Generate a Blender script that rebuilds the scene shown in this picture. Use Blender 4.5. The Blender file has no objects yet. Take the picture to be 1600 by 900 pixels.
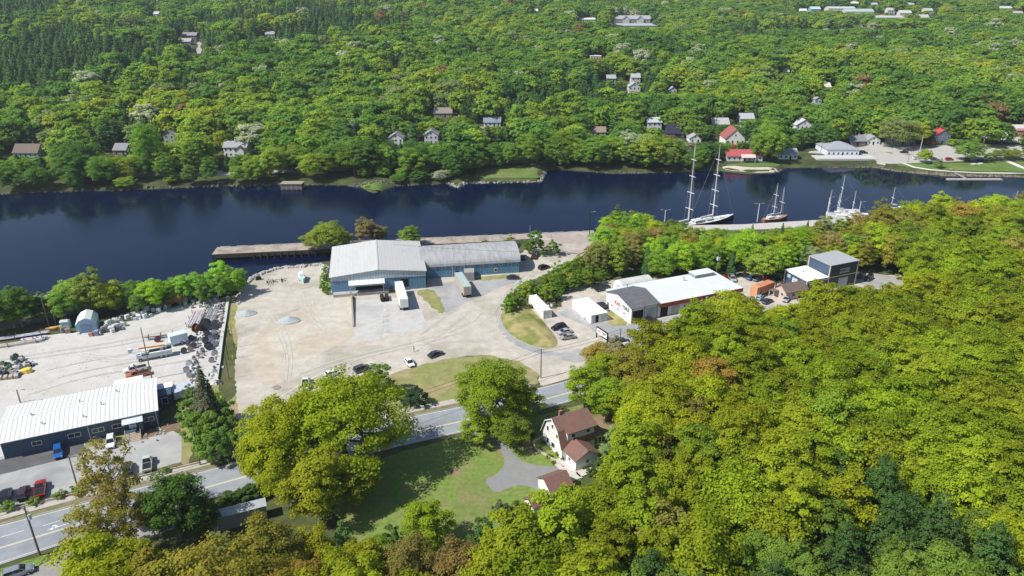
import bpy, bmesh, math, random
import numpy as np
from mathutils import Vector, Matrix, geometry
R = math.radians
scene = bpy.context.scene
COL = scene.collection
rnd = random.Random(7)
# ------------------------------------------------------------------ camera
CAM_H, PITCH, FPX = 94.0, 23.0, 1130.0
cd = bpy.data.cameras.new('camera'); cam = bpy.data.objects.new('camera', cd); COL.objects.link(cam)
cam.location = (0, 0, CAM_H); cam.rotation_euler = (R(90-PITCH), 0, 0)
cd.sensor_width = 36; cd.lens = FPX/1600*36; cd.clip_start = 0.5; cd.clip_end = 8000
scene.camera = cam
# ------------------------------------------------------------------ world, sun, exposure
SUN_EL = 49; SHX, SHY = math.cos(R(24)), math.sin(R(24))       # direction in which shadows fall
SUNV = Vector((-SHX*math.cos(R(SUN_EL)), -SHY*math.cos(R(SUN_EL)), math.sin(R(SUN_EL))))
w = bpy.data.worlds.new('World'); scene.world = w; w.use_nodes = True
wn = w.node_tree; bg = wn.nodes['Background']
sky = wn.nodes.new('ShaderNodeTexSky'); sky.sky_type = 'NISHITA'; sky.sun_disc = False
sky.sun_elevation = R(SUN_EL); sky.sun_rotation = math.atan2(SUNV.x, SUNV.y)
sky.air_density = 1.0; sky.dust_density = 0.6; sky.ozone_density = 1.5
wn.links.new(sky.outputs[0], bg.inputs[0]); bg.inputs[1].default_value = 0.09
sd = bpy.data.lights.new('sun', 'SUN'); sd.energy = 4.5; sd.angle = R(0.53); sd.color = (1, 0.955, 0.88)
so = bpy.data.objects.new('sun', sd); COL.objects.link(so); so.rotation_euler = SUNV.to_track_quat('Z', 'Y').to_euler()
so.location = (-60, -30, 150)
scene.view_settings.view_transform = 'Standard'; scene.view_settings.look = 'None'
scene.view_settings.exposure = 0.38; scene.view_settings.gamma = 1
scene.cycles.max_bounces = 6; scene.cycles.diffuse_bounces = 4; scene.cycles.glossy_bounces = 3
scene.cycles.transmission_bounces = 3; scene.cycles.volume_bounces = 0; scene.cycles.transparent_max_bounces = 4
# ------------------------------------------------------------------ projection helpers (photo pixel <-> place)
cp, sp = math.cos(R(PITCH)), math.sin(R(PITCH))
def ray(px, py):
    a = px-800; b = -(py-450)
    return Vector((a, b*sp + FPX*cp, b*cp - FPX*sp))
def at(px, py, z=0.0):
    d = ray(px, py); t = (z-CAM_H)/d.z
    return Vector((d.x*t, d.y*t, z))
def proj(x, y, z):
    dz = z-CAM_H
    dep = y*cp - dz*sp; up = y*sp + dz*cp
    return 800+FPX*x/dep, 450-FPX*up/dep, dep
def z_at(base, py):                 # height of a point straight above base that shows at row py
    lo, hi = base.z, base.z+80
    for _ in range(40):
        m = (lo+hi)/2
        if proj(base.x, base.y, m)[1] > py: lo = m
        else: hi = m
    return lo
# ------------------------------------------------------------------ terrain: flat near bank, river, far bank rising to wooded hills
NEAR = [(-900,560),(-300,520),(0,486),(100,474),(200,465),(290,456),(340,452),(372,446),(396,428),(430,417),(500,409),(560,402),(640,394),(690,387),(780,381),(806,372),
        (860,366),(928,361),(945,372),(1000,364),(1050,353),(1160,350),(1280,343),(1400,333),(1600,316),(2000,290),(3200,250)]
FARS = [(-1200,330),(-300,312),(0,304),(100,300),(200,298),(330,292),(440,290),(540,290),(563,294),(580,303),(594,303),(606,292),(700,288),(716,294),(730,287),(845,285),
        (852,272),(860,265),(960,272),(1050,270),(1120,267),(1165,273),(1213,271),(1226,263),(1366,262),(1400,268),(1480,276),(1600,277),(1900,287),(2800,300)]
WZ = -2.4
nw = [at(a, b, 0) for a, b in NEAR]; fw = [at(a, b, WZ) for a, b in FARS]
NX, NY = np.array([p.x for p in nw]), np.array([p.y for p in nw])
FX, FY = np.array([p.x for p in fw]), np.array([p.y for p in fw])
NX = np.maximum.accumulate(NX); FX = np.maximum.accumulate(FX)
def yN(x): return np.interp(x, NX, NY)
def yF(x): return np.interp(x, FX, FY)
PD = np.array([0, 4, 12, 40, 90, 150, 220, 330, 450, 600, 750, 900, 1100, 1600, 2500])
PZ = np.array([-2.9, -1.2, -0.4, 0.8, 5, 10, 18, 27, 36, 47, 57, 66, 74, 84, 90])
def hterr(x, y):
    x = np.asarray(x, float); y = np.asarray(y, float)
    n = yN(x); f = yF(x)
    near = np.interp(n-y, [-7, -3, -0.2, 0.5], [-6.5, -3.6, -0.2, 0.0])
    d = y-f
    base = np.interp(d, PD, PZ)
    amp = np.clip(d/260, 0, 1)
    side = 1 + 0.22*np.clip(-x/350, -0.6, 1.0)
    bump = amp*(5*np.sin(x/95+1.3)*np.sin(y/140+0.5) + 3*np.sin(x/47+y/70) + 1.2*np.sin(x/21-y/33))
    far = np.where(d > 40, 0.8+(base-0.8)*side + bump, base)
    far = np.where(d < 0, np.interp(d, [-8, 0], [-6.5, -2.9]), far)
    return np.where(y < (n+f)/2, near, far)
def H(x, y): return float(hterr(x, y))
def att(px, py):                    # where the view ray of a photo point meets the far ground
    d = ray(px, py).normalized(); t = 200.0
    p = Vector((0, 0, CAM_H))
    while t < 3000:
        q = p+d*t
        if q.z <= max(H(q.x, q.y), WZ): break
        t += 1.0
    return Vector((q.x, q.y, H(q.x, q.y)))
# ------------------------------------------------------------------ materials
MATS = {}
def newmat(name):
    m = bpy.data.materials.new(name); m.use_nodes = True; MATS[name] = m
    return m, m.node_tree, m.node_tree.nodes['Principled BSDF']
def nd(t, kind, **kw):
    n = t.nodes.new(kind)
    for k, v in kw.items(): setattr(n, k, v)
    return n
def M(name, col, rough=0.7, metal=0.0, var=0.12, scale=1.5, col2=None, mix=0.5, bump=0.0, bscale=8.0, stretch=None, spec=0.4, coat=0.0):
    """plain surface with mottled colour: var = light/dark range, col2 = second colour in patches"""
    if name in MATS: return MATS[name]
    m, t, b = newmat(name)
    tc = nd(t, 'ShaderNodeTexCoord'); mp = nd(t, 'ShaderNodeMapping')
    if stretch: mp.inputs['Scale'].default_value = stretch
    t.links.new(tc.outputs['Object'], mp.inputs[0])
    n1 = nd(t, 'ShaderNodeTexNoise'); n1.inputs['Scale'].default_value = scale; n1.inputs['Detail'].default_value = 6; n1.inputs['Roughness'].default_value = 0.6
    t.links.new(mp.outputs[0], n1.inputs['Vector'])
    cr = nd(t, 'ShaderNodeMapRange'); cr.inputs[1].default_value = 0.3; cr.inputs[2].default_value = 0.7
    cr.inputs[3].default_value = 1-var; cr.inputs[4].default_value = 1+var
    t.links.new(n1.outputs[0], cr.inputs[0])
    hs = nd(t, 'ShaderNodeVectorMath', operation='SCALE')
    if col2:
        n2 = nd(t, 'ShaderNodeTexNoise'); n2.inputs['Scale'].default_value = scale*0.22; n2.inputs['Detail'].default_value = 5
        t.links.new(mp.outputs[0], n2.inputs['Vector'])
        r2 = nd(t, 'ShaderNodeMapRange'); r2.inputs[1].default_value = 0.62-0.25*mix; r2.inputs[2].default_value = 0.75-0.25*mix; t.links.new(n2.outputs[0], r2.inputs[0])
        mx = nd(t, 'ShaderNodeMix', data_type='RGBA'); mx.inputs[6].default_value = (*col, 1); mx.inputs[7].default_value = (*col2, 1)
        t.links.new(r2.outputs[0], mx.inputs[0]); t.links.new(mx.outputs[2], hs.inputs[0])
    else: hs.inputs[0].default_value = col
    t.links.new(cr.outputs[0], hs.inputs['Scale']); t.links.new(hs.outputs[0], b.inputs['Base Color'])
    b.inputs['Roughness'].default_value = rough; b.inputs['Metallic'].default_value = metal
    b.inputs['Specular IOR Level'].default_value = spec; b.inputs['Coat Weight'].default_value = coat
    if bump:
        n3 = nd(t, 'ShaderNodeTexNoise'); n3.inputs['Scale'].default_value = bscale; n3.inputs['Detail'].default_value = 4
        t.links.new(tc.outputs['Object'], n3.inputs['Vector'])
        bp = nd(t, 'ShaderNodeBump'); bp.inputs['Strength'].default_value = bump; bp.inputs['Distance'].default_value = 0.15
        t.links.new(n3.outputs[0], bp.inputs['Height']); t.links.new(bp.outputs[0], b.inputs['Normal'])
    return m
def MR(name, col, axis='X', pitch=0.9, depth=0.5, rough=0.5, metal=0.0, var=0.1, stain=None, line=0.75):
    """ribbed sheet / cladding: real ribs through bump plus a seam line colour and blotchy wear"""
    if name in MATS: return MATS[name]
    m, t, b = newmat(name)
    tc = nd(t, 'ShaderNodeTexCoord'); sx = nd(t, 'ShaderNodeSeparateXYZ'); t.links.new(tc.outputs['Object'], sx.inputs[0])
    mo = nd(t, 'ShaderNodeMath', operation='PINGPONG'); mo.inputs[1].default_value = pitch/2
    t.links.new(sx.outputs[axis], mo.inputs[0])
    mr = nd(t, 'ShaderNodeMapRange'); mr.inputs[1].default_value = 0; mr.inputs[2].default_value = pitch*0.16; mr.inputs[3].default_value = line; mr.inputs[4].default_value = 1
    t.links.new(mo.outputs[0], mr.inputs[0])
    n1 = nd(t, 'ShaderNodeTexNoise'); n1.inputs['Scale'].default_value = 0.35; n1.inputs['Detail'].default_value = 7
    mp = nd(t, 'ShaderNodeMapping'); mp.inputs['Scale'].default_value = (3, 0.6, 1) if axis == 'X' else (0.6, 3, 1)
    t.links.new(tc.outputs['Object'], mp.inputs[0]); t.links.new(mp.outputs[0], n1.inputs['Vector'])
    r2 = nd(t, 'ShaderNodeMapRange'); r2.inputs[1].default_value = 0.3; r2.inputs[2].default_value = 0.7; r2.inputs[3].default_value = 1-var; r2.inputs[4].default_value = 1+var
    t.links.new(n1.outputs[0], r2.inputs[0])
    mu = nd(t, 'ShaderNodeMath', operation='MULTIPLY'); t.links.new(mr.outputs[0], mu.inputs[0]); t.links.new(r2.outputs[0], mu.inputs[1])
    mx = nd(t, 'ShaderNodeMix', data_type='RGBA'); mx.inputs[6].default_value = (*col, 1); mx.inputs[7].default_value = (*(stain or col), 1)
    r3 = nd(t, 'ShaderNodeMapRange'); r3.inputs[1].default_value = 0.5; r3.inputs[2].default_value = 0.7; r3.inputs[4].default_value = 0.7; t.links.new(n1.outputs[0], r3.inputs[0]); t.links.new(r3.outputs[0], mx.inputs[0])
    hs = nd(t, 'ShaderNodeVectorMath', operation='SCALE'); t.links.new(mx.outputs[2], hs.inputs[0]); t.links.new(mu.outputs[0], hs.inputs['Scale'])
    t.links.new(hs.outputs[0], b.inputs['Base Color'])
    b.inputs['Roughness'].default_value = rough; b.inputs['Metallic'].default_value = metal
    bp = nd(t, 'ShaderNodeBump'); bp.inputs['Strength'].default_value = depth; bp.inputs['Distance'].default_value = 0.08
    t.links.new(mo.outputs[0], bp.inputs['Height']); t.links.new(bp.outputs[0], b.inputs['Normal'])
    return m
def leafmat(name, inst):
    m, t, b = newmat(name); t.nodes.remove(b)
    out = t.nodes['Material Output']
    if inst:
        oc = nd(t, 'ShaderNodeAttribute', attribute_type='INSTANCER', attribute_name='tcol'); c = oc.outputs['Color']
    else:
        oc = nd(t, 'ShaderNodeObjectInfo'); c = oc.outputs['Color']
    av = nd(t, 'ShaderNodeAttribute', attribute_type='GEOMETRY', attribute_name='leafvar')
    mr = nd(t, 'ShaderNodeMapRange'); mr.inputs[3].default_value = 2.35 if inst else 1.8; mr.inputs[4].default_value = 3.8 if inst else 2.95; t.links.new(av.outputs['Fac'], mr.inputs[0])
    s = nd(t, 'ShaderNodeVectorMath', operation='SCALE'); t.links.new(c, s.inputs[0]); t.links.new(mr.outputs[0], s.inputs['Scale'])
    df = nd(t, 'ShaderNodeBsdfDiffuse'); t.links.new(s.outputs[0], df.inputs[0])
    tr = nd(t, 'ShaderNodeBsdfTranslucent'); s2 = nd(t, 'ShaderNodeVectorMath', operation='MULTIPLY'); s2.inputs[1].default_value = (1.2, 1.25, 0.6)
    t.links.new(s.outputs[0], s2.inputs[0]); t.links.new(s2.outputs[0], tr.inputs[0])
    mx = nd(t, 'ShaderNodeMixShader'); mx.inputs[0].default_value = 0.5
    t.links.new(df.outputs[0], mx.inputs[1]); t.links.new(tr.outputs[0], mx.inputs[2]); t.links.new(mx.outputs[0], out.inputs[0])
    return m
def paintmat():
    m, t, b = newmat('car_paint'); oi = nd(t, 'ShaderNodeObjectInfo'); t.links.new(oi.outputs['Color'], b.inputs['Base Color'])
    b.inputs['Roughness'].default_value = 0.32; b.inputs['Coat Weight'].default_value = 0.6; b.inputs['Metallic'].default_value = 0.15
    return m
def tintmat():                       # dull surfaces whose colour belongs to the object
    m, t, b = newmat('tinted'); oi = nd(t, 'ShaderNodeObjectInfo')
    n1 = nd(t, 'ShaderNodeTexNoise'); n1.inputs['Scale'].default_value = 1.3; n1.inputs['Detail'].default_value = 6
    tc = nd(t, 'ShaderNodeTexCoord'); t.links.new(tc.outputs['Object'], n1.inputs['Vector'])
    mr = nd(t, 'ShaderNodeMapRange'); mr.inputs[1].default_value = 0.3; mr.inputs[2].default_value = 0.7; mr.inputs[3].default_value = 0.8; mr.inputs[4].default_value = 1.18; t.links.new(n1.outputs[0], mr.inputs[0])
    s = nd(t, 'ShaderNodeVectorMath', operation='SCALE'); t.links.new(oi.outputs['Color'], s.inputs[0]); t.links.new(mr.outputs[0], s.inputs['Scale'])
    t.links.new(s.outputs[0], b.inputs['Base Color']); b.inputs['Roughness'].default_value = 0.65
    return m
LEAF = leafmat('leaf', False); LEAFI = leafmat('leaf_far', True); PAINT = paintmat(); TINT = tintmat()
GLASS = M('dark_glass', (0.02, 0.025, 0.03), 0.12, var=0.05, spec=0.6); RUB = M('rubber', (0.015, 0.015, 0.015), 0.85)
RIM = M('wheel_rim', (0.35, 0.35, 0.36), 0.35, metal=0.7); WHITE = M('white_paint', (0.76, 0.76, 0.74), 0.55, var=0.06)
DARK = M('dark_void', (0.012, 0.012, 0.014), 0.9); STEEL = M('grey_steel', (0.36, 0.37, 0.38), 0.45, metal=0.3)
WOODP = M('pole_wood', (0.17, 0.145, 0.115), 0.9, var=0.2, scale=4); BARK = M('bark', (0.19, 0.165, 0.13), 0.95, var=0.25, scale=5)
REDL = M('red_lens', (0.35, 0.01, 0.01), 0.3); CLEAR = M('headlight_lens', (0.6, 0.62, 0.62), 0.15)
CONC = M('concrete', (0.40, 0.385, 0.36), 0.9, var=0.16, scale=0.6, col2=(0.32, 0.31, 0.29)); 
# ------------------------------------------------------------------ mesh helpers
class MB:
    def __init__(s): s.v = []; s.f = []; s.m = []
    def quad(s, pts, mi=0):
        i = len(s.v); s.v += [tuple(p) for p in pts]; s.f.append(tuple(range(i, i+len(pts)))); s.m.append(mi); return s
    def box(s, c, d, rz=0, mi=0, top=None):
        """c = centre of the bottom, d = size; top = (sx, sy) scale of the top face"""
        tx, ty = top or (1, 1); i = len(s.v); co, si = math.cos(rz), math.sin(rz)
        for z, kx, ky in ((0, 1, 1), (d[2], tx, ty)):
            for a, b in ((-1, -1), (1, -1), (1, 1), (-1, 1)):
                x, y = a*d[0]/2*kx, b*d[1]/2*ky
                s.v.append((c[0]+x*co-y*si, c[1]+x*si+y*co, c[2]+z))
        for f in ((3, 2, 1, 0), (4, 5, 6, 7), (0, 1, 5, 4), (1, 2, 6, 5), (2, 3, 7, 6), (3, 0, 4, 7)):
            s.f.append(tuple(i+k for k in f)); s.m.append(mi)
        return s
    def cyl(s, p0, p1, r0, r1=None, n=8, mi=0, cap=True):
        r1 = r0 if r1 is None else r1; p0 = Vector(p0); p1 = Vector(p1); d = (p1-p0).normalized()
        u = d.orthogonal().normalized(); v = d.cross(u); i = len(s.v)
        for p, r in ((p0, r0), (p1, r1)):
            for k in range(n):
                a = 2*math.pi*k/n; q = p+u*(r*math.cos(a))+v*(r*math.sin(a)); s.v.append(tuple(q))
        for k in range(n):
            k2 = (k+1) % n; s.f.append((i+k, i+k2, i+n+k2, i+n+k)); s.m.append(mi)
        if cap:
            s.f.append(tuple(i+k for k in range(n))[::-1]); s.m.append(mi); s.f.append(tuple(i+n+k for k in range(n))); s.m.append(mi)
        return s
    def loft(s, rings, mi=0, cap=True, close=True):
        i = len(s.v); n = len(rings[0])
        for r in rings: s.v += [tuple(p) for p in r]
        for a in range(len(rings)-1):
            for k in range(n if close else n-1):
                k2 = (k+1) % n; s.f.append((i+a*n+k, i+a*n+k2, i+(a+1)*n+k2, i+(a+1)*n+k)); s.m.append(mi)
        if cap:
            s.f.append(tuple(i+k for k in range(n))[::-1]); s.m.append(mi)
            e = i+(len(rings)-1)*n; s.f.append(tuple(e+k for k in range(n))); s.m.append(mi)
        return s
    def prism(s, poly, z0, z1, mi=0):
        return s.loft([[(p[0], p[1], z0) for p in poly], [(p[0], p[1], z1) for p in poly]], mi)
    def ball(s, c, r, n=8, mi=0, sz=1.0):
        rings = []
        for a in range(1, 6):
            t = math.pi*a/6; rings.append([(c[0]+r*math.sin(t)*math.cos(2*math.pi*k/n), c[1]+r*math.sin(t)*math.sin(2*math.pi*k/n), c[2]-r*sz*math.cos(t)) for k in range(n)])
        return s.loft(rings, mi)
    def build(s, name, mats, parent=None, loc=None, rz=0, smooth=False, color=None):
        me = bpy.data.meshes.new(name); me.from_pydata(s.v, [], s.f)
        if not isinstance(mats, (list, tuple)): mats = [mats]
        for m in mats: me.materials.append(m)
        me.polygons.foreach_set('material_index', s.m)
        if smooth: me.polygons.foreach_set('use_smooth', [True]*len(s.f))
        bm = bmesh.new(); bm.from_mesh(me); bmesh.ops.recalc_face_normals(bm, faces=bm.faces); bm.to_mesh(me); bm.free()
        me.update()
        o = bpy.data.objects.new(name, me); COL.objects.link(o)
        if parent is not None: o.parent = parent
        if loc is not None: o.location = loc
        if rz: o.rotation_euler = (0, 0, rz)
        if color: o.color = (*color, 1)
        return o
def tag(o, label, cat, group=None, kind=None):
    if label: o['label'] = label
    if cat: o['category'] = cat
    if group: o['group'] = group
    if kind: o['kind'] = kind
    return o
def thing(name, label, cat, loc=(0, 0, 0), rz=0, group=None):
    o = bpy.data.objects.new(name, None); COL.objects.link(o); o.empty_display_size = 0.5
    o.location = loc; o.rotation_euler = (0, 0, rz)
    return tag(o, label, cat, group)
def copy_tree(o, parent=None):
    c = o.copy(); COL.objects.link(c)
    if parent is not None: c.parent = parent
    for ch in list(o.children): copy_tree(ch, c)
    return c
def recolor(o, col):
    o.color = (*col, 1)
    for c in o.children: recolor(c, col)
ORD = ['first', 'second', 'third', 'fourth', 'fifth', 'sixth', 'seventh', 'eighth', 'ninth', 'tenth', 'eleventh', 'twelfth', 'thirteenth', 'fourteenth', 'fifteenth', 'sixteenth',
       'seventeenth', 'eighteenth', 'nineteenth', 'twentieth'] + [t+'-'+u for t in ('twenty', 'thirty', 'forty', 'fifty', 'sixty', 'seventy', 'eighty', 'ninety') for u in
       ('first', 'second', 'third', 'fourth', 'fifth', 'sixth', 'seventh', 'eighth', 'ninth', 'tenth')]
ORD += ['hundredth'] + ['hundred-and-'+q for q in ORD[:60]]
def basis(pl, pr, z=0):              # frame from two photo points of a front base edge
    a = at(*pl, z); b = at(*pr, z); d = b-a
    return a, d.length, math.atan2(d.y, d.x)
# ------------------------------------------------------------------ ground sheet
def ground():
    xs = np.concatenate([np.linspace(-2600, -420, 30, endpoint=False), np.arange(-420, 520, 4.0), np.linspace(520, 2600, 28)])
    cols = []
    for x in xs:
        n, f = float(yN(x)), float(yF(x)); mid = (n+f)/2
        ys = list(np.linspace(-400, n-30, 12)) + [n-12, n-5, n-2, n-0.5, n+0.2, n+1.5, n+3, n+7, mid, f-8, f-4, f-1.5, f, f+1.5, f+4, f+8, f+12]
        ys += list(f+18+np.arange(70)*6.0) + list(np.linspace(f+445, 2400, 40)) + [4500]
        cols.append(ys)
    Y = np.array(cols); X = np.repeat(xs[:, None], Y.shape[1], 1)
    Z = hterr(X, Y)
    a, b = Y.shape
    v = np.stack([X, Y, Z], -1).reshape(-1, 3)
    i = np.arange(a-1)[:, None]*b + np.arange(b-1)[None, :]
    f = np.stack([i, i+b, i+b+1, i+1], -1).reshape(-1, 4)
    me = bpy.data.meshes.new('ground'); me.vertices.add(len(v)); me.vertices.foreach_set('co', v.ravel())
    me.loops.add(f.size); me.loops.foreach_set('vertex_index', f.ravel()); me.polygons.add(len(f))
    me.polygons.foreach_set('loop_start', np.arange(len(f))*4); me.polygons.foreach_set('loop_total', np.full(len(f), 4))
    me.polygons.foreach_set('use_smooth', np.ones(len(f), bool)); me.update(calc_edges=True)
    me.materials.append(M('forest_floor', (0.045, 0.055, 0.018), 1.0, var=0.35, scale=0.25, col2=(0.07, 0.085, 0.025), mix=0.6))
    o = bpy.data.objects.new('ground', me); COL.objects.link(o); o['kind'] = 'structure'
ground()
def watermat():
    m, t, b = newmat('river_water'); b.inputs['Base Color'].default_value = (0.0008, 0.005, 0.026, 1)
    b.inputs['Roughness'].default_value = 0.06; b.inputs['IOR'].default_value = 1.33; b.inputs['Specular IOR Level'].default_value = 0.24
    tc = nd(t, 'ShaderNodeTexCoord'); mp = nd(t, 'ShaderNodeMapping'); mp.inputs['Scale'].default_value = (0.5, 1.1, 1); t.links.new(tc.outputs['Object'], mp.inputs[0])
    n = nd(t, 'ShaderNodeTexNoise'); n.inputs['Scale'].default_value = 0.9; n.inputs['Detail'].default_value = 5; t.links.new(mp.outputs[0], n.inputs['Vector'])
    n2 = nd(t, 'ShaderNodeTexNoise'); n2.inputs['Scale'].default_value = 0.035; n2.inputs['Detail'].default_value = 4; t.links.new(mp.outputs[0], n2.inputs['Vector'])
    r = nd(t, 'ShaderNodeMapRange'); r.inputs[1].default_value = 0.35; r.inputs[2].default_value = 0.65; r.inputs[3].default_value = 0.02; r.inputs[4].default_value = 0.16; t.links.new(n2.outputs[0], r.inputs[0])
    n4 = nd(t, 'ShaderNodeTexNoise'); n4.inputs['Scale'].default_value = 0.012; n4.inputs['Detail'].default_value = 6; n4.inputs['Distortion'].default_value = 1.2; t.links.new(mp.outputs[0], n4.inputs['Vector'])
    r4 = nd(t, 'ShaderNodeMapRange'); r4.inputs[1].default_value = 0.42; r4.inputs[2].default_value = 0.62; r4.inputs[3].default_value = 0.03; r4.inputs[4].default_value = 0.2; t.links.new(n4.outputs[0], r4.inputs[0]); t.links.new(r4.outputs[0], b.inputs['Roughness'])
    bp = nd(t, 'ShaderNodeBump'); bp.inputs['Distance'].default_value = 0.25
    t.links.new(r.outputs[0], bp.inputs['Strength']); t.links.new(n.outputs[0], bp.inputs['Height']); t.links.new(bp.outputs[0], b.inputs['Normal'])
    return m
mb = MB(); mb.quad([(-2600, 100, WZ), (2600, 100, WZ), (2600, 700, WZ), (-2600, 700, WZ)])
o = mb.build('river_water', watermat()); o['kind'] = 'structure'
# ------------------------------------------------------------------ sheets
LAYER = [0.004]; BOXES = []
def cdt(poly, step=None):
    """triangulate a world polygon, with inner points every step metres"""
    pts = [Vector((p[0], p[1])) for p in poly]; n = len(pts)
    edges = [(i, (i+1) % n) for i in range(n)]; face = [list(range(n))]
    if step:
        x0 = min(p.x for p in pts); x1 = max(p.x for p in pts); y0 = min(p.y for p in pts); y1 = max(p.y for p in pts)
        X, Y = np.meshgrid(np.arange(x0, x1, step), np.arange(y0, y1, step)); X = X.ravel(); Y = Y.ravel()
        inside = np.zeros(len(X), bool); dmin = np.full(len(X), 1e9)
        for i in range(n):
            a, b = pts[i], pts[(i+1) % n]
            c = ((a.y > Y) != (b.y > Y)); xi = (b.x-a.x)*(Y-a.y)/((b.y-a.y) or 1e-9)+a.x
            inside ^= c & (X < xi)
            L2 = (b-a).length_squared or 1e-9; tt = np.clip(((X-a.x)*(b.x-a.x)+(Y-a.y)*(b.y-a.y))/L2, 0, 1)
            dmin = np.minimum(dmin, np.hypot(X-a.x-tt*(b.x-a.x), Y-a.y-tt*(b.y-a.y)))
        k = inside & (dmin > step*0.35); pts += [Vector((float(a), float(b))) for a, b in zip(X[k], Y[k])]
    v, e, f, *_ = geometry.delaunay_2d_cdt(pts, edges, face, 1, 1e-4)
    return [(p.x, p.y) for p in v], [tuple(q) for q in f]
def smooth(poly, it=2, closed=True):
    """Chaikin corner cutting in world space"""
    for _ in range(it):
        q = []; n = len(poly)
        for i in range(n if closed else n-1):
            a, b = poly[i], poly[(i+1) % n]
            q += [(a[0]*.75+b[0]*.25, a[1]*.75+b[1]*.25), (a[0]*.25+b[0]*.75, a[1]*.25+b[1]*.75)]
        poly = q
    return poly
def wob(poly, amp, seed=1):
    """give a soft edge its ragged outline"""
    r = random.Random(seed); out = []; n = len(poly)
    for i in range(n):
        a, b = poly[i], poly[(i+1) % n]; L = math.hypot(b[0]-a[0], b[1]-a[1]); k = max(1, int(L/1.2))
        for j in range(k):
            t = j/k; out.append((a[0]*(1-t)+b[0]*t+r.uniform(-amp, amp), a[1]*(1-t)+b[1]*t+r.uniform(-amp, amp)))
    return out
def near_sheet(name, px, mat, sm=0, wb=0.0, layer=None, kind='structure'):
    poly = [(p.x, p.y) for p in (at(*q) for q in px)]
    if sm: poly = smooth(poly, sm)
    if wb: poly = wob(poly, wb, len(name))
    v, f = cdt(poly); bb = (min(p[0] for p in poly), min(p[1] for p in poly), max(p[0] for p in poly), max(p[1] for p in poly))
    if layer is None:
        layer = 0.004+max([q[1] for q in BOXES if q[0][0] < bb[2] and q[0][2] > bb[0] and q[0][1] < bb[3] and q[0][3] > bb[1]] or [0])
    z = layer; BOXES.append((bb, z)); LAYER[0] = max(LAYER[0], z)
    mb = MB(); mb.v = [(a, b, z) for a, b in v]; mb.f = f; mb.m = [0]*len(f)
    o = mb.build(name, mat)
    if o.data.polygons and o.data.polygons[0].normal.z < 0: o.data.flip_normals()
    o['kind'] = kind
    return o
def far_sheet(name, px, mat, lift=0.08, sm=1, wb=0.0):
    poly = [(p.x, p.y) for p in (att(*q) for q in px)]
    if sm: poly = smooth(poly, sm)
    if wb: poly = wob(poly, wb, 3)
    v, f = cdt(poly, 4.0)
    mb = MB(); mb.v = [(a, b, H(a, b)+lift) for a, b in v]; mb.f = f; mb.m = [0]*len(f)
    o = mb.build(name, mat, smooth=True)
    o['kind'] = 'structure'; return o
GRAVEL = M('gravel', (0.47, 0.43, 0.37), 1.0, var=0.15, scale=0.35, col2=(0.38, 0.345, 0.285), mix=0.5, bump=0.25, bscale=3)
GRAVEL2 = M('grey_gravel', (0.50, 0.49, 0.465), 1.0, var=0.1, scale=0.3, col2=(0.47, 0.45, 0.41), mix=0.5, bump=0.2, bscale=3)
ASPH = M('asphalt_worn', (0.345, 0.345, 0.34), 0.9, var=0.12, scale=0.35, col2=(0.285, 0.29, 0.295), mix=0.6)
ASPHD = M('asphalt_dark', (0.10, 0.10, 0.105), 0.9, var=0.15, scale=0.5, col2=(0.15, 0.15, 0.155))
ROADM = M('road_asphalt', (0.27, 0.29, 0.315), 0.85, var=0.09, scale=0.5, col2=(0.22, 0.235, 0.26), mix=0.5)
GRASS = M('lawn_grass', (0.155, 0.225, 0.045), 1.0, var=0.24, scale=1.1, col2=(0.195, 0.215, 0.065), mix=0.5, bump=0.3, bscale=6)
DRYG = M('dry_grass', (0.32, 0.28, 0.12), 1.0, var=0.22, scale=0.5, col2=(0.17, 0.19, 0.05), mix=0.6, bump=0.3, bscale=6)
DRYG2 = M('verge_grass', (0.23, 0.24, 0.08), 1.0, var=0.22, scale=0.45, col2=(0.30, 0.25, 0.13), mix=0.6, bump=0.3, bscale=6)
PAVE = M('pavement_concrete', (0.42, 0.39, 0.35), 0.95, var=0.1, scale=0.8)
LINEW = M('road_line_white', (0.66, 0.66, 0.64), 0.8, var=0.15, scale=1.5); LINEY = M('road_line_yellow', (0.72, 0.66, 0.40), 0.8, var=0.12, scale=1.5)
near_sheet('meadow', [(-260,640),(-100,548),(0,530),(60,515),(110,508),(320,452),(372,448),(396,430),(500,412),(640,397),(800,384),(930,364),(1000,366),(1100,356),(1300,346),(1400,338),(1700,330),
           (1900,900),(1700,1100),(-300,1200)], M('meadow', (0.07, 0.085, 0.025), 1.0, var=0.3, scale=0.4, col2=(0.10, 0.10, 0.04), bump=0.3), wb=0.3)
near_sheet('verge_grass', [(383,712),(372,640),(378,560),(350,500),(352,465),(372,462),(376,500),(380,600),(300,700),(290,742),(100,790),(-100,840),(-100,800),(60,775),(280,730),(283,640),(300,610),(340,600)],
           DRYG2, wb=0.4)
near_sheet('gravel_yard', [(374,472),(385,445),(398,432),(430,420),(500,414),(513,420),(513,462),(600,456),(668,450),(668,425),(812,400),(826,384),(860,369),(932,363),(930,386),(900,405),(855,428),(800,450),
           (785,478),(880,486),(875,462),(892,450),(930,438),(1000,438),(1110,425),(1180,425),(1225,426),(1230,440),(1345,430),(1440,430),(1450,442),(1330,462),(1215,482),(1130,500),(1050,506),
           (990,535),(930,562),(892,590),(868,598),(845,604),(842,598),(842,584),(812,567),(760,555),(720,557),(660,573),(600,590),(540,600),(480,625),(430,655),(400,690),(384,712),(362,719),
           (368,690),(372,640),(366,580),(372,530),(366,500)], GRAVEL, sm=1, wb=0.35)
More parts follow.
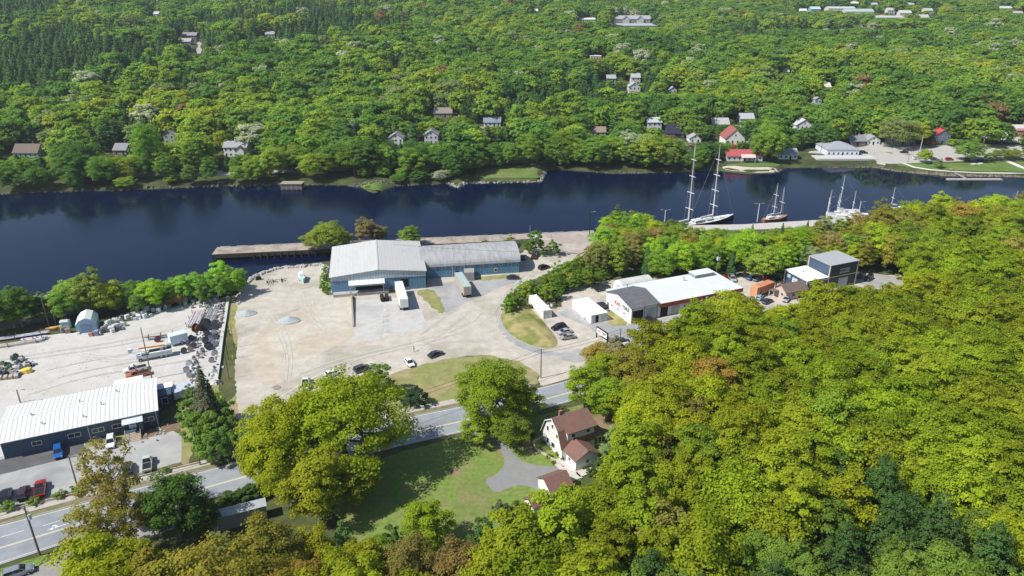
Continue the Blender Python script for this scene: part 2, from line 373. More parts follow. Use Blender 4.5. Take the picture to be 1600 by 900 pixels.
near_sheet('utility_yard', [(-250,600),(-60,548),(0,541),(70,524),(128,519),(200,503),(262,482),(330,466),(350,468),(346,540),(338,600),(300,612),(272,600),(250,640),(200,700),(-60,760),(-300,800)], GRAVEL2, sm=0, wb=0.3)
near_sheet('trampled_gravel', [(560,470),(540,500),(556,530),(480,560),(440,600),(400,600),(380,540),(430,500),(500,470),(540,462)], M('trampled_gravel', (0.46, 0.405, 0.325), 1, var=0.14, scale=0.3, col2=(0.50, 0.46, 0.39), mix=0.6), sm=2, wb=0.8)
near_sheet('shipyard_grass_strip', [(514,420),(519,462),(505,459),(498,440),(503,424)], GRASS, sm=1, wb=0.3)
near_sheet('concrete_pad', [(551,470),(600,466),(641,464),(645,456),(653,470),(669,515),(632,520),(628,527),(600,519),(590,532),(556,529),(553,508)], M('pale_concrete', (0.47, 0.46, 0.44), 0.95, var=0.09, scale=0.5, col2=(0.40, 0.39, 0.38), mix=0.5), sm=0)
near_sheet('pad_joint_lines', [(596,520),(614,518),(602,470),(600,470)], M('pad_stain', (0.36, 0.355, 0.345), 0.95, var=0.25, scale=1.2, col2=(0.46, 0.45, 0.43), mix=0.7), sm=1, wb=0.2)
near_sheet('worn_asphalt_lot', [(668,452),(683,446),(720,436),(800,432),(812,438),(780,449),(752,464),(728,470),(705,494),(688,482),(680,466)], ASPH, sm=1, wb=0.3)
near_sheet('weedy_grass', [(647,455),(676,450),(690,470),(697,484),(690,492),(672,478),(660,466)], DRYG2, sm=1, wb=0.4)
near_sheet('weedy_grass', [(735,434),(812,427),(812,431),(790,436),(745,439)], DRYG2, sm=1, wb=0.3)
near_sheet('worn_asphalt_track', [(779,478),(785,505),(800,525),(830,543),(866,551),(910,546),(960,530),(1000,520),(1080,500),(1080,512),(1010,536),(960,556),(900,568),(862,562),(812,545),(786,522),(775,500)], ASPH, sm=2, wb=0.7)
near_sheet('worn_asphalt_lot', [(868,490),(910,505),(945,530),(985,528),(1020,514),(1060,498),(1145,481),(1150,478),(1120,478),(1030,499),(986,508),(950,506),(930,500),(893,480)], ASPH, sm=1, wb=0.3)
near_sheet('worn_asphalt_lot', [(1340,446),(1336,430),(1358,426),(1400,432),(1420,440),(1385,452)], ASPH, sm=1, wb=0.2)
near_sheet('dry_grass_strip', [(950,484),(966,490),(984,508),(960,510),(948,505),(956,498),(946,488)], DRYG, sm=1, wb=0.3)
near_sheet('dry_verge', [(842,598),(840,583),(812,565),(760,554),(700,560),(640,575),(590,592),(540,608),(500,625),(450,660),(410,690),(392,706),(470,692),(560,674),(628,648),(712,630),(790,611)], DRYG2, sm=0, wb=0.35)
# embankment: a low mound of dry grass
def mound(name, px, mat, hmax, slope, layer=0.05):
    poly = smooth([(p.x, p.y) for p in (at(*q) for q in px)], 2)
    v, f = cdt(poly, 1.0); P = np.array(poly); mb = MB(); r = random.Random(5)
    for a, b in v:
        Q = np.roll(P, -1, 0); L2 = ((Q-P)**2).sum(1); t = np.clip(((a-P[:, 0])*(Q-P)[:, 0]+(b-P[:, 1])*(Q-P)[:, 1])/L2, 0, 1)
        d = np.min(np.hypot(a-P[:, 0]-t*(Q-P)[:, 0], b-P[:, 1]-t*(Q-P)[:, 1]))
        mb.v.append((a, b, layer+min(d*slope, hmax)*(1+0.1*math.sin(a*2+b)) - 0.04*(d < 0.01)))
    mb.f = f; mb.m = [0]*len(f); o = mb.build(name, mat, smooth=True); o['kind'] = 'structure'; return o
mound('dry_grass_bank', [(781,488),(800,476),(826,478),(848,500),(874,532),(868,545),(832,542),(800,526),(784,508)], DRYG, 0.9, 0.3, 0.03)
# road, pavements
TOP = [(-200,872),(-100,847),(0,820),(113,791),(200,766),(333,732),(390,716),(500,688),(628,653),(712,637),(780,621),(843,606),(897,592),(960,570),(1040,541),(1130,513),(1230,487),(1340,462),(1500,436),(1800,405)]
BOT = [(-200,950),(-100,918),(0,882),(80,856),(200,817),(333,778),(390,762),(500,732),(600,702),(725,675),(780,660),(836,642),(897,626),(960,604),(1040,574),(1130,543),(1230,512),(1340,484),(1500,455),(1800,420)]
tw = smooth([tuple(at(*p)[:2]) for p in TOP], 2, False); bw = smooth([tuple(at(*p)[:2]) for p in BOT], 2, False)
def resamp(p, n=90):
    P = np.array(p); s = np.r_[0, np.cumsum(np.hypot(*np.diff(P, axis=0).T))]; t = np.linspace(0, s[-1], n)
    return np.stack([np.interp(t, s, P[:, 0]), np.interp(t, s, P[:, 1])], 1)
TW = resamp(tw); BW = np.array([BWp for BWp in resamp(bw, 400)])
# pair every top point with its closest bottom point, so cross sections stay square to the road
BW = np.array([BW[np.argmin(((BW-p)**2).sum(1))] for p in TW])
def strip(name, A, B, mat, z, z0=None, kind='structure'):
    mb = MB()
    for i in range(len(A)-1):
        mb.quad([(*A[i], z), (*B[i], z), (*B[i+1], z), (*A[i+1], z)])
        if z0 is not None:
            mb.quad([(*A[i], z0), (*A[i+1], z0), (*A[i+1], z), (*A[i], z)]); mb.quad([(*B[i], z0), (*B[i+1], z0), (*B[i+1], z), (*B[i], z)])
    o = mb.build(name, mat); o['kind'] = kind; return o
def lerp(k): return TW*(1-k)+BW*k
z0 = LAYER[0]+0.004
strip('road', TW, BW, ROADM, z0)
N = TW-BW; N /= np.linalg.norm(N, axis=1)[:, None]
PXs = np.array([proj(p[0], p[1], 0)[0] for p in TW]); K1 = PXs < 343; K2 = (PXs > 383) & (PXs < 846)
for K in (K1, K2):
    T_ = TW[K]; N_ = N[K]
    strip('road_kerb', T_, T_+N_*0.18, CONC, 0.14, 0.0)
    strip('verge_strip', T_+N_*0.19, T_+N_*1.5, M('brown_verge', (0.20, 0.17, 0.10), 1, var=0.3, scale=0.8, col2=(0.16, 0.17, 0.06)), 0.10)
    strip('pavement', T_+N_*1.52, T_+N_*3.7, PAVE, 0.13, 0.0)
strip('road_kerb', BW-N*0.0, BW-N*0.18, CONC, 0.14, 0.0)
strip('road_marking', lerp(0.60)-N*0.05, lerp(0.60)-N*0.17, LINEY, z0+0.005); strip('road_marking', lerp(0.60)+N*0.08, lerp(0.60)+N*0.20, LINEY, z0+0.005)
strip('road_marking', lerp(0.0)-N*0.35, lerp(0.0)-N*0.47, LINEY, z0+0.005); strip('road_marking', lerp(1.0)+N*0.45, lerp(1.0)+N*0.57, LINEW, z0+0.005)
def seg_strip(px0, px1, wdt, mat, name='road_marking'):
    a, b = at(*px0), at(*px1); d = (b-a).normalized(); n = Vector((-d.y, d.x, 0))*wdt/2; mb = MB()
    mb.quad([(*(a+n).xy, z0+0.006), (*(a-n).xy, z0+0.006), (*(b-n).xy, z0+0.006), (*(b+n).xy, z0+0.006)]); o = mb.build(name, mat); o['kind'] = 'structure'
seg_strip((0,840), (37,829), 0.15, LINEW); seg_strip((67,822), (97,812.5), 0.15, LINEW)
# turn arrow
a = at(73,829); b = at(93,822.5); d = (b-a).normalized(); n = Vector((-d.y, d.x, 0)); mb = MB(); zz = z0+0.006
def P2(u, v): q = a+d*u+n*v; return (q.x, q.y, zz)
mb.quad([P2(1.0,-.08), P2(3.6,-.08), P2(3.6,.08), P2(1.0,.08)]); mb.quad([P2(1.6,.08), P2(2.0,.08), P2(1.5,.55), P2(1.2,.55)]); mb.quad([P2(0,0), P2(1.0,-.32), P2(1.0,.32)]); mb.quad([P2(0.8,.55), P2(1.9,.55), P2(1.1,1.0)])
mb.build('road_marking', LINEW)['kind'] = 'structure'
# lots between the blue building and the road
near_sheet('parking_lot', [(-300,905),(-300,780),(8,712),(258,668),(284,680),(283,729),(230,743),(80,785),(-60,820)], M('lot_asphalt', (0.36, 0.36, 0.355), 0.95, var=0.12, scale=0.3, col2=(0.27, 0.275, 0.28), mix=0.5), sm=0, wb=0.05)
near_sheet('fresh_asphalt_patch', [(-100,760),(8,716),(130,690),(133,699),(128,712),(80,722),(0,742),(-100,772)], ASPHD, sm=0, wb=0.1)
near_sheet('grass_patch', [(133,693),(195,677),(198,683),(170,691),(134,700)], DRYG2, wb=0.2)
near_sheet('mulch_bed', [(218,677),(258,662),(280,660),(283,670),(255,678),(220,687)], M('mulch', (0.20, 0.13, 0.085), 1, var=0.3, scale=1), wb=0.2)
near_sheet('planted_verge', [(-60,828),(0,796),(100,772),(210,742),(283,722),(285,732),(200,755),(100,781),(0,806),(-60,838)], M('verge_soil', (0.13, 0.12, 0.06), 1, var=0.3), wb=0.15)
near_sheet('side_lane_asphalt', [(-80,960),(-30,925),(60,885),(90,868),(118,852),(170,838),(290,800),(300,812),(200,860),(120,905),(40,960)], M('side_lane', (0.28, 0.27, 0.265), 0.95, var=0.2, scale=0.4), wb=0.2)
near_sheet('roadside_grass', [(-60,935),(0,890),(78,864),(76,866),(60,884),(0,905),(-60,950)], GRASS, wb=0.2)
# garden of the white house
near_sheet('lawn', [(545,740),(620,708),(725,680),(765,672),(836,652),(900,634),(975,625),(1010,660),(960,690),(930,720),(900,760),(860,790),(830,830),(800,880),(640,870),(560,850),(520,800)], GRASS, wb=0.3)
near_sheet('bare_lawn_patch', [(905,640),(940,640),(965,655),(960,680),(940,690),(925,670)], M('bare_soil', (0.24, 0.18, 0.11), 1, var=0.2, scale=0.6, col2=(0.17, 0.16, 0.06)), sm=2, wb=0.4)
near_sheet('bare_lawn_patch', [(795,688),(815,678),(845,690),(850,705),(835,712),(812,700)], MATS['bare_soil'], sm=2, wb=0.4)
near_sheet('bare_lawn_patch', [(720,745),(750,742),(768,760),(760,800),(770,840),(730,850),(706,800)], M('thin_lawn', (0.20, 0.20, 0.075), 1, var=0.2, scale=1.0, col2=(0.155, 0.20, 0.05), mix=0.8), sm=2, wb=0.9)
near_sheet('bare_lawn_patch', [(698,738),(712,730),(722,736),(716,743),(702,744)], MATS['bare_soil'], sm=2, wb=0.3)
near_sheet('driveway', [(728,664),(756,668),(780,690),(791,691),(800,707),(813,720),(840,728),(868,729),(892,733),(885,750),(868,765),(846,767),(815,757),(793,763),(775,771),(765,762),(757,750),(775,742),(787,730),(789,717),(780,702),(764,688),(722,672)],
           M('driveway_asphalt', (0.235, 0.235, 0.235), 0.95, var=0.08, scale=0.5), sm=1, wb=0.03)
near_sheet('planting_bed', [(835,690),(850,683),(880,722),(888,730),(868,728),(840,708)], GRASS, sm=1)
near_sheet('stone_path', [(882,720),(896,714),(912,735),(908,745),(895,750),(884,735)], M('path_slabs', (0.48, 0.45, 0.42), 0.9, var=0.15, scale=1.5), sm=0)
# wheel tracks and damp patches on the gravel yard
TRK = M('wheel_track', (0.50, 0.47, 0.42), 1.0, var=0.15, scale=0.5, col2=(0.455, 0.425, 0.375), mix=1.0)
TRL = [max(b[1] for b in BOXES if b[0][2]-b[0][0] < 300)+0.004]
GTRK = M('yard_track', (0.51, 0.50, 0.475), 1.0, var=0.12, scale=0.5, col2=(0.485, 0.475, 0.45), mix=1.0)
def track(px, wd, TRK=None):
    c = smooth([tuple(at(*q)[:2]) for q in px], 3, False); A = []; B = []
    for i in range(len(c)):
        p = Vector(c[i]); q = Vector(c[min(i+1, len(c)-1)]); r_ = Vector(c[max(i-1, 0)]); d = (q-r_).normalized(); n = Vector((-d.y, d.x))
        k = wd*(0.8+0.4*rnd.random()); A.append(tuple(p+n*k)); B.append(tuple(p-n*k))
    TRL[0] += 0.0003; strip('wheel_track', np.array(A), np.array(B), TRK, TRL[0])
near_sheet('damp_patch', [(424,604),(436,601),(440,606),(428,611)], M('damp_gravel', (0.26, 0.24, 0.20), 0.9, var=0.2), sm=2, wb=0.15, layer=LAYER[0]+0.05)
for base in ([(385,705),(420,640),(520,580),(640,545),(760,535),(840,560),(900,575)], [(700,470),(740,500),(770,530),(850,560),(940,552)], [(430,600),(520,560),(620,540),(740,505),(770,470)], [(830,400),(820,425),(780,460),(760,500),(770,540)],
             [(400,480),(430,520),(440,570),(430,620)], [(470,440),(480,500),(520,550)], [(640,545),(700,500),(740,470)], [(-60,575),(60,555),(200,535),(300,510),(330,480)], [(0,640),(100,600),(260,575),(335,560)], [(100,545),(160,560),(240,555)], [(20,600),(150,570),(300,545)]):
    for rep in range(2):
        dx, dy = rnd.uniform(-16, 16), rnd.uniform(-7, 7)
        for off in (0, 7): track([(a+dx+off*.8+rnd.uniform(-2, 2), b+dy-off*.35) for a, b in base], 0.16, GTRK if base[0][0] < 120 and base[0][1] < 650 else TRK)
def fleck_patches(name, P, n, smin, smax, mat, seed):
    r = random.Random(seed); k = 0
    while k < n:
        x = r.uniform(min(q[0] for q in P), max(q[0] for q in P)); y = r.uniform(min(q[1] for q in P), max(q[1] for q in P)); c = False
        for i in range(len(P)):
            (x1, y1), (x2, y2) = P[i], P[(i+1) % len(P)]
            if (y1 > y) != (y2 > y) and x < (x2-x1)*(y-y1)/(y2-y1)+x1: c = not c
        if not c: continue
        k += 1; s = r.uniform(smin, smax); near_sheet(name, [(x+s*math.cos(a)*r.uniform(.6, 1.3), y+.45*s*math.sin(a)*r.uniform(.6, 1.3)) for a in [q*.785 for q in range(8)]], mat, sm=1, wb=0.25, layer=TRL[0]+.002+.0006*k)
YP = [(390,480),(500,430),(540,480),(545,520),(640,535),(760,520),(820,560),(640,560),(450,620),(390,660)]
near_sheet('quay_apron', [(1048,352.5),(1160,350.5),(1280,343.5),(1400,334),(1400,340),(1300,352),(1200,358),(1040,362)], M('quay_slab', (0.46, 0.44, 0.41), 0.95, var=0.12, scale=0.6), sm=0)
near_sheet('apron_concrete', [(826,384),(845,368),(926,362),(932,384),(905,396),(880,400),(850,392)], M('apron', (0.36, 0.30, 0.265), 0.95, var=0.15, scale=0.4, col2=(0.42, 0.38, 0.34)), sm=0, wb=0.2)
# far bank: road, parking, lawns, beaches
FR = M('far_road', (0.40, 0.385, 0.36), 0.95, var=0.08, scale=0.2)
FG = M('far_lawn', (0.10, 0.17, 0.03), 1, var=0.2, scale=0.15, col2=(0.15, 0.18, 0.05)); SAND = M('pale_shingle', (0.50, 0.45, 0.37), 1, var=0.15, scale=0.8, bump=0.5, bscale=3)
far_sheet('far_road', [(-100,275),(0,272),(150,271),(300,268),(420,264),(540,257),(650,259),(760,252),(850,247),(960,244),(1000,243),(1060,240),(1060,246),(960,250),(850,254),(760,259),(650,266),(540,267),(420,272),(300,276),(150,278),(0,280),(-100,283)], FR)
far_sheet('far_parking_lot', [(1240,238),(1340,233),(1372,222),(1450,228),(1520,226),(1640,228),(1640,246),(1520,252),(1415,256),(1380,257),(1352,244),(1330,244)], FR)
far_sheet('boat_ramp', [(1366,245),(1382,250),(1384,262),(1370,262)], FR, 0.12)
far_sheet('far_parking_lot', [(1525,206),(1600,206),(1640,208),(1640,226),(1560,222),(1533,214)], FR, 0.1)
far_sheet('park_lawn', [(1392,258),(1420,256),(1520,255),(1640,252),(1660,270),(1600,269),(1500,268),(1440,264)], FG, 0.1)
far_sheet('park_path', [(1404,254),(1412,255),(1436,264),(1500,270),(1600,270.5),(1600,272.5),(1500,272),(1434,266)], M('pale_path', (0.62, 0.60, 0.56), 0.9), 0.14)
far_sheet('park_path', [(1560,248),(1566,248),(1602,262),(1600,266)], MATS['pale_path'], 0.14)
far_sheet('shingle_beach', [(1126,262),(1140,259),(1170,262),(1208,262),(1222,270),(1168,272),(1135,268)], SAND, 0.12)
far_sheet('waterside_lawn', [(1128,258),(1190,255),(1222,257),(1212,262),(1170,261),(1140,259)], FG, 0.14)
far_sheet('hillside_lawn', [(1000,214),(1030,208),(1060,214),(1090,236),(1040,240),(1010,232)], FG, 0.1)
far_sheet('hillside_lawn', [(1215,218),(1250,214),(1262,226),(1240,236),(1205,235)], FG, 0.1)
far_sheet('hillside_track', [(1216,206),(1224,206),(1250,224),(1258,232),(1248,232),(1232,218)], FR, 0.14)
far_sheet('waterside_lawn', [(-50,244),(60,240),(92,250),(100,266),(40,268),(-50,272)], FG, 0.1)
far_sheet('grass_spit', [(556,286),(608,286),(602,298),(590,301),(574,298)], FG, 0.14)
far_sheet('waterside_lawn', [(745,262),(800,258),(845,262),(850,276),(842,282),(790,283),(742,282)], FG, 0.1)
far_sheet('hillside_lawn', [(640,172),(680,168),(690,182),(650,190)], FG, 0.1); far_sheet('hillside_lawn', [(770,208),(800,206),(806,224),(780,228)], FG, 0.1)
far_sheet('hillside_lawn', [(372,198),(400,192),(410,212),(390,222),(372,214)], FG, 0.1)
far_sheet('hillside_drive', [(308,66),(315,66),(316,84),(306,84)], FR, 0.1); far_sheet('hillside_drive', [(745,160),(757,160),(760,182),(747,186)], FR, 0.1)
far_sheet('hillside_drive', [(414,232),(420,232),(428,246),(420,248)], FR, 0.1)
far_sheet('ridge_clearing', [(1155,36),(1200,30),(1245,34),(1310,36),(1310,44),(1230,42),(1180,46)], M('bare_clearing', (0.24, 0.21, 0.12), 1, var=0.2, scale=0.1), 0.3)
far_sheet('ridge_lot', [(1240,24),(1300,20),(1370,22),(1440,28),(1440,36),(1360,34),(1300,32),(1240,30)], M('red_lot', (0.36, 0.26, 0.19), 1, var=0.2, scale=0.1), 0.3)
far_sheet('ridge_road', [(952,14),(960,14),(966,2),(962,2)], FR, 0.3)
# ------------------------------------------------------------------ plants
G = np.random.default_rng(11)
def leaf_mesh(name, C, Nn, size, var, mats=(LEAF,), extra=None, aspect=1.0):
    """C leaf-cluster centres, Nn their normals; each becomes one small four-cornered spray"""
    n = len(C); Nn = Nn/np.linalg.norm(Nn, axis=1)[:, None]
    r = G.normal(size=(n, 3)); U = np.cross(Nn, r); U /= np.linalg.norm(U, axis=1)[:, None]; V = np.cross(Nn, U)
    s = (size*G.uniform(0.6, 1.3, n))[:, None]*0.5
    k = G.uniform(0.6, 1.0, (n, 1))*aspect; b = Nn*s*G.uniform(-0.5, 0.1, (n, 1))
    q = np.stack([C-U*s, C-V*s*k+b, C+U*s, C+V*s*k+b], 1).reshape(-1, 3)
    v = q; f = np.arange(4*n).reshape(-1, 4); mi = np.zeros(n, int); lv = np.repeat(var, 4)
    ls = np.arange(n)*4; lt = np.full(n, 4); loops = f.ravel()
    if extra is not None:                       # (verts, quads, material slot)
        ev, ef, em = extra; o = len(v); v = np.concatenate([v, ev]); loops = np.concatenate([loops, (np.array(ef)+o).ravel()])
        ls = np.concatenate([ls, len(f)*4+np.arange(len(ef))*4]); lt = np.concatenate([lt, np.full(len(ef), 4)]); mi = np.concatenate([mi, np.full(len(ef), em)])
        lv = np.concatenate([lv, np.full(len(ev), 0.5)])
    me = bpy.data.meshes.new(name); me.vertices.add(len(v)); me.vertices.foreach_set('co', v.ravel())
    me.loops.add(len(loops)); me.loops.foreach_set('vertex_index', loops.astype(np.int32)); me.polygons.add(len(ls))
    me.polygons.foreach_set('loop_start', ls.astype(np.int32)); me.polygons.foreach_set('loop_total', lt.astype(np.int32)); me.polygons.foreach_set('material_index', mi.astype(np.int32))
    a = me.attributes.new('leafvar', 'FLOAT', 'POINT'); a.data.foreach_set('value', lv.astype(np.float32))
    for m in mats: me.materials.append(m)
    me.update(calc_edges=True); return me
def broad_clumps(rx, h0, h1, n, seed):
    """positions and radii of leaf clumps over a dome from height h0 to h1"""
    g = np.random.default_rng(seed); out = []
    hc = h0+(h1-h0)*0.42
    nl = g.integers(3, 6); la = g.uniform(0, 6.28)
    for i in range(n):
        t = (i+0.5)/n; el = math.asin(-0.85+1.85*t); a = i*2.39996+g.uniform(-.35, .35)
        rr = g.uniform(0.72, 1.0)*(1+0.16*math.sin(nl*a+la))
        x = rx*rr*math.cos(el)*math.cos(a); y = rx*rr*math.cos(el)*math.sin(a)
        z = hc+(h1-hc)*rr*math.sin(el) if el > 0 else hc+(hc-h0)*rr*math.sin(el)
        out.append((x, y, z, rx*g.uniform(0.15, 0.27)*(1 if n < 50 else .8)))
    for i in range(n//4):
        a = g.uniform(0, 6.28); q = rx*g.uniform(0.1, 0.5); out.append((q*math.cos(a), q*math.sin(a), g.uniform(hc, h1*0.82), rx*g.uniform(.16, .26)))
    return np.array(out)
def broad_leaves(cl, total, seed, flat=0.62):
    g = np.random.default_rng(seed+1); w_ = cl[:, 3]**2; w_ /= w_.sum()
    k = g.choice(len(cl), total, p=w_); d = g.normal(size=(total, 3)); d /= np.linalg.norm(d, axis=1)[:, None]
    d[:, 2] = np.where(d[:, 2] < -0.3, -d[:, 2]*0.6, d[:, 2])
    r = cl[k, 3]*(g.uniform(0.4, 1.15, total)+np.abs(g.normal(size=total))*.26)
    C = cl[k, :3]+d*r[:, None]*np.array([1, 1, flat])
    cc = cl[:, :3].mean(0); outw = C-cc; outw /= np.linalg.norm(outw, axis=1)[:, None]
    Nn = d*0.5+outw*0.5+np.array([-0.15, -0.08, 0.55])+g.normal(size=(total, 3))*0.42
    cv = g.uniform(0.3, 0.7, len(cl)); var = np.clip(cv[k]+g.normal(size=total)*0.2, 0, 1)
    return C, Nn, var
def limbs(cl, rx, h0, h1, seed, rt=0.28, count=9):
    """tapered trunk with limbs reaching into the clumps: verts, quads"""
    g = np.random.default_rng(seed+5); V = []; F = []
    def tube(pts, rad, n=5):
        i = len(V); pts = [Vector(p) for p in pts]
        for j, p in enumerate(pts):
            d = (pts[min(j+1, len(pts)-1)]-pts[max(j-1, 0)]).normalized(); u = d.orthogonal().normalized(); v = d.cross(u)
            for k in range(n): a = 6.2832*k/n; V.append(tuple(p+u*rad[j]*math.cos(a)+v*rad[j]*math.sin(a)))
        for j in range(len(pts)-1):
            for k in range(n): k2 = (k+1) % n; F.append((i+j*n+k, i+j*n+k2, i+(j+1)*n+k2, i+(j+1)*n+k))
    top = h0+(h1-h0)*0.62; bx, by = g.uniform(-.4, .4, 2)
    tube([(0, 0, -0.3), (bx*.3, by*.3, h0*.5), (bx, by, h0), (bx*1.6, by*1.6, top)], [rt*1.3, rt, rt*.8, rt*.3], 7)
    for i in g.choice(len(cl), min(count, len(cl)), replace=False):
        c = cl[i]; s = g.uniform(0.35, 1.0); st = Vector((bx*s, by*s, h0*0.75+(top-h0*0.75)*s*0.8)); e = Vector(c[:3]); m = st.lerp(e, 0.5)+Vector((0, 0, -0.06*(e-st).length))
        tube([st, m, e], [rt*.42, rt*.26, rt*.08], 5)
        for _ in range(2):
            e2 = e+Vector(g.normal(size=3))*c[3]*.7; tube([m, e2], [rt*.16, rt*.05], 4)
    return np.array(V), F
def conifer_leaves(h, rb, total, seed, base=0.12, droop=0.25, ragged=0.15, whorls=None, power=0.85):
    g = np.random.default_rng(seed); wn_ = whorls or int(h*1.5)
    t = np.sqrt(g.uniform(0, 1, total)); t = 1-t                        # more leaves low down
    t = (np.floor(t*wn_)+g.uniform(0, .55, total))/wn_
    nb = 9; ph = g.uniform(0, 6.28, wn_+1); lv = np.floor(t*wn_).astype(int).clip(0, wn_)
    bi = g.integers(0, nb, total); a = ph[lv]+bi*6.2832/nb+g.normal(size=total)*0.16
    bl = g.uniform(1-ragged*2, 1+ragged, (wn_+1, nb))[lv, bi]
    R_ = rb*(1-t)**power*bl; q = g.uniform(0.15, 1, total)**0.6
    z = h*(base+(1-base)*t)-q*R_*droop+g.normal(size=total)*0.12
    C = np.stack([np.cos(a)*R_*q, np.sin(a)*R_*q, z], 1)
    Nn = np.stack([np.cos(a)*.5, np.sin(a)*.5, np.full(total, .75)], 1)+g.normal(size=(total, 3))*0.3
    return C, Nn, np.clip(0.5+g.normal(size=total)*0.2+(bl-1)*0.6, 0, 1)
def trunk_arr(h, r):
    V = []; F = []; n = 7
    for z, q in ((-0.3, r*1.2), (h*.5, r*.65), (h*.97, r*.12)):
        for k in range(n): V.append((q*math.cos(6.2832*k/n), q*math.sin(6.2832*k/n), z))
    for j in range(2):
        for k in range(n): k2 = (k+1) % n; F.append((j*n+k, j*n+k2, (j+1)*n+k2, (j+1)*n+k))
    return np.array(V), F
def mesh_from(V, F, name, mat):
    me = bpy.data.meshes.new(name); me.from_pydata([tuple(v) for v in V], [], F); me.materials.append(mat); me.update(); return me
KINDS = {}
def add_kind(k, crown, trunk, H_, R_): KINDS.setdefault(k, []).append((crown, trunk, H_, R_))
# near trees: height and crown radius are the unscaled sizes
for s in range(7):
    rx = [5.0, 5.4, 4.6, 5.8, 5.0, 4.4, 5.2][s]; h0 = [3.2, 3.6, 3.4, 2.8, 3.4, 3.4, 2.6][s]; h1 = [14, 13.2, 15, 13.5, 12.8, 15.5, 14.2][s]
    cl = broad_clumps(rx, h0, h1, [62, 74, 58, 84, 68, 54, 76][s], 100+s)
    cl[:, 3] *= 1.12; C, Nn, va = broad_leaves(cl, 11500, 200+s, .66); V, F = limbs(cl, rx, h0, h1, s)
    add_kind('broad', leaf_mesh('crown', C, Nn, 0.42, va), mesh_from(V, F, 'trunk', BARK), h1+1, rx*1.15)
for s in range(3):               # looser, see-through crowns just coming into leaf
    rx = [4.6, 5.2, 4.2][s]; h0, h1 = 3.2, [14, 13, 15.5][s]; cl = broad_clumps(rx, h0, h1, 40, 140+s); cl[:, 3] *= 0.8
    C, Nn, va = broad_leaves(cl, 4200, 240+s, 0.8); V, F = limbs(cl, rx, h0, h1, 40+s, 0.24, 22)
    add_kind('open', leaf_mesh('crown', C, Nn, 0.40, va), mesh_from(V, F, 'trunk', M('pale_bark', (0.26, 0.24, 0.21), 0.95, var=0.2, scale=5)), h1+1, rx*1.1)
for s in range(2):               # very large old tree
    rx = [8.6, 9.2][s]; h0, h1 = 3.2, [17.5, 17][s]; cl = broad_clumps(rx, h0, h1, 170, 160+s); cl[:, 3] *= 0.85
    C, Nn, va = broad_leaves(cl, 30000, 260+s); V, F = limbs(cl, rx, h0, h1, 60+s, 0.55, 24)
    add_kind('large', leaf_mesh('crown', C, Nn, 0.42, va), mesh_from(V, F, 'trunk', BARK), h1+1, rx*1.12)
for s in range(3):               # spruce
    h, rb = [15, 13, 17][s], [3.3, 3.0, 3.1][s]; C, Nn, va = conifer_leaves(h, rb, 5200, 300+s); V, F = trunk_arr(h, 0.24)
    add_kind('spruce', leaf_mesh('crown', C, Nn, 0.42, va), mesh_from(V, F, 'trunk', BARK), h, rb)
for s in range(2):               # white pine: wide, layered, ragged
    h, rb = [16, 18][s], [4.6, 5.0][s]; C, Nn, va = conifer_leaves(h, rb, 6500, 320+s, base=0.22, droop=-0.05, ragged=0.33, whorls=11, power=0.55); V, F = trunk_arr(h, 0.3)
    add_kind('pine', leaf_mesh('crown', C, Nn, 0.42, va), mesh_from(V, F, 'trunk', BARK), h, rb)
for s in range(3):               # rounded shrub
    cl = broad_clumps(1.5, 0.25, [2.4, 2.0, 2.8][s], 16, 400+s); C, Nn, va = broad_leaves(cl, 1500, 420+s, 0.9); V, F = limbs(cl, 1.5, 0.3, 2.2, 80+s, 0.06, 6)
    add_kind('shrub', leaf_mesh('crown', C, Nn, 0.26, va), mesh_from(V, F, 'stem', BARK), 2.8, 1.7)
for s in range(3):               # young upright tree of a thicket
    cl = broad_clumps(2.0, .5, [6.0, 7.0, 5.4][s], 22, 440+s); C, Nn, va = broad_leaves(cl, 2800, 460+s, 1.0); V, F = limbs(cl, 2.0, 1.2, 6, 90+s, 0.1, 8)
    add_kind('young', leaf_mesh('crown', C, Nn, 0.32, va), mesh_from(V, F, 'trunk', BARK), 7, 2.3)
for s in range(2):               # birch: narrow airy crown
    cl = broad_clumps(2.9, 3.5, [14.0, 12.5][s], 34, 480+s); cl[:, 3] *= 0.8; C, Nn, va = broad_leaves(cl, 3800, 490+s, 1.1); V, F = limbs(cl, 2.9, 3.5, 13, 96+s, 0.16, 16)
    add_kind('birch', leaf_mesh('crown', C, Nn, 0.34, va), mesh_from(V, F, 'trunk', M('birch_bark', (0.5, 0.48, 0.44), 0.9, var=0.2, scale=4)), 14, 3.2)
EXCL = []                         # footprints near trees keep clear of: (x, y, r)
PLANTED = []
def plant(kind, x, y, sc, col, z=None, sz=None, name='broadleaf_tree'):
    PLANTED.append(dict(kind=kind, x=x, y=y, s=sc, sz=sz or sc, col=col, z=0.0 if z is None else z, name=name))
def crown_at(kind, px, py, rpx, col, hfrac=0.55, tall=1.0, name='broadleaf_tree', ground=None):
    """a tree whose crown centre and radius are read from the photograph"""
    proto = KINDS[kind][0]; z = 7.0
    for _ in range(6):
        p = at(px, py, z) if ground is None else at(px, py, z)
        dep = proj(p.x, p.y, z)[2]; r = rpx*dep/FPX; s = r/proto[3]; z = proto[2]*s*tall*hfrac
    plant(kind, p.x, p.y, s, col, 0, s*tall, name)
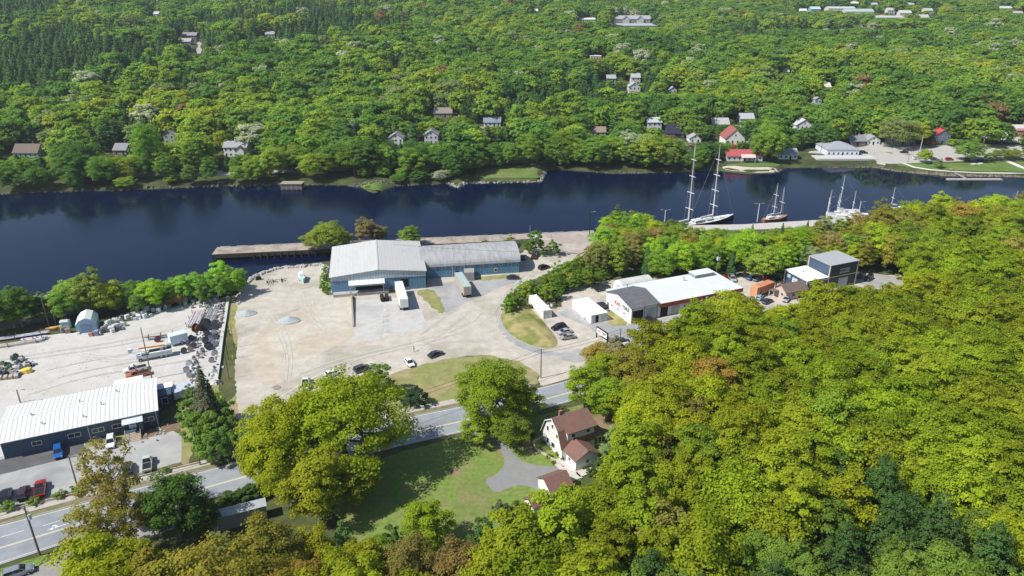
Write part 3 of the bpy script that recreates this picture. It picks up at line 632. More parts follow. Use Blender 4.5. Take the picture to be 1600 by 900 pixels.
# palette: plain leaf colours
YG, YG2, LG, MG, DG = (0.130, 0.158, 0.011), (0.19, 0.175, 0.008), (0.10, 0.155, 0.014), (0.062, 0.105, 0.016), (0.032, 0.062, 0.014)
OL, RU, PG, CO, CO2, BR = (0.13, 0.12, 0.018), (0.17, 0.105, 0.022), (0.13, 0.175, 0.075), (0.022, 0.048, 0.024), (0.035, 0.07, 0.032), (0.13, 0.10, 0.03)
SG = (0.115, 0.15, 0.05)
def jit(c, a=0.12, r=rnd):
    k = 1+r.uniform(-a, a); return tuple(max(0.003, v*k*(1+r.uniform(-a*.22, a*.22))) for v in c)
def inpoly(px, py, P):
    c = False; n = len(P)
    for i in range(n):
        (x1, y1), (x2, y2) = P[i], P[(i+1) % n]
        if (y1 > py) != (y2 > py) and px < (x2-x1)*(py-y1)/(y2-y1)+x1: c = not c
    return c
def fill(P, step, zc, chooser, seed, jitter=0.38):
    """jittered rows of trees whose crown centre (at height zc) falls in the photo polygon P"""
    r = random.Random(seed); W_ = [at(a, b, zc) for a, b in P]
    x0, x1 = min(p.x for p in W_), max(p.x for p in W_); y0, y1 = min(p.y for p in W_), max(p.y for p in W_); WP = [(p.x, p.y) for p in W_]
    y = y0; row = 0
    while y < y1:
        x = x0+(row % 2)*step/2
        while x < x1:
            a, b = x+r.uniform(-jitter, jitter)*step, y+r.uniform(-jitter, jitter)*step
            if inpoly(a, b, WP) and not any((a-e[0])**2+(b-e[1])**2 < e[2]**2 for e in EXCL): chooser(a, b, r)
            x += step
        y += step*0.87; row += 1
# ------------------------------------------------------------------ building helpers (local frame: x along the front, y into the depth)
def slab(mb, pts, th, mi=0):
    """roof plane: four corner points (counter-clockwise from above) given thickness downwards"""
    lo = [(p[0], p[1], p[2]-th) for p in pts]; mb.loft([lo, list(pts)], mi)
def walls_box(mb, x0, x1, y0, y1, z0, z1, mi=0): mb.box(((x0+x1)/2, (y0+y1)/2, z0), (x1-x0, y1-y0, z1-z0), mi=mi)
def window(root, x, y, z, w_, h_, face='front', frame=None, off=0.0, panes=1, name='window'):
    """window part (glass) with its frame as a sub-part, centred at x,y,z on a wall facing -y (front), -x (side) or +y"""
    t = 0.06; ang = {'front': 0, 'side': -math.pi/2, 'back': math.pi, 'end': math.pi/2}[face]
    mb = MB(); mb.box((0, -0.02, -h_/2), (w_, 0.04, h_)); g_ = mb.build(name, GLASS, root, (x, y, z), ang)
    mf = MB(); fw_ = 0.09
    for sx in (-1, 1): mf.box((sx*(w_/2+fw_/2), -0.04, -h_/2-fw_), (fw_, 0.08, h_+2*fw_))
    for sz in (-1, 1): mf.box((0, -0.04, sz*(h_/2+fw_/2)-fw_/2), (w_, 0.08, fw_))
    for k in range(1, panes): mf.box((-w_/2+w_*k/panes, -0.045, -h_/2), (0.06, 0.05, h_))
    mf.build('frame', frame or WHITE, g_); return g_
def door(root, x, y, z, w_, h_, mat, face='front', handle=True, name='door'):
    ang = {'front': 0, 'side': -math.pi/2, 'back': math.pi, 'end': math.pi/2}[face]
    mb = MB(); mb.box((0, -0.03, 0), (w_, 0.06, h_)); d = mb.build(name, mat, root, (x, y, z), ang)
    if handle: MB().box((w_*0.38, -0.09, h_*.45), (0.12, 0.06, 0.06)).build('handle', STEEL, d)
    return d
def text(root, s, x, y, z, size, mat, face='front', name='lettering', ext=0.02, wx=1.0, bold=0.0):
    c = bpy.data.curves.new(name, 'FONT'); c.body = s; c.size = size; c.extrude = ext; c.align_x = 'CENTER'; c.align_y = 'CENTER'; c.offset = bold
    t = bpy.data.objects.new('tmp', c); COL.objects.link(t)
    dg = bpy.context.evaluated_depsgraph_get(); me = bpy.data.meshes.new_from_object(t.evaluated_get(dg)); bpy.data.objects.remove(t)
    me.materials.clear(); me.materials.append(mat); o = bpy.data.objects.new(name, me); COL.objects.link(o); o.parent = root
    o.location = (x, y, z); o.rotation_euler = (math.pi/2, 0, {'front': 0, 'side': -math.pi/2}[face]); o.scale = (wx, 1, 1); return o
BLUE = MR('blue_cladding', (0.095, 0.215, 0.335), 'X', 0.9, 0.5, 0.55, var=0.1); BLUE_D = MR('navy_cladding', (0.045, 0.082, 0.13), 'X', 0.6, 0.3, 0.6)
BAND = MR('pale_cladding', (0.36, 0.43, 0.47), 'X', 0.9, 0.6, 0.5, line=0.55)
ROOFG = MR('galvanised_roof', (0.53, 0.53, 0.515), 'X', 1.2, 0.15, 0.6, 0.0, var=0.08, stain=(0.50, 0.48, 0.45), line=0.93)
ROOFG2 = MR('weathered_roof', (0.48, 0.475, 0.465), 'X', 1.2, 0.15, 0.6, 0.0, var=0.09, stain=(0.44, 0.39, 0.35), line=0.93)
# ---- big blue warehouse
def warehouse():
    p, L, a = basis((519, 461), (666, 450)); D = 29.0; hl = 6.2; rise = 1.5
    root = thing('warehouse', 'big steel-blue metal warehouse with a pale ribbed low gable roof and loading dock', 'warehouse', p, a)
    EXCL.append((p.x+8, p.y+16, 24)); q = (L*0.5, hl+rise)
    mb = MB(); mb.loft([[(0, y, 0), (L, y, 0), (L, y, hl), (q[0], y, q[1]), (0, y, hl)] for y in (0, D)]); mb.build('wall', BLUE, root)
    mb = MB(); zb = hl-1.75                                              # paler cladding band across the front gable
    mb.loft([[(-0.05, y, zb+0.35), (L+0.05, y, zb), (L+0.05, y, hl+0.02), (q[0], y, q[1]), (-0.05, y, hl+0.02)] for y in (-0.16, -0.02)]); mb.build('gable_band', BAND, root)
    for s, m in ((0, ROOFG), (1, ROOFG2)):
        x0, x1 = ((-0.4, q[0]-0.02), (L+0.4, q[0]+0.02))[s]; mb = MB(); slab(mb, [(x0, -0.5, hl+0.12), (x1, -0.5, q[1]+0.2), (x1, D+0.4, q[1]+0.2), (x0, D+0.4, hl+0.12)], 0.14); r_ = mb.build('roof', m, root)
        r_['label'] = ['pale grey roof slope', 'rust-tinged grey roof slope'][s]
    MB().box((q[0], D/2-0.1, q[1]+0.2), (0.5, D+0.9, 0.1)).build('ridge_cap', ROOFG2, root)
    # loading bay: flat near-black panel painting the opening's shade, raised platform, canopy on posts
    xa, xb = L*0.195, L*0.55
    MB().box(((xa+1.6+xb)/2, -0.04, 1.1), (xb-xa-1.9, 0.08, 2.6)).build('dock_shade_panel', DARK, root)
    MB().box(((xa+xb)/2-2, -1.2, 0), (xb-xa+7, 2.3, 0.95)).build('loading_platform', CONC, root)
    mb = MB(); slab(mb, [(xa-0.4, -2.9, 4.05), (xb+0.3, -2.9, 4.05), (xb+0.3, -0.18, 4.65), (xa-0.4, -0.18, 4.65)], 0.16)
    cn = mb.build('canopy', MR('canopy_sheet', (0.66, 0.68, 0.67), 'X', 1.5, 0.3, 0.5), root)
    mb = MB(); [mb.box((xa+0.2+k*(xb-xa-0.4)/7, -3.0, 3.65), (0.1, 0.12, 0.35)) for k in range(8)]; mb.box(((xa+xb)/2, -2.98, 3.6), (xb-xa, .1, .12)); mb.build('canopy_edge', STEEL, cn)
    for x in (xa+0.1, xb-0.2): MB().cyl((x, -2.7, 0), (x, -2.7, 3.95), 0.09).build('canopy_post', STEEL, root)
    door(root, L*0.77, 0, 1.1, 2.6, 2.7, DARK, handle=False, name='dock_door'); MB().box((L*0.64, -0.5, 0), (2.6, .9, 1.0)).build('dock_leveller', M('old_timber', (0.16, 0.13, 0.11), .9), root)
    MB().box((L*0.035, -0.45, 0), (1.3, .8, 0.5)).build('entrance_step', CONC, root)
    return root
warehouse()
# ---- long arch-roofed building
def arch_hall():
    p, L, a = basis((660, 435.6), (811, 426)); D = 16.0; h = 4.1; ris = 3.9
    root = thing('arched_hall', 'long blue building with a rounded grey barrel roof beside the big warehouse', 'building', p, a); EXCL.append((p.x+9, p.y+10, 13)); EXCL.append((p.x+24, p.y+12, 13))
    MB().box((L/2, D/2, 0), (L, D, h)).build('wall', BLUE, root)
    prof = []
    for k in range(17):
        t = math.pi*k/16; prof.append((D/2-(D/2+0.35)*math.cos(t), h+ris*math.sin(t)**0.9))
    mb = MB(); outer = prof; inner = [(D/2+(y-D/2)*0.985, h+(z-h)*0.985-0.02) for y, z in prof]
    ring = lambda x: [(x, y, z+0.05) for y, z in outer]+[(x, y, z) for y, z in inner[::-1]]
    mb.loft([ring(-0.3), ring(L+0.45)]); mb.build('roof', MR('barrel_roof', (0.35, 0.355, 0.36), 'X', 0.8, 0.3, 0.6, 0.0, var=0.2, stain=(0.34, 0.34, 0.34), line=0.85), root, smooth=False)
    for x in (0.06, L-0.06):
        mb = MB(); pts = [(x, y, z) for y, z in inner]; mb.loft([[(x-0.05, q[1], q[2]) for q in pts], [(x+0.05, q[1], q[2]) for q in pts]]); mb.build('end_wall', BLUE, root)
    for k in range(9): window(root, L*(0.12+0.098*k), 0, 3.4, 1.1, 0.5)
    window(root, L*0.755, 0, 1.6, 1.0, 1.0); door(root, L*0.36, 0, 0, 1.0, 2.1, DARK)
    for x in (L*0.31, L*0.43): MB().cyl((x, -0.35, 0), (x, -0.35, 4.6), 0.12).build('vent_pipe', STEEL, root)
arch_hall()
# ---- long navy building with white ribbed roof by the road
def office():
    p, L, a = basis((8, 718), (250, 665)); D = 15.4; h = 4.3; rise = 1.0
    root = thing('office_building', 'long low navy building with a bright white ribbed roof near the road', 'building', p, a)
    mb = MB(); mb.loft([[(x, 0, 0), (x, D, 0), (x, D, h), (x, D/2, h+rise), (x, 0, h)] for x in (0, L)]); mb.build('wall', BLUE_D, root)
    WR = MR('white_ribbed_roof', (0.70, 0.70, 0.69), 'X', 0.9, 0.5, 0.5, var=0.05, line=0.5)
    for s in (0, 1):
        y0, y1 = ((-0.45, D/2), (D+0.45, D/2))[s]; mb = MB(); slab(mb, [(-0.5, y0, h+0.05), (L+0.4, y0, h+0.05), (L+0.4, y1, h+rise+.12), (-0.5, y1, h+rise+.12)], 0.12); mb.build('roof', WR, root)
    MB().box((L/2, D/2, h+rise+.1), (L+0.9, 0.35, 0.07)).build('ridge_cap', WHITE, root)
    MB().box((L/2, -0.5, h-0.09), (L+0.8, 0.1, 0.14)).build('gutter', WHITE, root)
    for x, y, w_ in ((7.6, 3.2, .5), (15.6, 2.6, .5), (14.5, 9.2, .5), (22, 11.0, .5), (5.2, 7.3, .4), (19, 6, .4)):
        z = h+0.05+rise*(min(y, D-y)/(D/2)); MB().cyl((x, y, z), (x, y, z+0.55), 0.12).cyl((x, y, z+.55), (x, y, z+.65), .22).build('roof_vent', STEEL, root)
    for x, w_, pn in ((6.3, 1.7, 2), (13.4, 2.3, 2), (18.0, 2.2, 2), (21.9, 2.2, 2), (28.2, 2.0, 2)): window(root, x*L/30.1, 0, 2.3, w_, 0.9, panes=pn)
    door(root, 9.0, 0, 0, 1.2, 2.2, BLUE_D)
    for x in (16.2*L/30.1, L-0.3): MB().cyl((x, -0.12, 0), (x, -0.12, h), 0.06).build('downpipe', WHITE, root)
    # porch with steps
    xp = L*0.825; po = MB().box((xp+1.7, -0.9, 0.9), (0.9, 1.9, 2.7)).build('porch', BLUE_D, root)
    MB().box((xp-.1, -0.95, 0), (3.3, 1.9, 0.9)).build('porch_base', BLUE_D, po)
    mb = MB(); slab(mb, [(xp-1.9, -2.4, 3.5), (xp+2.3, -2.4, 3.5), (xp+2.3, -0.05, 3.9), (xp-1.9, -0.05, 3.9)], 0.12); mb.build('porch_roof', M('pale_sheet', (0.58, 0.62, 0.66), 0.5), po)
    door(root, xp-.1, -0.02, 0.9, 1.5, 2.2, WHITE); window(root, xp-.1, -0.1, 2.3, 0.9, 0.9, name='door_glass')
    tm = M('pale_timber', (0.50, 0.42, 0.32), 0.85, var=0.1); mb = MB()
    for k in range(6): mb.box((xp-.1, -2.1-0.42*k, 0), (3.0, 0.36, 0.85-0.14*k))
    st = mb.build('steps', tm, root)
    for s in (-1, 1): MB().box((xp-.1+s*1.55, -3.2, 0.0), (0.1, 2.7, 0.12)).cyl((xp-.1+s*1.55, -1.95, .0), (xp-.1+s*1.55, -1.95, 1.9), .05).cyl((xp-.1+s*1.55, -4.3, 0), (xp-.1+s*1.55, -4.3, 1.05), .05).cyl((xp-.1+s*1.55, -1.95, 1.85), (xp-.1+s*1.55, -4.3, 1.0), .05).build('handrail', tm, st)
    # lower annex at the end
    an = MB().box((L+1.6, D*0.72, 0), (3.0, 6.0, 3.2)).build('annex', BLUE_D, root); MB().box((L+1.7, D*.83, 3.2), (3.4, 2.6, .12)).build('annex_roof', WHITE, an)
    window(root, L+1.5, D*0.72-3.0, 1.7, 1.1, 1.5, frame=WHITE)
    MB().box((L*0.8, D+2.0, 3.9), (6.4, 3.2, 0.25)).box((L*0.8-2.9, D+3.2, 0), (.15, .15, 3.9)).box((L*0.8+2.9, D+3.2, 0), (.15, .15, 3.9)).build('rear_canopy', WHITE, root)
    return root
office()
# ---- garage with gable end and the long flat-roofed shop behind it
def gframe(pl, pr): return basis(pl, pr)
def tyre_garage():
    p, L, a = basis((985.5, 506), (1030, 495.6)); L = 10.0; D = 13.4; h = 4.9; rise = 1.9
    root = thing('garage_building', 'white gable-ended garage with dark grey roof, red and black lettering on its end wall', 'building', p, a); EXCL.append((p.x+2, p.y+8, 10))
    yr = D*0.55
    mb = MB(); mb.loft([[(x, 0, 0), (x, D, 0), (x, D, h+.3), (x, yr, h+rise), (x, 0, h)] for x in (0, L)]); mb.build('wall', MR('white_cladding', (0.78, 0.78, 0.77), 'Y', 1.2, 0.15, 0.6, var=0.04, line=.95), root)
    SH = M('grey_shingle', (0.115, 0.12, 0.135), 0.9, var=0.14, scale=2.5, stretch=(0.6, 2, 1), col2=(0.15, 0.15, 0.16))
    for s in (0, 1):
        y0, y1, za = ((-0.35, yr, h), (D+0.35, yr, h+.3))[s]; mb = MB(); slab(mb, [(-0.3, y0, za+.02), (L+0.1, y0, za+.02), (L+0.1, y1, h+rise+.15), (-0.3, y1, h+rise+.15)], 0.14); mb.build('roof', SH, root)
    MB().box((2.4, -0.03, 0.02), (3.7, 0.06, 3.9)).build('bay_shade_panel', DARK, root)  # flat black panel; the open bay's inner shade is put into its colour
    g2 = MB().box((7.1, -0.05, 0.02), (3.6, 0.08, 3.9)).build('bay_door', MR('pale_door', (0.42, 0.47, 0.50), 'Z', 0.55, 0.4, 0.6), root)
    for x, w_ in ((4.7, .5), (9.4, .6), (.25, .4)): MB().box((x, -0.06, 0), (w_, .1, 4.6)).build('door_post', M('grey_trim', (0.33, 0.34, 0.36), .7), root)
    for y in (3.6, 6.9, 10.1): window(root, 0, y, 2.0, 0.75, 0.5, 'side')
    door(root, 0, 12.3, 0, 0.9, 2.1, M('brown_door', (0.2, 0.10, 0.08), .7), 'side')
    RT = M('red_letter', (0.60, 0.05, 0.045), 0.5); BT = M('black_letter', (0.02, 0.02, 0.02), 0.5)
    text(root, 'KAL', -0.04, 7.2, 3.7, 1.6, RT, 'side', wx=1.15, bold=.05); text(root, 'TIRE', -0.04, 3.0, 3.7, 1.6, BT, 'side', wx=1.25, bold=.03)
    MB().cyl((5.6, D*.8, 5), (5.6, D*.8, 7.6), 0.12).cyl((5.6, D*.8, 7.6), (5.6, D*.8, 7.75), .28).build('flue', STEEL, root)
    # lean-to of the tyre racks along the wall
    return root, p, a
_, gp, ga = tyre_garage()
def shop():
    p = gp+Vector((math.cos(ga), math.sin(ga), 0))*10.0; e = at(1156, 470.5); d = e-p; L = d.length; a = math.atan2(d.y, d.x); D = 15.2; h = 4.7
    root = thing('tyre_shop', 'long workshop with a pale mint flat roof and dark red fascia over white walls', 'building', p, a); EXCL.append((p.x+8, p.y+10, 12)); EXCL.append((p.x+21, p.y+15, 12)); EXCL.append((p.x-2, p.y+16, 8))
    MB().box((L/2, D/2, 0), (L, D, h-0.1)).build('wall', M('white_wall', (0.60, 0.60, 0.61), .8, var=.06), root)
    x0 = -0.6
    mb = MB(); slab(mb, [(x0+.8, -0.4, h), (L+0.35, -0.4, h), (L+0.35, D+.3, h+.3), (x0-8.5, D+.3, h+.3), (x0-8.5, D*0.9, h+.29), (x0+.8, D*0.9-.2, h+.29)][:4] if False else [(x0+.8, -0.4, h), (L+.35, -0.4, h), (L+.35, D+.3, h+.3), (x0+.8, D+.3, h+.3)], 0.2)
    mb.build('roof', M('mint_roof', (0.62, 0.65, 0.635), 0.6, var=0.05, scale=.3), root)
    MB().box(((x0-9.5)/2+.2, D*.85, h-.15), (9.4, D*.3+.4, .35)).build('roof', MATS['mint_roof'], root)
    MB().box(((x0-9)/2+.2, D*.86, 0), (8.6, D*.25, h-.16)).build('rear_wing', MATS['white_wall'], root)
    MB().box((L/2+.1, -0.47, h-1.35), (L+0.3, 0.12, 1.3)).build('fascia', M('red_fascia', (0.33, 0.055, 0.045), .6, var=.08), root)
    MB().box((L-5.6, D-1.9, h+.05), (7.5, 3.6, 1.3)).build('roof_box', M('grey_roof_box', (0.22, 0.27, 0.32), .7), root); MB().box((L-5.6, D-1.9, h+1.35), (7.9, 4.0, .1)).build('roof_box_lid', MATS['mint_roof'], root)
    MB().cyl((L*.55, D*.75, h), (L*.55, D*.75, h+1.3), 0.16).cyl((L*.55, D*.75, h+1.3), (L*.55, D*.75, h+1.45), .3).build('flue', STEEL, root)
    MB().box((2.0, -0.03, 0.02), (2.6, .06, 3.1)).build('bay_shade_panel', DARK, root)  # near-black sheet on the wall paints the unlit inside of the bay
    MB().box((6.0, -0.04, 0.02), (3.0, .06, 3.1)).build('bay_door', MR('bay_door2', (0.36, 0.40, 0.43), 'Z', .5, .4, .6), root)
    window(root, 10.6, 0, 2.2, 3.2, .8, panes=3); window(root, 14.6, 0, 2.1, 1.0, 1.5)
    door(root, 16.3, 0, 0, 1.4, 2.6, GLASS)
    for x, w_ in ((18.6, 1.1), (21, 1.1), (23.2, 1.6), (26.4, 1.4)): window(root, x*L/30.6, 0, 2.2, w_, 1.4, panes=2 if w_ > 1.2 else 1)
    door(root, L-2.6, 0, 0, 1.3, 2.9, DARK)
    sg = MB().box((17.0, -.6, h-1.25), (2.6, .12, 1.1)).build('entrance_sign', M('navy_sign', (0.02, 0.03, 0.04), .5), root); text(sg, 'TIRE', 17.0, -.69, h-.7, .7, WHITE)
    return p, a, L
sp_, sa_, sL = shop()
def ramp():       # timber access ramp with handrail in front of the shop
    loc = sp_+Vector((math.cos(sa_), math.sin(sa_), 0))*18.5+Vector((math.sin(sa_), -math.cos(sa_), 0))*2.6
    root = thing('access_ramp', 'pale timber access ramp with a handrail running along the workshop front', 'ramp', loc, sa_); tm = MATS['pale_timber']
    MB().box((3.5, 0, 0.25), (11, 1.5, 0.12)).box((3.5, 0, 0), (10.6, .1, .25)).build('deck', tm, root); MB().box((-3.4, -0.3, 0), (2.2, 2.4, 1.0)).build('landing', M('orange_timber', (0.55, 0.30, 0.17), .8), root)
    mb = MB(); [mb.cyl((x, -.75, 0), (x, -.75, 1.3), .05) for x in (-1.6, 1, 3.5, 6, 8.8)]; mb.cyl((-1.8, -.75, 1.3), (9, -.75, 1.3), .05); mb.cyl((-1.8, -.75, .8), (9, -.75, .8), .04); mb.build('handrail', M('dark_timber', (0.12, 0.10, .08), .9), root)
ramp()
def quonset(name, label, pl, pr, depth, rad_h, mat, endmat, along='depth'):
    p, W, a = basis(pl, pr); root = thing(name, label, 'shed', p, a)
    prof = [(W/2-W/2*math.cos(math.pi*k/14), rad_h*math.sin(math.pi*k/14)**.8) for k in range(15)]
    mb = MB(); n = len(prof); mb.loft([[(x, y, z) for x, z in prof] for y in np.linspace(0, depth, 12)], cap=False, close=False); mb.build('roof', mat, root)
    for y in (0.05, depth-.05): MB().loft([[(x*.99+.03, y+s, z*.985) for x, z in prof] for s in (-.03, .03)]).build('end_wall', endmat, root)
    return root, W
# ribbed storage arch behind the garage; its axis runs parallel to the shop
pq = at(953, 453); _, Wq, aq = basis((953, 453), (972, 462))
root = thing('storage_arch', 'ribbed white half-round storage building tucked behind the garage', 'shed', at(974, 464), sa_); EXCL.append((at(985,455).x, at(985,455).y+3, 9))
Dq = 6.6; Lq = 11.5; prof = [(Dq/2-Dq/2*math.cos(math.pi*k/14), 4.6*math.sin(math.pi*k/14)**.75) for k in range(15)]
mb = MB(); mb.loft([[(x, y, z) for y, z in prof] for x in np.linspace(0, Lq, 2)], cap=False, close=False); mb.build('roof', MR('ribbed_arch', (0.62, 0.62, 0.60), 'X', 0.55, 1.0, .5, line=.35), root)
for x in (0.05, Lq): MB().loft([[(x+s, y, z*.985) for y, z in prof] for s in (-.03, .03)]).build('end_wall', WHITE, root)
MB().box((-0.02, 3.2, 0), (.06, 2.6, 3.0)).build('door', MR('grey_roller', (0.45, 0.45, 0.44), 'Z', .4, .4, .6), root)
# ---- navy garages
def navy():
    NV = MR('navy_siding', (0.050, 0.085, 0.145), 'Z', 0.35, 0.3, 0.6, var=.06, line=.85); NV2 = MR('dark_navy_siding', (0.018, 0.023, 0.042), 'Z', 0.35, 0.25, .6, var=.06, line=.85); CR = M('cream_trim', (0.62, 0.55, 0.44), .7)
    p = at(1258, 459.5); a = R(23.5); h = 4.6; L = 9.2; D = 9.8
    root = thing('low_navy_garage', 'low navy-sided garage with a white mono roof beside the taller navy hall', 'building', p, a); EXCL.append((p.x+3, p.y+7, 8))
    MB().box((L/2, D/2, 0), (L, D, h)).build('wall', NV, root); mb = MB(); slab(mb, [(-.3, -.3, h+.05), (L, -.3, h+.05), (L, D+.3, h+.45), (-.3, D+.3, h+.45)], .2); mb.build('roof', M('white_membrane', (0.72, 0.76, 0.76), .6, var=.05), root)
    for x, y in ((0.0, 0.0), (0, D)): MB().box((x, y, 0), (.3, .3, h)).build('corner_trim', CR, root)
    MB().box((L/2, -.32, h-.7), (L, .06, .25)).build('stripe', CR, root)
    for x in (2.6, 6.4): MB().box((x, -.04, 0), (3.2, .06, 3.4)).build('bay_door', MR('taupe_door', (0.14, 0.12, 0.11), 'Z', .6, .4, .6), root)
    for x in (4.5, L-.1): MB().box((x, -.08, 0), (.25, .1, 3.6)).build('door_post', CR, root)
    text(root, '88', -.04, 5.2, 2.7, 2.4, WHITE, 'side', wx=1.0, bold=.05)
    MB().box((-.05, 8.0, 2.9), (.1, 1.6, 1.1)).build('wall_plate', M('pale_blue_plate', (0.40, 0.48, 0.60), .5), root); MB().cyl((4, 6, h+.2), (4, 6, h+1.1), .14).build('flue', STEEL, root)
    p2 = p+Vector((math.cos(a), math.sin(a), 0))*(L+.03); h2 = 8.6; L2 = 12.2; D2 = 9.2
    root = thing('tall_navy_hall', 'tall dark navy hall with cream corner trim and a lettered white sign', 'building', p2, a); EXCL.append((p2.x+5, p2.y+7, 9))
    MB().box((L2/2, D2/2, 0), (L2, D2, h2)).build('wall', NV2, root)
    MB().box((-.012, D2/2, h+.5), (.06, D2, h2-h-.6)).build('side_wall', NV, root)
    mb = MB(); slab(mb, [(-.35, -.35, h2+.05), (L2+.35, -.35, h2+.05), (L2+.35, D2+.35, h2+.25), (-.35, D2+.35, h2+.25)], .2); mb.build('roof', M('grey_membrane', (0.36, 0.37, 0.39), .7, var=.07), root)
    for x, y in ((-.06, -.05), (L2, -.05), (-.06, D2)): MB().box((x, y, 0.01), (.32, .3, h2-.16)).build('corner_trim', CR, root)
    MB().box((L2/2, -.1, 4.1), (L2-.4, .08, .28)).build('stripe', M('yellow_stripe', (0.62, 0.53, 0.28), .7), root)
    MB().box((6.6, -.06, 0), (4.2, .08, 3.4)).build('bay_door', MR('grey_door3', (0.36, 0.38, 0.40), 'Z', .6, .4, .6), root)
    sg = MB().box((6.6, -.06, 5.1), (4.4, .08, 1.6)).build('sign_board', M('grey_sign', (0.42, 0.43, 0.45), .6), root); text(sg, 'AMSCO', 6.6, -.13, 5.9, 1.35, NV2, bold=.03)
navy()
def little_house():
    p, L, a = basis((1227, 470), (1262, 464)); L = 8.6; a = R(23); D = 5.2; h = 2.9; rise = 1.8
    root = thing('small_brown_roof_cabin', 'small pinkish cabin with a brown shingle roof before the navy garage', 'cabin', p, a); EXCL.append((p.x+3, p.y+5, 6))
    BR_ = M('brown_shingle', (0.17, 0.125, 0.105), .9, var=.14, scale=2.5, col2=(0.14, 0.12, 0.11)); PK = M('pink_stucco', (0.55, 0.42, 0.37), .9, var=.08)
    MB().loft([[(x, 0, 0), (x, D, 0), (x, D, h), (x, D/2, h+rise), (x, 0, h)] for x in (0, L)]).build('wall', PK, root)
    for s in (0, 1):
        y0 = (-.4, D+.4)[s]; mb = MB(); slab(mb, [(-.5, y0, h-.15), (L+.4, y0, h-.15), (L+.4, D/2, h+rise+.1), (-.5, D/2, h+rise+.1)], .14); mb.build('roof', BR_, root)
    window(root, 0, 1.7, 1.6, .9, .9, 'side'); window(root, 3, 0, 1.6, 1.2, 1.0); door(root, 5.6, 0, 0, .9, 2.1, DARK)
    po = MB().box((-1.2, 4.2, 2.2), (2.2, 2.2, .15)).build('porch_roof', BR_, root); MB().cyl((-2.1, 3.2, 0), (-2.1, 3.2, 2.2), .08).cyl((-2.1, 5.2, 0), (-2.1, 5.2, 2.2), .08).build('porch_post', WHITE, po)
little_house()
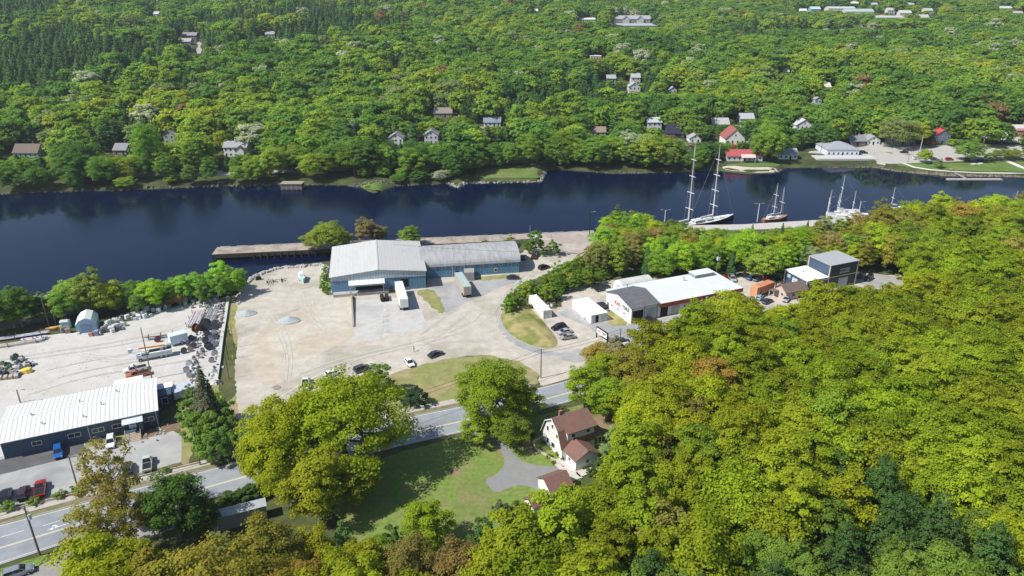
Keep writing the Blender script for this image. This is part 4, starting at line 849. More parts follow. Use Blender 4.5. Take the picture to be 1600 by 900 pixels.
# ---- white gambrel house with porch wing, sun room, garage and shed
SHN = M('red_brown_shingle', (0.195, 0.105, 0.085), .92, var=.12, scale=2.5, col2=(0.165, 0.10, 0.088)); SID = MR('white_siding', (0.74, 0.74, 0.73), 'Z', .2, .3, .6, var=.03, line=.88)
def white_house():
    # x axis = along the ridge (away), y axis = gable wall direction towards the river
    pn = at(877.6, 717.8); pf = at(848.3, 688.6); gw = (pf-pn).length; a = math.atan2((pf-pn).y, (pf-pn).x)-math.pi/2
    W = gw; L = 8.4; h = 3.0; root = thing('gambrel_house', 'white gambrel-roofed house with red-brown shingles, brick chimney and side wings', 'house', pn, a)
    for q in ((4, 4, 8), (9, 6, 6), (3, -5, 5)):
        c = pn+Matrix.Rotation(a, 3, 'Z')@Vector((q[0], q[1], 0)); EXCL.append((c.x, c.y, q[2]))
    prof = [(0, h), (W*0.17, h+3.2), (W*0.5, h+4.9), (W*0.83, h+3.2), (W, h)]
    MB().loft([[(x, 0, 0), (x, W, 0)]+[(x, y, z) for y, z in prof[::-1]] for x in (0, L)]).build('wall', SID, root)
    up = [(y, z) for y, z in prof]; ov = [(-.35, h-.35), (W*.165, h+3.25), (W*.5, h+5.02), (W*.835, h+3.25), (W+.35, h-.35)]
    for k in range(4):
        (y0, za), (y1, zb) = ov[k], ov[k+1]; mb = MB(); slab(mb, [(-.45, y0, za+.08), (L+.35, y0, za+.08), (L+.35, y1, zb+.08), (-.45, y1, zb+.08)], .12); r_ = mb.build('roof', SHN, root)
        if k == 2: MB().box((2.2, W*.56, h+4.4), (.7, .6, 1.7)).build('chimney', M('red_brick', (0.28, 0.13, 0.09), .9, var=.2, scale=5), r_)
    MB().loft([[(-.5, y, z+.1) for y, z in ov]+[(-.5, y, z-.12) for y, z in ov[::-1]], [(-.4, y, z+.1) for y, z in ov]+[(-.4, y, z-.12) for y, z in ov[::-1]]]).build('bargeboard', WHITE, root)
    # shed dormer along the near slope
    x0, x1 = 1.5, L-.1; d_ = MB().loft([[(x, .25, h+.4), (x, W*.4, h+3), (x, W*.5, h+4.75), (x, .25, h+3.0)] for x in (x0, x1)]).build('dormer', M('dormer_wall', (0.62, 0.62, .61), .8, var=.03), root)
    mb = MB(); slab(mb, [(x0-.4, -.25, h+3.0), (x1+.5, -.25, h+3.0), (x1+.5, W*.5, h+5.18), (x0-.4, W*.5, h+5.18)], .14); mb.build('dormer_roof', SHN, d_)
    window(d_, x0+1.4, .25, h+2.0, .8, .8); window(d_, x1-1.6, .25, h+2.0, .8, .8)
    for y, z, w_, hh in ((W*.5, h+3.0, .6, 1.0), (W*.26, h+1.6, .6, .9), (W*.74, h+1.5, .7, 1.2), (W*.72, 1.5, .8, 1.3), (W*.45, 1.5, 1.2, 1.2)): window(root, 0, y, z, w_, hh, 'side', panes=1)
    # porch wing on the near side
    ww, wd, wh = 5.6, 4.8, 2.7; mb = MB(); mb.loft([[(.4, y, 0), (.4+ww, y, 0), (.4+ww, y, wh), (.4+ww/2, y, wh+1.5), (.4, y, wh)] for y in (-wd, .02)]); wg = mb.build('side_wing', SID, root)
    for s in (0, 1):
        xa = (.4-.4, .4+ww+.4)[s]; mb = MB(); slab(mb, [(xa, -wd-.4, wh-.12), (.4+ww/2, -wd-.4, wh+1.65), (.4+ww/2, .2, wh+1.65), (xa, .2, wh-.12)], .13); mb.build('wing_roof', SHN, wg)
    window(wg, .4, -wd*.5, 1.5, .7, .7, 'side'); window(wg, 3.2, -wd, 1.5, .8, .8); door(wg, .4, -.6, 0.2, .9, 2.1, M('grey_door', (0.3, 0.32, .33), .6), 'side')
    dk = MB().box((-1.0, -wd/2-1.2, 0), (2.6, wd+3.0, .28)).box((2.4, -wd-1.5, 0), (5, 1.6, .28)).build('deck', M('pale_deck', (0.52, 0.50, 0.46), .9, var=.1), root)
    # sun room at the back end
    sr = MB().box((L+1.6, W*.36, 0), (3.2, 4.6, 2.5)).build('sun_room', SID, root); mb = MB(); slab(mb, [(L-.0, W*.36-2.7, 3.4), (L+3.6, W*.36-2.7, 2.5), (L+3.6, W*.36+2.6, 2.5), (L-.0, W*.36+2.6, 3.4)], .13); mb.build('sun_room_roof', SHN, sr)
    for k in range(3): window(sr, L+.7+k*1.0, W*.36-2.3, 1.4, .75, 1.4)
    return a, pn
wa, wp = white_house()
def small_gable(name, label, cat, loc, a, L, D, h, rise, wm, rm, over=.35, doors=()):
    root = thing(name, label, cat, loc, a)
    MB().loft([[(x, 0, 0), (x, D, 0), (x, D, h), (x, D/2, h+rise), (x, 0, h)] for x in (0, L)]).build('wall', wm, root)
    for s in (0, 1):
        y0 = (-over, D+over)[s]; mb = MB(); slab(mb, [(-over, y0, h-.1), (L+over, y0, h-.1), (L+over, D/2, h+rise+.1), (-over, D/2, h+rise+.1)], .13); mb.build('roof', rm, root)
    return root
gc_ = at(867, 747, 2.9); GC = Vector((gc_.x, gc_.y, 0))-Matrix.Rotation(wa, 3, 'Z')@Vector((2.4, 2.4, 0))
g_ = small_gable('house_garage', 'small white garage with a red-brown roof standing by the end of the driveway', 'garage', GC, wa, 4.8, 4.8, 2.3, 1.5, SID, SHN)
door(g_, 0, 2.4, 0, 2.9, 2.0, WHITE, 'side', False); EXCL.append((gc_.x, gc_.y, 3.6))
g0 = at(834, 780, 2.3); G0 = Vector((g0.x, g0.y, 0))-Matrix.Rotation(wa+R(6), 3, 'Z')@Vector((1.15, 1.6, 0))
g_ = small_gable('garden_shed', 'little white garden shed with a red-brown roof below the garage', 'shed', G0, wa+R(6), 2.3, 3.2, 2.0, 1.0, SID, SHN, .3)
door(g_, 0, 1.6, 0, 1.1, 1.7, WHITE, 'side'); EXCL.append((g0.x, g0.y, 2.8))
# ---- grey flat building in the trees by the road
p, L, a = basis((333, 826+12), (414, 803+10)); 
root = thing('grey_flat_building', 'grey flat-roofed building edge showing between hedge and yellow-green trees', 'building', at(330, 811, 3.1)-Vector((0, 0, 3.1)), R(23.4)); EXCL.append((root.location.x+4, root.location.y+1, 6)); EXCL.append((at(365,842).x, at(365,842).y, 5.5)); EXCL.append((at(395,828).x, at(395,828).y, 5))
MB().box((4.8, 1.0, 0), (9.6, 2.4, 3.0)).build('wall', M('lilac_grey_wall', (0.22, 0.215, 0.24), .8, var=.06), root); MB().box((4.8, 1.0, 3.0), (9.9, 2.6, .15)).build('roof', M('lilac_grey_roof', (0.36, 0.38, 0.42), .6), root)
# ---- blue and white shelter in the utility yard
def shelter():
    p, W, a = basis((121, 522), (153, 517)); h = 2.6; rise = 1.9; D = 6.6
    root = thing('fabric_shelter', 'pale blue fabric shelter with a white faceted roof at the back of the yard', 'shelter', p, a)
    prof = [(0, 0), (0, h), (W*.2, h+1.25), (W*.5, h+rise), (W*.8, h+1.25), (W, h), (W, 0)]
    BL = M('pale_blue_fabric', (0.28, 0.43, 0.56), .6, var=.06); MB().loft([[(x, y, z) for x, z in prof] for y in (0, D)]).build('wall', BL, root)
    mb = MB(); q = [(-.12, h-.9), (-.1, h+.05), (W*.19, h+1.35), (W*.5, h+rise+.1), (W*.81, h+1.35), (W+.1, h+.05), (W+.12, h-.9)]
    for k in range(1, 5): (xa, za), (xb, zb) = q[k], q[k+1]; slab(mb, [(xa, -.2, za), (xb, -.2, zb), (xb, D+.1, zb), (xa, D+.1, za)], .06)
    mb.build('roof', M('white_fabric', (0.68, 0.76, 0.72), .5, var=.03), root); MB().box((W/2, -.05, 0), (W*.55, .06, 2.5)).build('door', M('blue_flap', (0.22, 0.30, 0.44), .7), root)
    MB().box((.3, -.35, 0), (.7, .6, .5)).box((W-.3, -.35, 0), (.9, .6, .5)).build('ballast_block', WHITE, root)
shelter()
# ------------------------------------------------------------------ vehicles: x = forward, origin on the ground under the middle
def wheels(root, xs, wy, r, wid=0.24, double=False):
    for x in xs:
        for s in (-1, 1):
            t = MB().cyl((x, s*wy-wid/2, r), (x, s*wy+wid/2, r), r, n=14).build('wheel', RUB, root)
            MB().cyl((x, s*(wy+wid/2+.005)-.01, r), (x, s*(wy+wid/2+.005)+.01, r), r*.58, n=10).build('rim', RIM, t)
def sect(x, w_, z0, z1, tuck=.9):
    m = z0+(z1-z0)*.55; return [(x, -w_*.94, z0), (x, -w_, m), (x, -w_*tuck, z1), (x, w_*tuck, z1), (x, w_, m), (x, w_*.94, z0)]
CARS = {}
def car_proto(kind):
    L, W, hb, ht = {'sedan': (4.7, .92, .92, 1.44), 'suv': (4.7, .95, 1.05, 1.72), 'pickup': (5.7, 1.0, 1.08, 1.88), 'hatch': (4.2, .90, .95, 1.5)}[kind]
    root = thing('car' if kind != 'pickup' else 'pickup_truck', '', 'car' if kind != 'pickup' else 'pickup truck')
    e = L/2; zc = .28 if kind != 'pickup' else .42
    if kind == 'pickup':
        st = [(-e, W*.92, zc+.1, hb*.96), (-e+.12, W, zc, hb), (e-1.7, W, zc, hb), (e-1.5, W, zc, hb+.02), (e-.5, W*.98, zc, hb-.02), (e-.1, W*.92, zc+.02, hb-.1), (e, W*.85, zc+.12, hb-.3)]
        gh = [(-.35, .25, W*.9), (1.55, 1.0, W*.9)]
    elif kind == 'sedan':
        st = [(-e, W*.8, zc+.15, hb-.22), (-e+.15, W*.93, zc, hb-.03), (-e+.9, W, zc, hb), (.9, W, zc, hb), (1.3, W, zc, hb-.05), (e-.4, W*.93, zc, hb-.2), (e-.05, W*.8, zc+.06, hb-.34), (e, W*.7, zc+.12, hb-.42)]
        gh = [(-1.75, -.95, W*.88), (1.25, .35, W*.88)]
    else:
        st = [(-e, W*.84, zc+.15, hb-.1), (-e+.12, W*.95, zc, hb), (-e+.9, W, zc, hb), (.9, W, zc, hb), (1.25, W, zc, hb-.03), (e-.4, W*.94, zc, hb-.15), (e-.05, W*.82, zc+.06, hb-.32), (e, W*.72, zc+.12, hb-.42)]
        gh = [(-e+.15, -e+.5, W*.88), (1.2, .35, W*.88)]
    MB().loft([sect(x, w_, a, b) for x, w_, a, b in st]).build('body', PAINT, root, smooth=False)
    (xb0, xt0, wb), (xb1, xt1, _) = gh; wt = W*.70
    mb = MB(); mb.loft([[(xb0, -wb, hb-.03), (xb1, -wb, hb-.06), (xb1, wb, hb-.06), (xb0, wb, hb-.03)], [(xt0, -wt, ht-.06), (xt1, -wt, ht-.06), (xt1, wt, ht-.06), (xt0, wt, ht-.06)]]); mb.build('windows', GLASS, root)
    mb = MB(); mb.loft([[(xt0-.05, -wt-.04, ht-.09), (xt1+.05, -wt-.04, ht-.09), (xt1+.05, wt+.04, ht-.09), (xt0-.05, wt+.04, ht-.09)], [(xt0+.05, -wt+.05, ht), (xt1-.12, -wt+.05, ht), (xt1-.12, wt-.05, ht), (xt0+.05, wt-.05, ht)]]); mb.build('roof', PAINT, root)
    mb = MB()
    for s in (-1, 1):
        xm = (xb0+xb1)/2-.05; mb.cyl((xm, s*wb*.99, hb-.03), (xm, s*(wt+.02), ht-.08), .04, n=4)
        mb.cyl((xb1-.02, s*wb*.99, hb-.04), (xt1+.02, s*(wt+.01), ht-.07), .035, n=4); mb.cyl((xb0, s*wb*.99, hb-.04), (xt0, s*(wt+.01), ht-.07), .05, n=4)
        mb.box((xb1-.25, s*(W+.08), hb-.02), (.14, .2, .14))
    mb.build('pillars', PAINT, root)
    if kind == 'pickup':
        MB().box(((-e+.15-.4)/2, 0, hb-.02), (e-.6, W*1.66, .03)).build('load_bed', DARK, root)
    wheels(root, (e-.95, -e+.95 if kind != 'pickup' else -e+1.2), W-.11, .34 if kind != 'pickup' else .4)
    for s in (-1, 1):
        MB().box((e-.12, s*W*.66, hb-.42), (.14, .34, .14)).build('headlight', CLEAR, root); MB().box((-e+.06, s*W*.76, hb-.28), (.1, .22, .18)).build('taillight', REDL, root)
    MB().box((e-.03, 0, zc+.1), (.08, W*.9, .22)).build('grille', DARK, root)
    return root
def place_car(kind, pc, pd, col, label, far=False, cat=None, group=None):
    """pc = photo point on the ground under the car, pd = photo point its nose points to"""
    f = att if far else at; p = f(*pc); q = f(*pd); a = math.atan2(q.y-p.y, q.x-p.x)
    if kind not in CARS: CARS[kind] = car_proto(kind); r = CARS[kind]
    else: r = copy_tree(CARS[kind])
    r.location = (p.x, p.y, p.z+(.10 if far else .03)); r.rotation_euler = (0, 0, a); recolor(r, col); r['label'] = label
    if group: r['group'] = group
    return r
BK, NVY, SIL, WH, RD, GR, BL_ = (.012, .012, .014), (.015, .02, .045), (.42, .44, .46), (.78, .78, .78), (.40, .015, .012), (.06, .065, .07), (.015, .12, .42)
place_car('suv', (92,710), (92,735), BL_, 'bright blue pickup-height car parked nose out before the navy office wall')
place_car('suv', (174,694), (172,715), WH, 'white car with dark sunroof beside the office entrance steps')
place_car('pickup', (231,728), (232,700), (.62,.62,.60), 'white pickup truck parked by the kerb near the end of the office lot')
place_car('suv', (200,735), (200,715), GR, 'grey car almost hidden under the olive brown street tree')
place_car('pickup', (64,768), (67,740), RD, 'red pickup truck with grey bed cover parked nose to the lot by the road')
place_car('suv', (38,774), (44,755), (.05,.025,.04), 'dark maroon car beside the red pickup truck')
place_car('suv', (10,778), (16,758), BK, 'black car parked second from the red pickup truck')
place_car('sedan', (640,569), (648,580), WH, 'white car parked at the edge of the gravel yard beside the dark sedan')
place_car('sedan', (681,556), (700,549), (.025,.04,.045), 'dark green sedan standing on the gravel near the walking person')
place_car('pickup', (478,603), (481,590), WH, 'white pickup truck with open dark bed below the gravel piles')
place_car('suv', (566,579), (580,574), GR, 'dark grey car half hidden behind the lilac bush at the yard edge')
place_car('hatch', (521,586), (535,582), WH, 'white car whose roof peeks over the big maple crown')
place_car('sedan', (818,404), (822,396), BK, 'black car parked at the end wall of the arched hall')
place_car('pickup', (835,402), (840,392), (.16,.03,.03), 'dark red pickup truck parked by the riverside shrubs')
place_car('suv', (850,420), (862,416), BK, 'black car at the edge of the thicket behind the arched hall')
place_car('sedan', (802,436), (815,436), (.02,.025,.035), 'black sedan parked on the grass before the arched hall')
place_car('suv', (873,514), (860,517), BK, 'black car in the row of three by the dry grass bank')
place_car('sedan', (882,521), (868,524), SIL, 'silver blue sedan in the middle of the row of three')
place_car('sedan', (887,529), (873,531), (.35,.34,.32), 'silver beige sedan at the near end of the row of three')
place_car('suv', (940,480), (935,476), NVY, 'navy car standing tight behind the white end wall of the garage')
place_car('pickup', (941,453), (930,456), (.01,.025,.03), 'dark teal flatbed pickup beside the storage arch')
place_car('suv', (972,537), (986,536), (.03,.03,.045), 'dark car parked by the pole at the wood edge before the garage')
place_car('hatch', (981,543), (992,541), WH, 'white car partly under the trees before the garage')
place_car('pickup', (1020,506), (1030,513), (.03,.03,.03), 'black pickup with silver hood at the garage doors')
place_car('hatch', (1130,436), (1120,430), RD, 'red car behind the workshop roof corner')
place_car('suv', (1144,438), (1150,446), SIL, 'silver car parked facing out between the red car and the orange truck')
place_car('suv', (1162,433), (1154,430), BK, 'black car in shade below the tall roadside trees')
place_car('sedan', (1174,436), (1182,432), (.015,.05,.22), 'blue car in the back row behind the orange truck')
place_car('sedan', (1184,438), (1192,434), (.05,.07,.11), 'blue-grey car second in the back row behind the orange truck')
place_car('hatch', (1199,435), (1207,431), RD, 'bright red car in the back row near the navy garage')
place_car('suv', (1211,439), (1220,436), BK, 'black car parked against the navy garage corner')
place_car('hatch', (1186,467), (1192,460), (.28,.50,.58), 'pale turquoise car beside the small brown-roofed cabin')
place_car('sedan', (1199,473), (1210,468), (.02,.03,.06), 'dark navy car before the porch of the small cabin')
place_car('suv', (1345,433), (1338,438), BK, 'black car on the lot past the tall navy hall')
place_car('suv', (1357,437), (1350,442), BK, 'second black car on the lot past the tall navy hall')
place_car('hatch', (1228,470), (1222,478), SIL, 'small silver car tucked by the cabin wall and the road')
place_car('suv', (30,898), (45,893), (.25,.28,.32), 'blue-grey car in tree shade on the lane below the road')
place_car('sedan', (1412,239.5), (1400,239), BK, 'black car driving on the far bank street', True)
for i, (x, y, c, l) in enumerate([(1432,249,WH,'white van-like car beside the young tree by the park'), (1460,251,GR,'grey car parked along the park lawn'), (1483,251,RD,'dark red car parked along the park lawn'), (1512,252,BK,'black car under the round park tree'),
    (1532,252,NVY,'navy car past the round park tree'), (1565,224,BK,'black car alone in the upper far parking lot'), (1547,215,GR,'grey car at the back of the upper far parking lot'), (1548,209,SIL,'silver car at the top of the upper far parking lot'),
    (1428,228,(.3,.02,.02),'maroon car before the dark house with red roof'), (1349,240,BK,'black car by the boathouse on the far bank'), (1160,250,WH,'white car beside the red-roofed waterside restaurant'), (416,234,BK,'black car in the driveway across the river'),
    (428,236,WH,'white car parked in the driveway across the river'), (1196,250,BK,'black car at the end of the red-roofed restaurant')]):
    place_car('suv', (x, y), (x+12, y+(.5 if i % 2 else -.5)), c, l, True)
# ---- box trailers and trucks
def box_trailer(name, label, pa, pb, L, W=2.55, H_=2.9, col=WHITE, roof=None, z=4.1, floor=1.15):
    """pa, pb: photo points of the roof centre line at rear and front"""
    a = at(*pa, z); b = at(*pb, z); an = math.atan2(b.y-a.y, b.x-a.x); c = (a+b)/2; L = L or (b-a).length
    root = thing(name, label, 'trailer', (c.x, c.y, 0), an)
    bx = MB().box((0, 0, floor), (L, W, z-floor)).build('box_body', col, root)
    if roof: MB().box((0, 0, z), (L+.04, W+.04, .05)).build('roof', roof, root)
    for s in (-1, 1): MB().box((-L/2-.03, s*W/4, floor+.1), (.05, W/2-.08, z-floor-.25)).build('rear_door', col, bx)
    MB().box((-L/2-.06, 0, floor+.05), (.04, .05, z-floor-.2)).box((-L/2-.06, W/4, floor+.3), (.04, .04, z-floor-.6)).box((-L/2-.06, -W/4, floor+.3), (.04, .04, z-floor-.6)).build('lock_rod', STEEL, bx)
    MB().box((0, 0, floor-.25), (L*.95, 1.0, .25)).box((-L/2+.2, 0, .5), (.15, W*.9, .15)).build('chassis', DARK, root)
    wheels(root, (-L/2+1.4, -L/2+2.7) if L > 9 else (-L*.12, ), W/2-.2, .5, .45)
    if L > 9: MB().box((L/2-2.5, .8, 0), (.15, .15, floor-.2)).box((L/2-2.5, -.8, 0), (.15, .15, floor-.2)).build('landing_leg', STEEL, root)
    return root
box_trailer('semi_trailer', 'long white box trailer backed to the blue warehouse dock', (631,467), (622.7,439.5), None)
TRB = M('rusty_beige', (0.42, 0.36, 0.29), .8, var=.15); box_trailer('semi_trailer', 'old beige box trailer with a pale green roof before the arched hall', (730.5,448), (716,425.5), None, col=TRB, roof=M('pale_green_roof', (.36,.45,.43), .6), z=4.0)
box_trailer('utility_hut', 'small grey box hut beside the beige trailer', (733,425), (733,419.5), 4.2, 3.4, col=M('grey_hut', (.30,.30,.29), .8), z=3.0, floor=.2)
box_trailer('cargo_trailer', 'pale blue-white enclosed trailer beside the pipe racks', (290,517), (263,524), None, 2.6, col=M('pale_blue_white', (.60,.72,.80), .5), z=3.2, floor=.6)
# orange box truck by the cabin
p = at(1190, 460); an = math.atan2(at(1205,452).y-at(1180,462).y, at(1205,452).x-at(1180,462).x)
OR = M('orange_panel', (0.50, 0.20, 0.11), .7, var=.12); root = thing('orange_box_truck', 'faded orange box truck parked between workshop and cabin', 'truck', (p.x, p.y, 0), an)
MB().box((.9, 0, 1.1), (7.2, 2.6, 2.6)).build('cargo_box', OR, root); MB().box((-3.9, 0, .6), (1.8, 2.6, 3.3)).build('front_box', M('light_orange', (.62,.30,.17), .7, var=.1), root); MB().box((.9, 0, .8), (7.2, 1.2, .3)).build('chassis', DARK, root); wheels(root, (-3.6, 2.6), 1.15, .48, .4)
# white storage containers
def container(name, label, pa, pb, L=12.2, W=2.5, z=2.75, face=None):
    a = at(*pa, z); b = at(*pb, z); an = math.atan2(b.y-a.y, b.x-a.x); u = (b-a).normalized(); c = a+u*L/2; c.z = 0
    root = thing(name, label, 'container', c, an); CW = MR('container_white', (0.80, 0.80, 0.79), 'X', .4, .6, .5, var=.03, line=.85)
    MB().box((0, 0, .1), (L, W, z-.1)).build('box_body', CW, root)
    mb = MB(); [mb.box((sx*L/2, sy*W/2, 0), (.2, .2, z+.04)) for sx in (-1, 1) for sy in (-1, 1)]; mb.build('corner_post', WHITE, root)
    for s in (-1, 1): MB().box((-L/2-.03, s*W/4, .2), (.05, W/2-.1, z-.35)).build('end_door', face or M('dull_white', (.62,.62,.6), .6), root)
    MB().box((-L/2-.07, .2, .2), (.04, .05, z-.4)).box((-L/2-.07, -.2, .2), (.04, .05, z-.4)).box((-L/2-.07, .9, .2), (.04, .05, z-.4)).box((-L/2-.07, -.9, .2), (.04, .05, z-.4)).build('lock_rod', STEEL, root)
    EXCL.append((c.x, c.y, 6.5)); return root
container('shipping_container', 'single white shipping container along the dry grass bank', (855.3,484.5), (832.9,461.3))
a_ = at(936.6,490.7,2.75); b_ = at(906.7,467,2.75); u = (b_-a_).normalized(); n_ = Vector((-u.y, u.x, 0)); an = math.atan2(u.y, u.x)
root = thing('double_container', 'wide white double storage container with one dark open doorway', 'container', (a_+u*6.1).xy.to_3d(), an)
MB().box((0, 0, .1), (12.2, 5.5, 2.6)).build('box_body', MATS['container_white'], root); MB().box((0, 0, 2.7), (12.4, 5.7, .12)).build('roof_sheet', WHITE, root)
MB().box((-6.13, -1.7, .15), (.05, 2.1, 2.4)).build('end_door', MATS['dull_white'], root); MB().box((-6.13, .75, .15), (.05, 1.0, 2.3)).build('doorway_shade_panel', DARK, root); MB().box((-6.13, 2.0, .15), (.06, 1.2, 2.4)).build('end_door', MATS['dull_white'], root)  # doorway is a flat sheet, its inner shade painted black
EXCL.append((root.location.x, root.location.y, 7))
def clutter_pile(name, label, cat, loc, r_, cols, seed, group=None, hmax=.9):
    """heap of odds and ends seen only as specks"""
    r = random.Random(seed); root = thing(name, label, cat, loc, r.uniform(0, 3), group)
    for i, (c, nm) in enumerate(cols):
        mb = MB()
        for k in range(4):
            a = r.uniform(0, 6.28); q = r.uniform(0, r_); mb.box((q*math.cos(a), q*math.sin(a), 0), (r.uniform(.3, 1.1), r.uniform(.3, .8), r.uniform(.2, hmax)), r.uniform(0, 3), top=(r.uniform(.5, 1), r.uniform(.5, 1)))
        mb.build(nm, TINT, root, color=c)
    return root
clutter_pile('scrap_heap', 'white scrap heap at the foot of the double container', 'scrap', at(912,498), 1.6, [((.7,.7,.7), 'panel'), ((.6,.6,.62), 'box')], 1)
clutter_pile('scrap_heap', 'red machinery scrap between the single container and the thicket', 'scrap', at(862,478), 1.5, [((.4,.08,.05), 'panel'), ((.15,.15,.15), 'box'), ((.6,.6,.6), 'sheet')], 2, hmax=1.4)
clutter_pile('tyre_heap', 'black tyres heaped by the garage end wall door', 'tyres', at(953,485), 1.3, [((.03,.03,.03), 'tyres'), ((.25,.25,.25), 'rims')], 3)
clutter_pile('scrap_heap', 'pinkish and white junk between the orange truck and the navy garage', 'scrap', at(1206,452), 2.6, [((.6,.58,.6), 'panel'), ((.5,.3,.28), 'box'), ((.7,.7,.75), 'sheet'), ((.1,.1,.12), 'frame')], 4, hmax=1.2)
clutter_pile('scrap_heap', 'reddish machine parts behind the orange truck', 'scrap', at(1211,446), 2.4, [((.35,.25,.2), 'panel'), ((.45,.45,.42), 'box'), ((.12,.12,.12), 'frame')], 5, hmax=1.2)
# black tanks on a skid at the loading dock
p = at(601, 468); root = thing('tank_skid', 'pair of black tanks lying at the foot of the loading dock', 'tanks', p, R(104)); 
for s in (-1, 1): MB().cyl((-2, s*.75, .75), (1.6, s*.75, .75), .65, n=12).ball((1.6, s*.75, .75), .62, 10).build('tank', RUB, root)
MB().box((0, 0, 0), (3.6, 2, .2)).build('skid', DARK, root)
# retaining wall by the pad
a_, b_ = at(549.5, 467), at(552.5, 511); d = b_-a_; L_ = d.length; root = thing('retaining_wall', 'low concrete retaining wall stepping down along the loading pad', 'wall', (a_.x, a_.y, 0), math.atan2(d.y, d.x))
MB().prism([(0, -.25), (L_, -.25), (L_, .25), (0, .25)], 0, .35).loft([[(0, -.25, .35), (0, .25, .35), (0, .25, 1.35), (0, -.25, 1.35)], [(L_, -.25, .35), (L_, .25, .35), (L_, .25, .45), (L_, -.25, .45)]]).build('wall_body', M('stained_concrete', (.33, .29, .25), .95, var=.2), root)
p = at(549, 466); root = thing('metal_post', 'rusty post at the head of the retaining wall', 'post', p); MB().cyl((0, 0, 0), (0, 0, 2.0), .12).cyl((0, 0, 2), (0, 0, 2.1), .2).build('shaft', M('rust', (.25,.09,.05), .9), root); MB().box((.5, 0, 0), (.9, .6, .5)).build('foot_block', RUB, root)
# gravel piles
def pile(px, rw, hh, seed, label):
    p = at(*px); g = random.Random(seed); mb = MB(); n = 22; rings = []
    for k in range(9):
        t = k/8; rr = rw*(1-t)**1.0+.02; zz = hh*(t**1.15); rings.append([(rr*(1+.12*math.sin(3*a+seed)+.05*g.random())*math.cos(a)*1.25+.4*t, rr*math.sin(a)*(1+.06*g.random()), zz) for a in [6.2832*i/n for i in range(n)]])
    mb.loft(rings); o = mb.build('gravel_pile', M('crushed_stone', (.38,.41,.42), 1, var=.15, scale=2, bump=.6, bscale=6), None, (p.x, p.y, .01), smooth=True); tag(o, label, 'gravel pile', 'gravel piles')
pile((384, 490), 2.5, 1.4, 1, 'blue-grey gravel pile at the fence side of the yard'); pile((450, 501), 2.8, 1.5, 2, 'blue-grey gravel pile in the open middle of the yard')
# person
def person():
    p = at(647, 549.5); root = thing('person', 'person in dark clothes standing alone on the gravel yard', 'person', p, .4)
    def skin(name, pts, edges, rad, mat, lv=1):
        me = bpy.data.meshes.new(name); me.from_pydata(pts, edges, []); me.materials.append(mat); o = bpy.data.objects.new(name, me); COL.objects.link(o); o.parent = root
        sm = o.modifiers.new('skin', 'SKIN'); 
        for i, v in enumerate(me.skin_vertices[0].data): v.radius = (rad[i], rad[i]*.85)
        me.skin_vertices[0].data[0].use_root = True; sb = o.modifiers.new('sub', 'SUBSURF'); sb.levels = lv; sb.render_levels = lv; return o
    P = [(0,0,.95),(0,0,1.2),(0,0,1.42),(0,0,1.55),(0,0,1.64),(.0,.2,1.4),(.02,.27,1.13),(.08,.27,.9),(0,-.2,1.4),(.03,-.27,1.13),(.1,-.26,.9),(0,.1,.88),(.06,.12,.48),(.02,.13,.08),(.14,.13,.04),(0,-.1,.88),(-.04,-.12,.48),(-.1,-.13,.08),(.02,-.13,.04)]
    E = [(0,1),(1,2),(2,3),(3,4),(2,5),(5,6),(6,7),(2,8),(8,9),(9,10),(0,11),(11,12),(12,13),(13,14),(0,15),(15,16),(16,17),(17,18)]
    skin('body', P, E, [.15,.14,.15,.06,.09,.07,.05,.035,.07,.05,.035,.1,.065,.045,.045,.1,.065,.045,.045], M('dark_clothes', (.03,.03,.04), .9))
    MB().ball((0, 0, 1.7), .115, 10, sz=1.15).build('head', M('skin', (.45,.28,.2), .6), root, smooth=True); MB().ball((-.02, 0, 1.75), .118, 10, sz=.9).build('hair', M('brown_hair', (.05,.03,.02), .9), root, smooth=True)
person()
# ---- poles and wires
def pole(px_b, px_top, label, name='utility_pole', arm=False, lamp=0, drum=0, r=.14, mat=None, far=False, cat='pole'):
    p = (att if far else at)(*px_b); h = z_at(p, px_top)-p.z; root = thing(name, label, cat, p)
    MB().cyl((0, 0, -.2), (0, 0, h), r*1.15, r*.8).build('shaft', mat or WOODP, root)
    if arm: MB().box((0, 0, h-.7), (.12, 2.2, .14), R(60)).cyl((0, -.0, h-.1), (0, 0, h+.1), .05).build('crossarm', WOODP, root)
    if lamp:
        for s in ((1,) if lamp == 1 else (1, -1)): o = MB().cyl((0, 0, h-.25), (s*1.3, 0, h+.05), .05).box((s*1.6, 0, h), (.9, .32, .16)).build('lamp_head', STEEL, root)
    for k in range(drum):
        a = 2.1*k; MB().cyl((.4*math.cos(a), .4*math.sin(a), h-2.6), (.4*math.cos(a), .4*math.sin(a), h-1.6), .28, n=10).build('transformer', M('pole_transformer', (.5, .53, .55), .5), root)
    return p, h
wp = []
wp.append(pole((62.7,868), 792, 'wooden utility pole with white transformer on the roadside grass', arm=True, drum=1, r=.17))
pole((120,757), 712, 'slim wooden pole by the round green shrub at the parking lot', lamp=1)
pole((313,727), 668, 'pole at the pavement corner by the dead spruce')
wp.append(pole((845,591), 545, 'lone utility pole at the yard entrance by the road'))
wp.append(pole((968,546), 513, 'utility pole at the wood edge before the garage'))
wp.append(pole((1118,441), 395, 'utility pole with pale transformers behind the workshop roof', drum=3))
pole((77,511), 463, 'tall lamp pole with twin heads at the back of the utility yard', 'lamp_post', lamp=2); pole((88,509), 475, 'shorter bare pole beside the twin lamp pole')
pole((237.5,592), 512, 'tall wooden pole standing behind the parked white and orange pickups'); pole((361,459), 419, 'lamp pole among the trees at the fence corner', 'lamp_post', lamp=1, mat=STEEL)
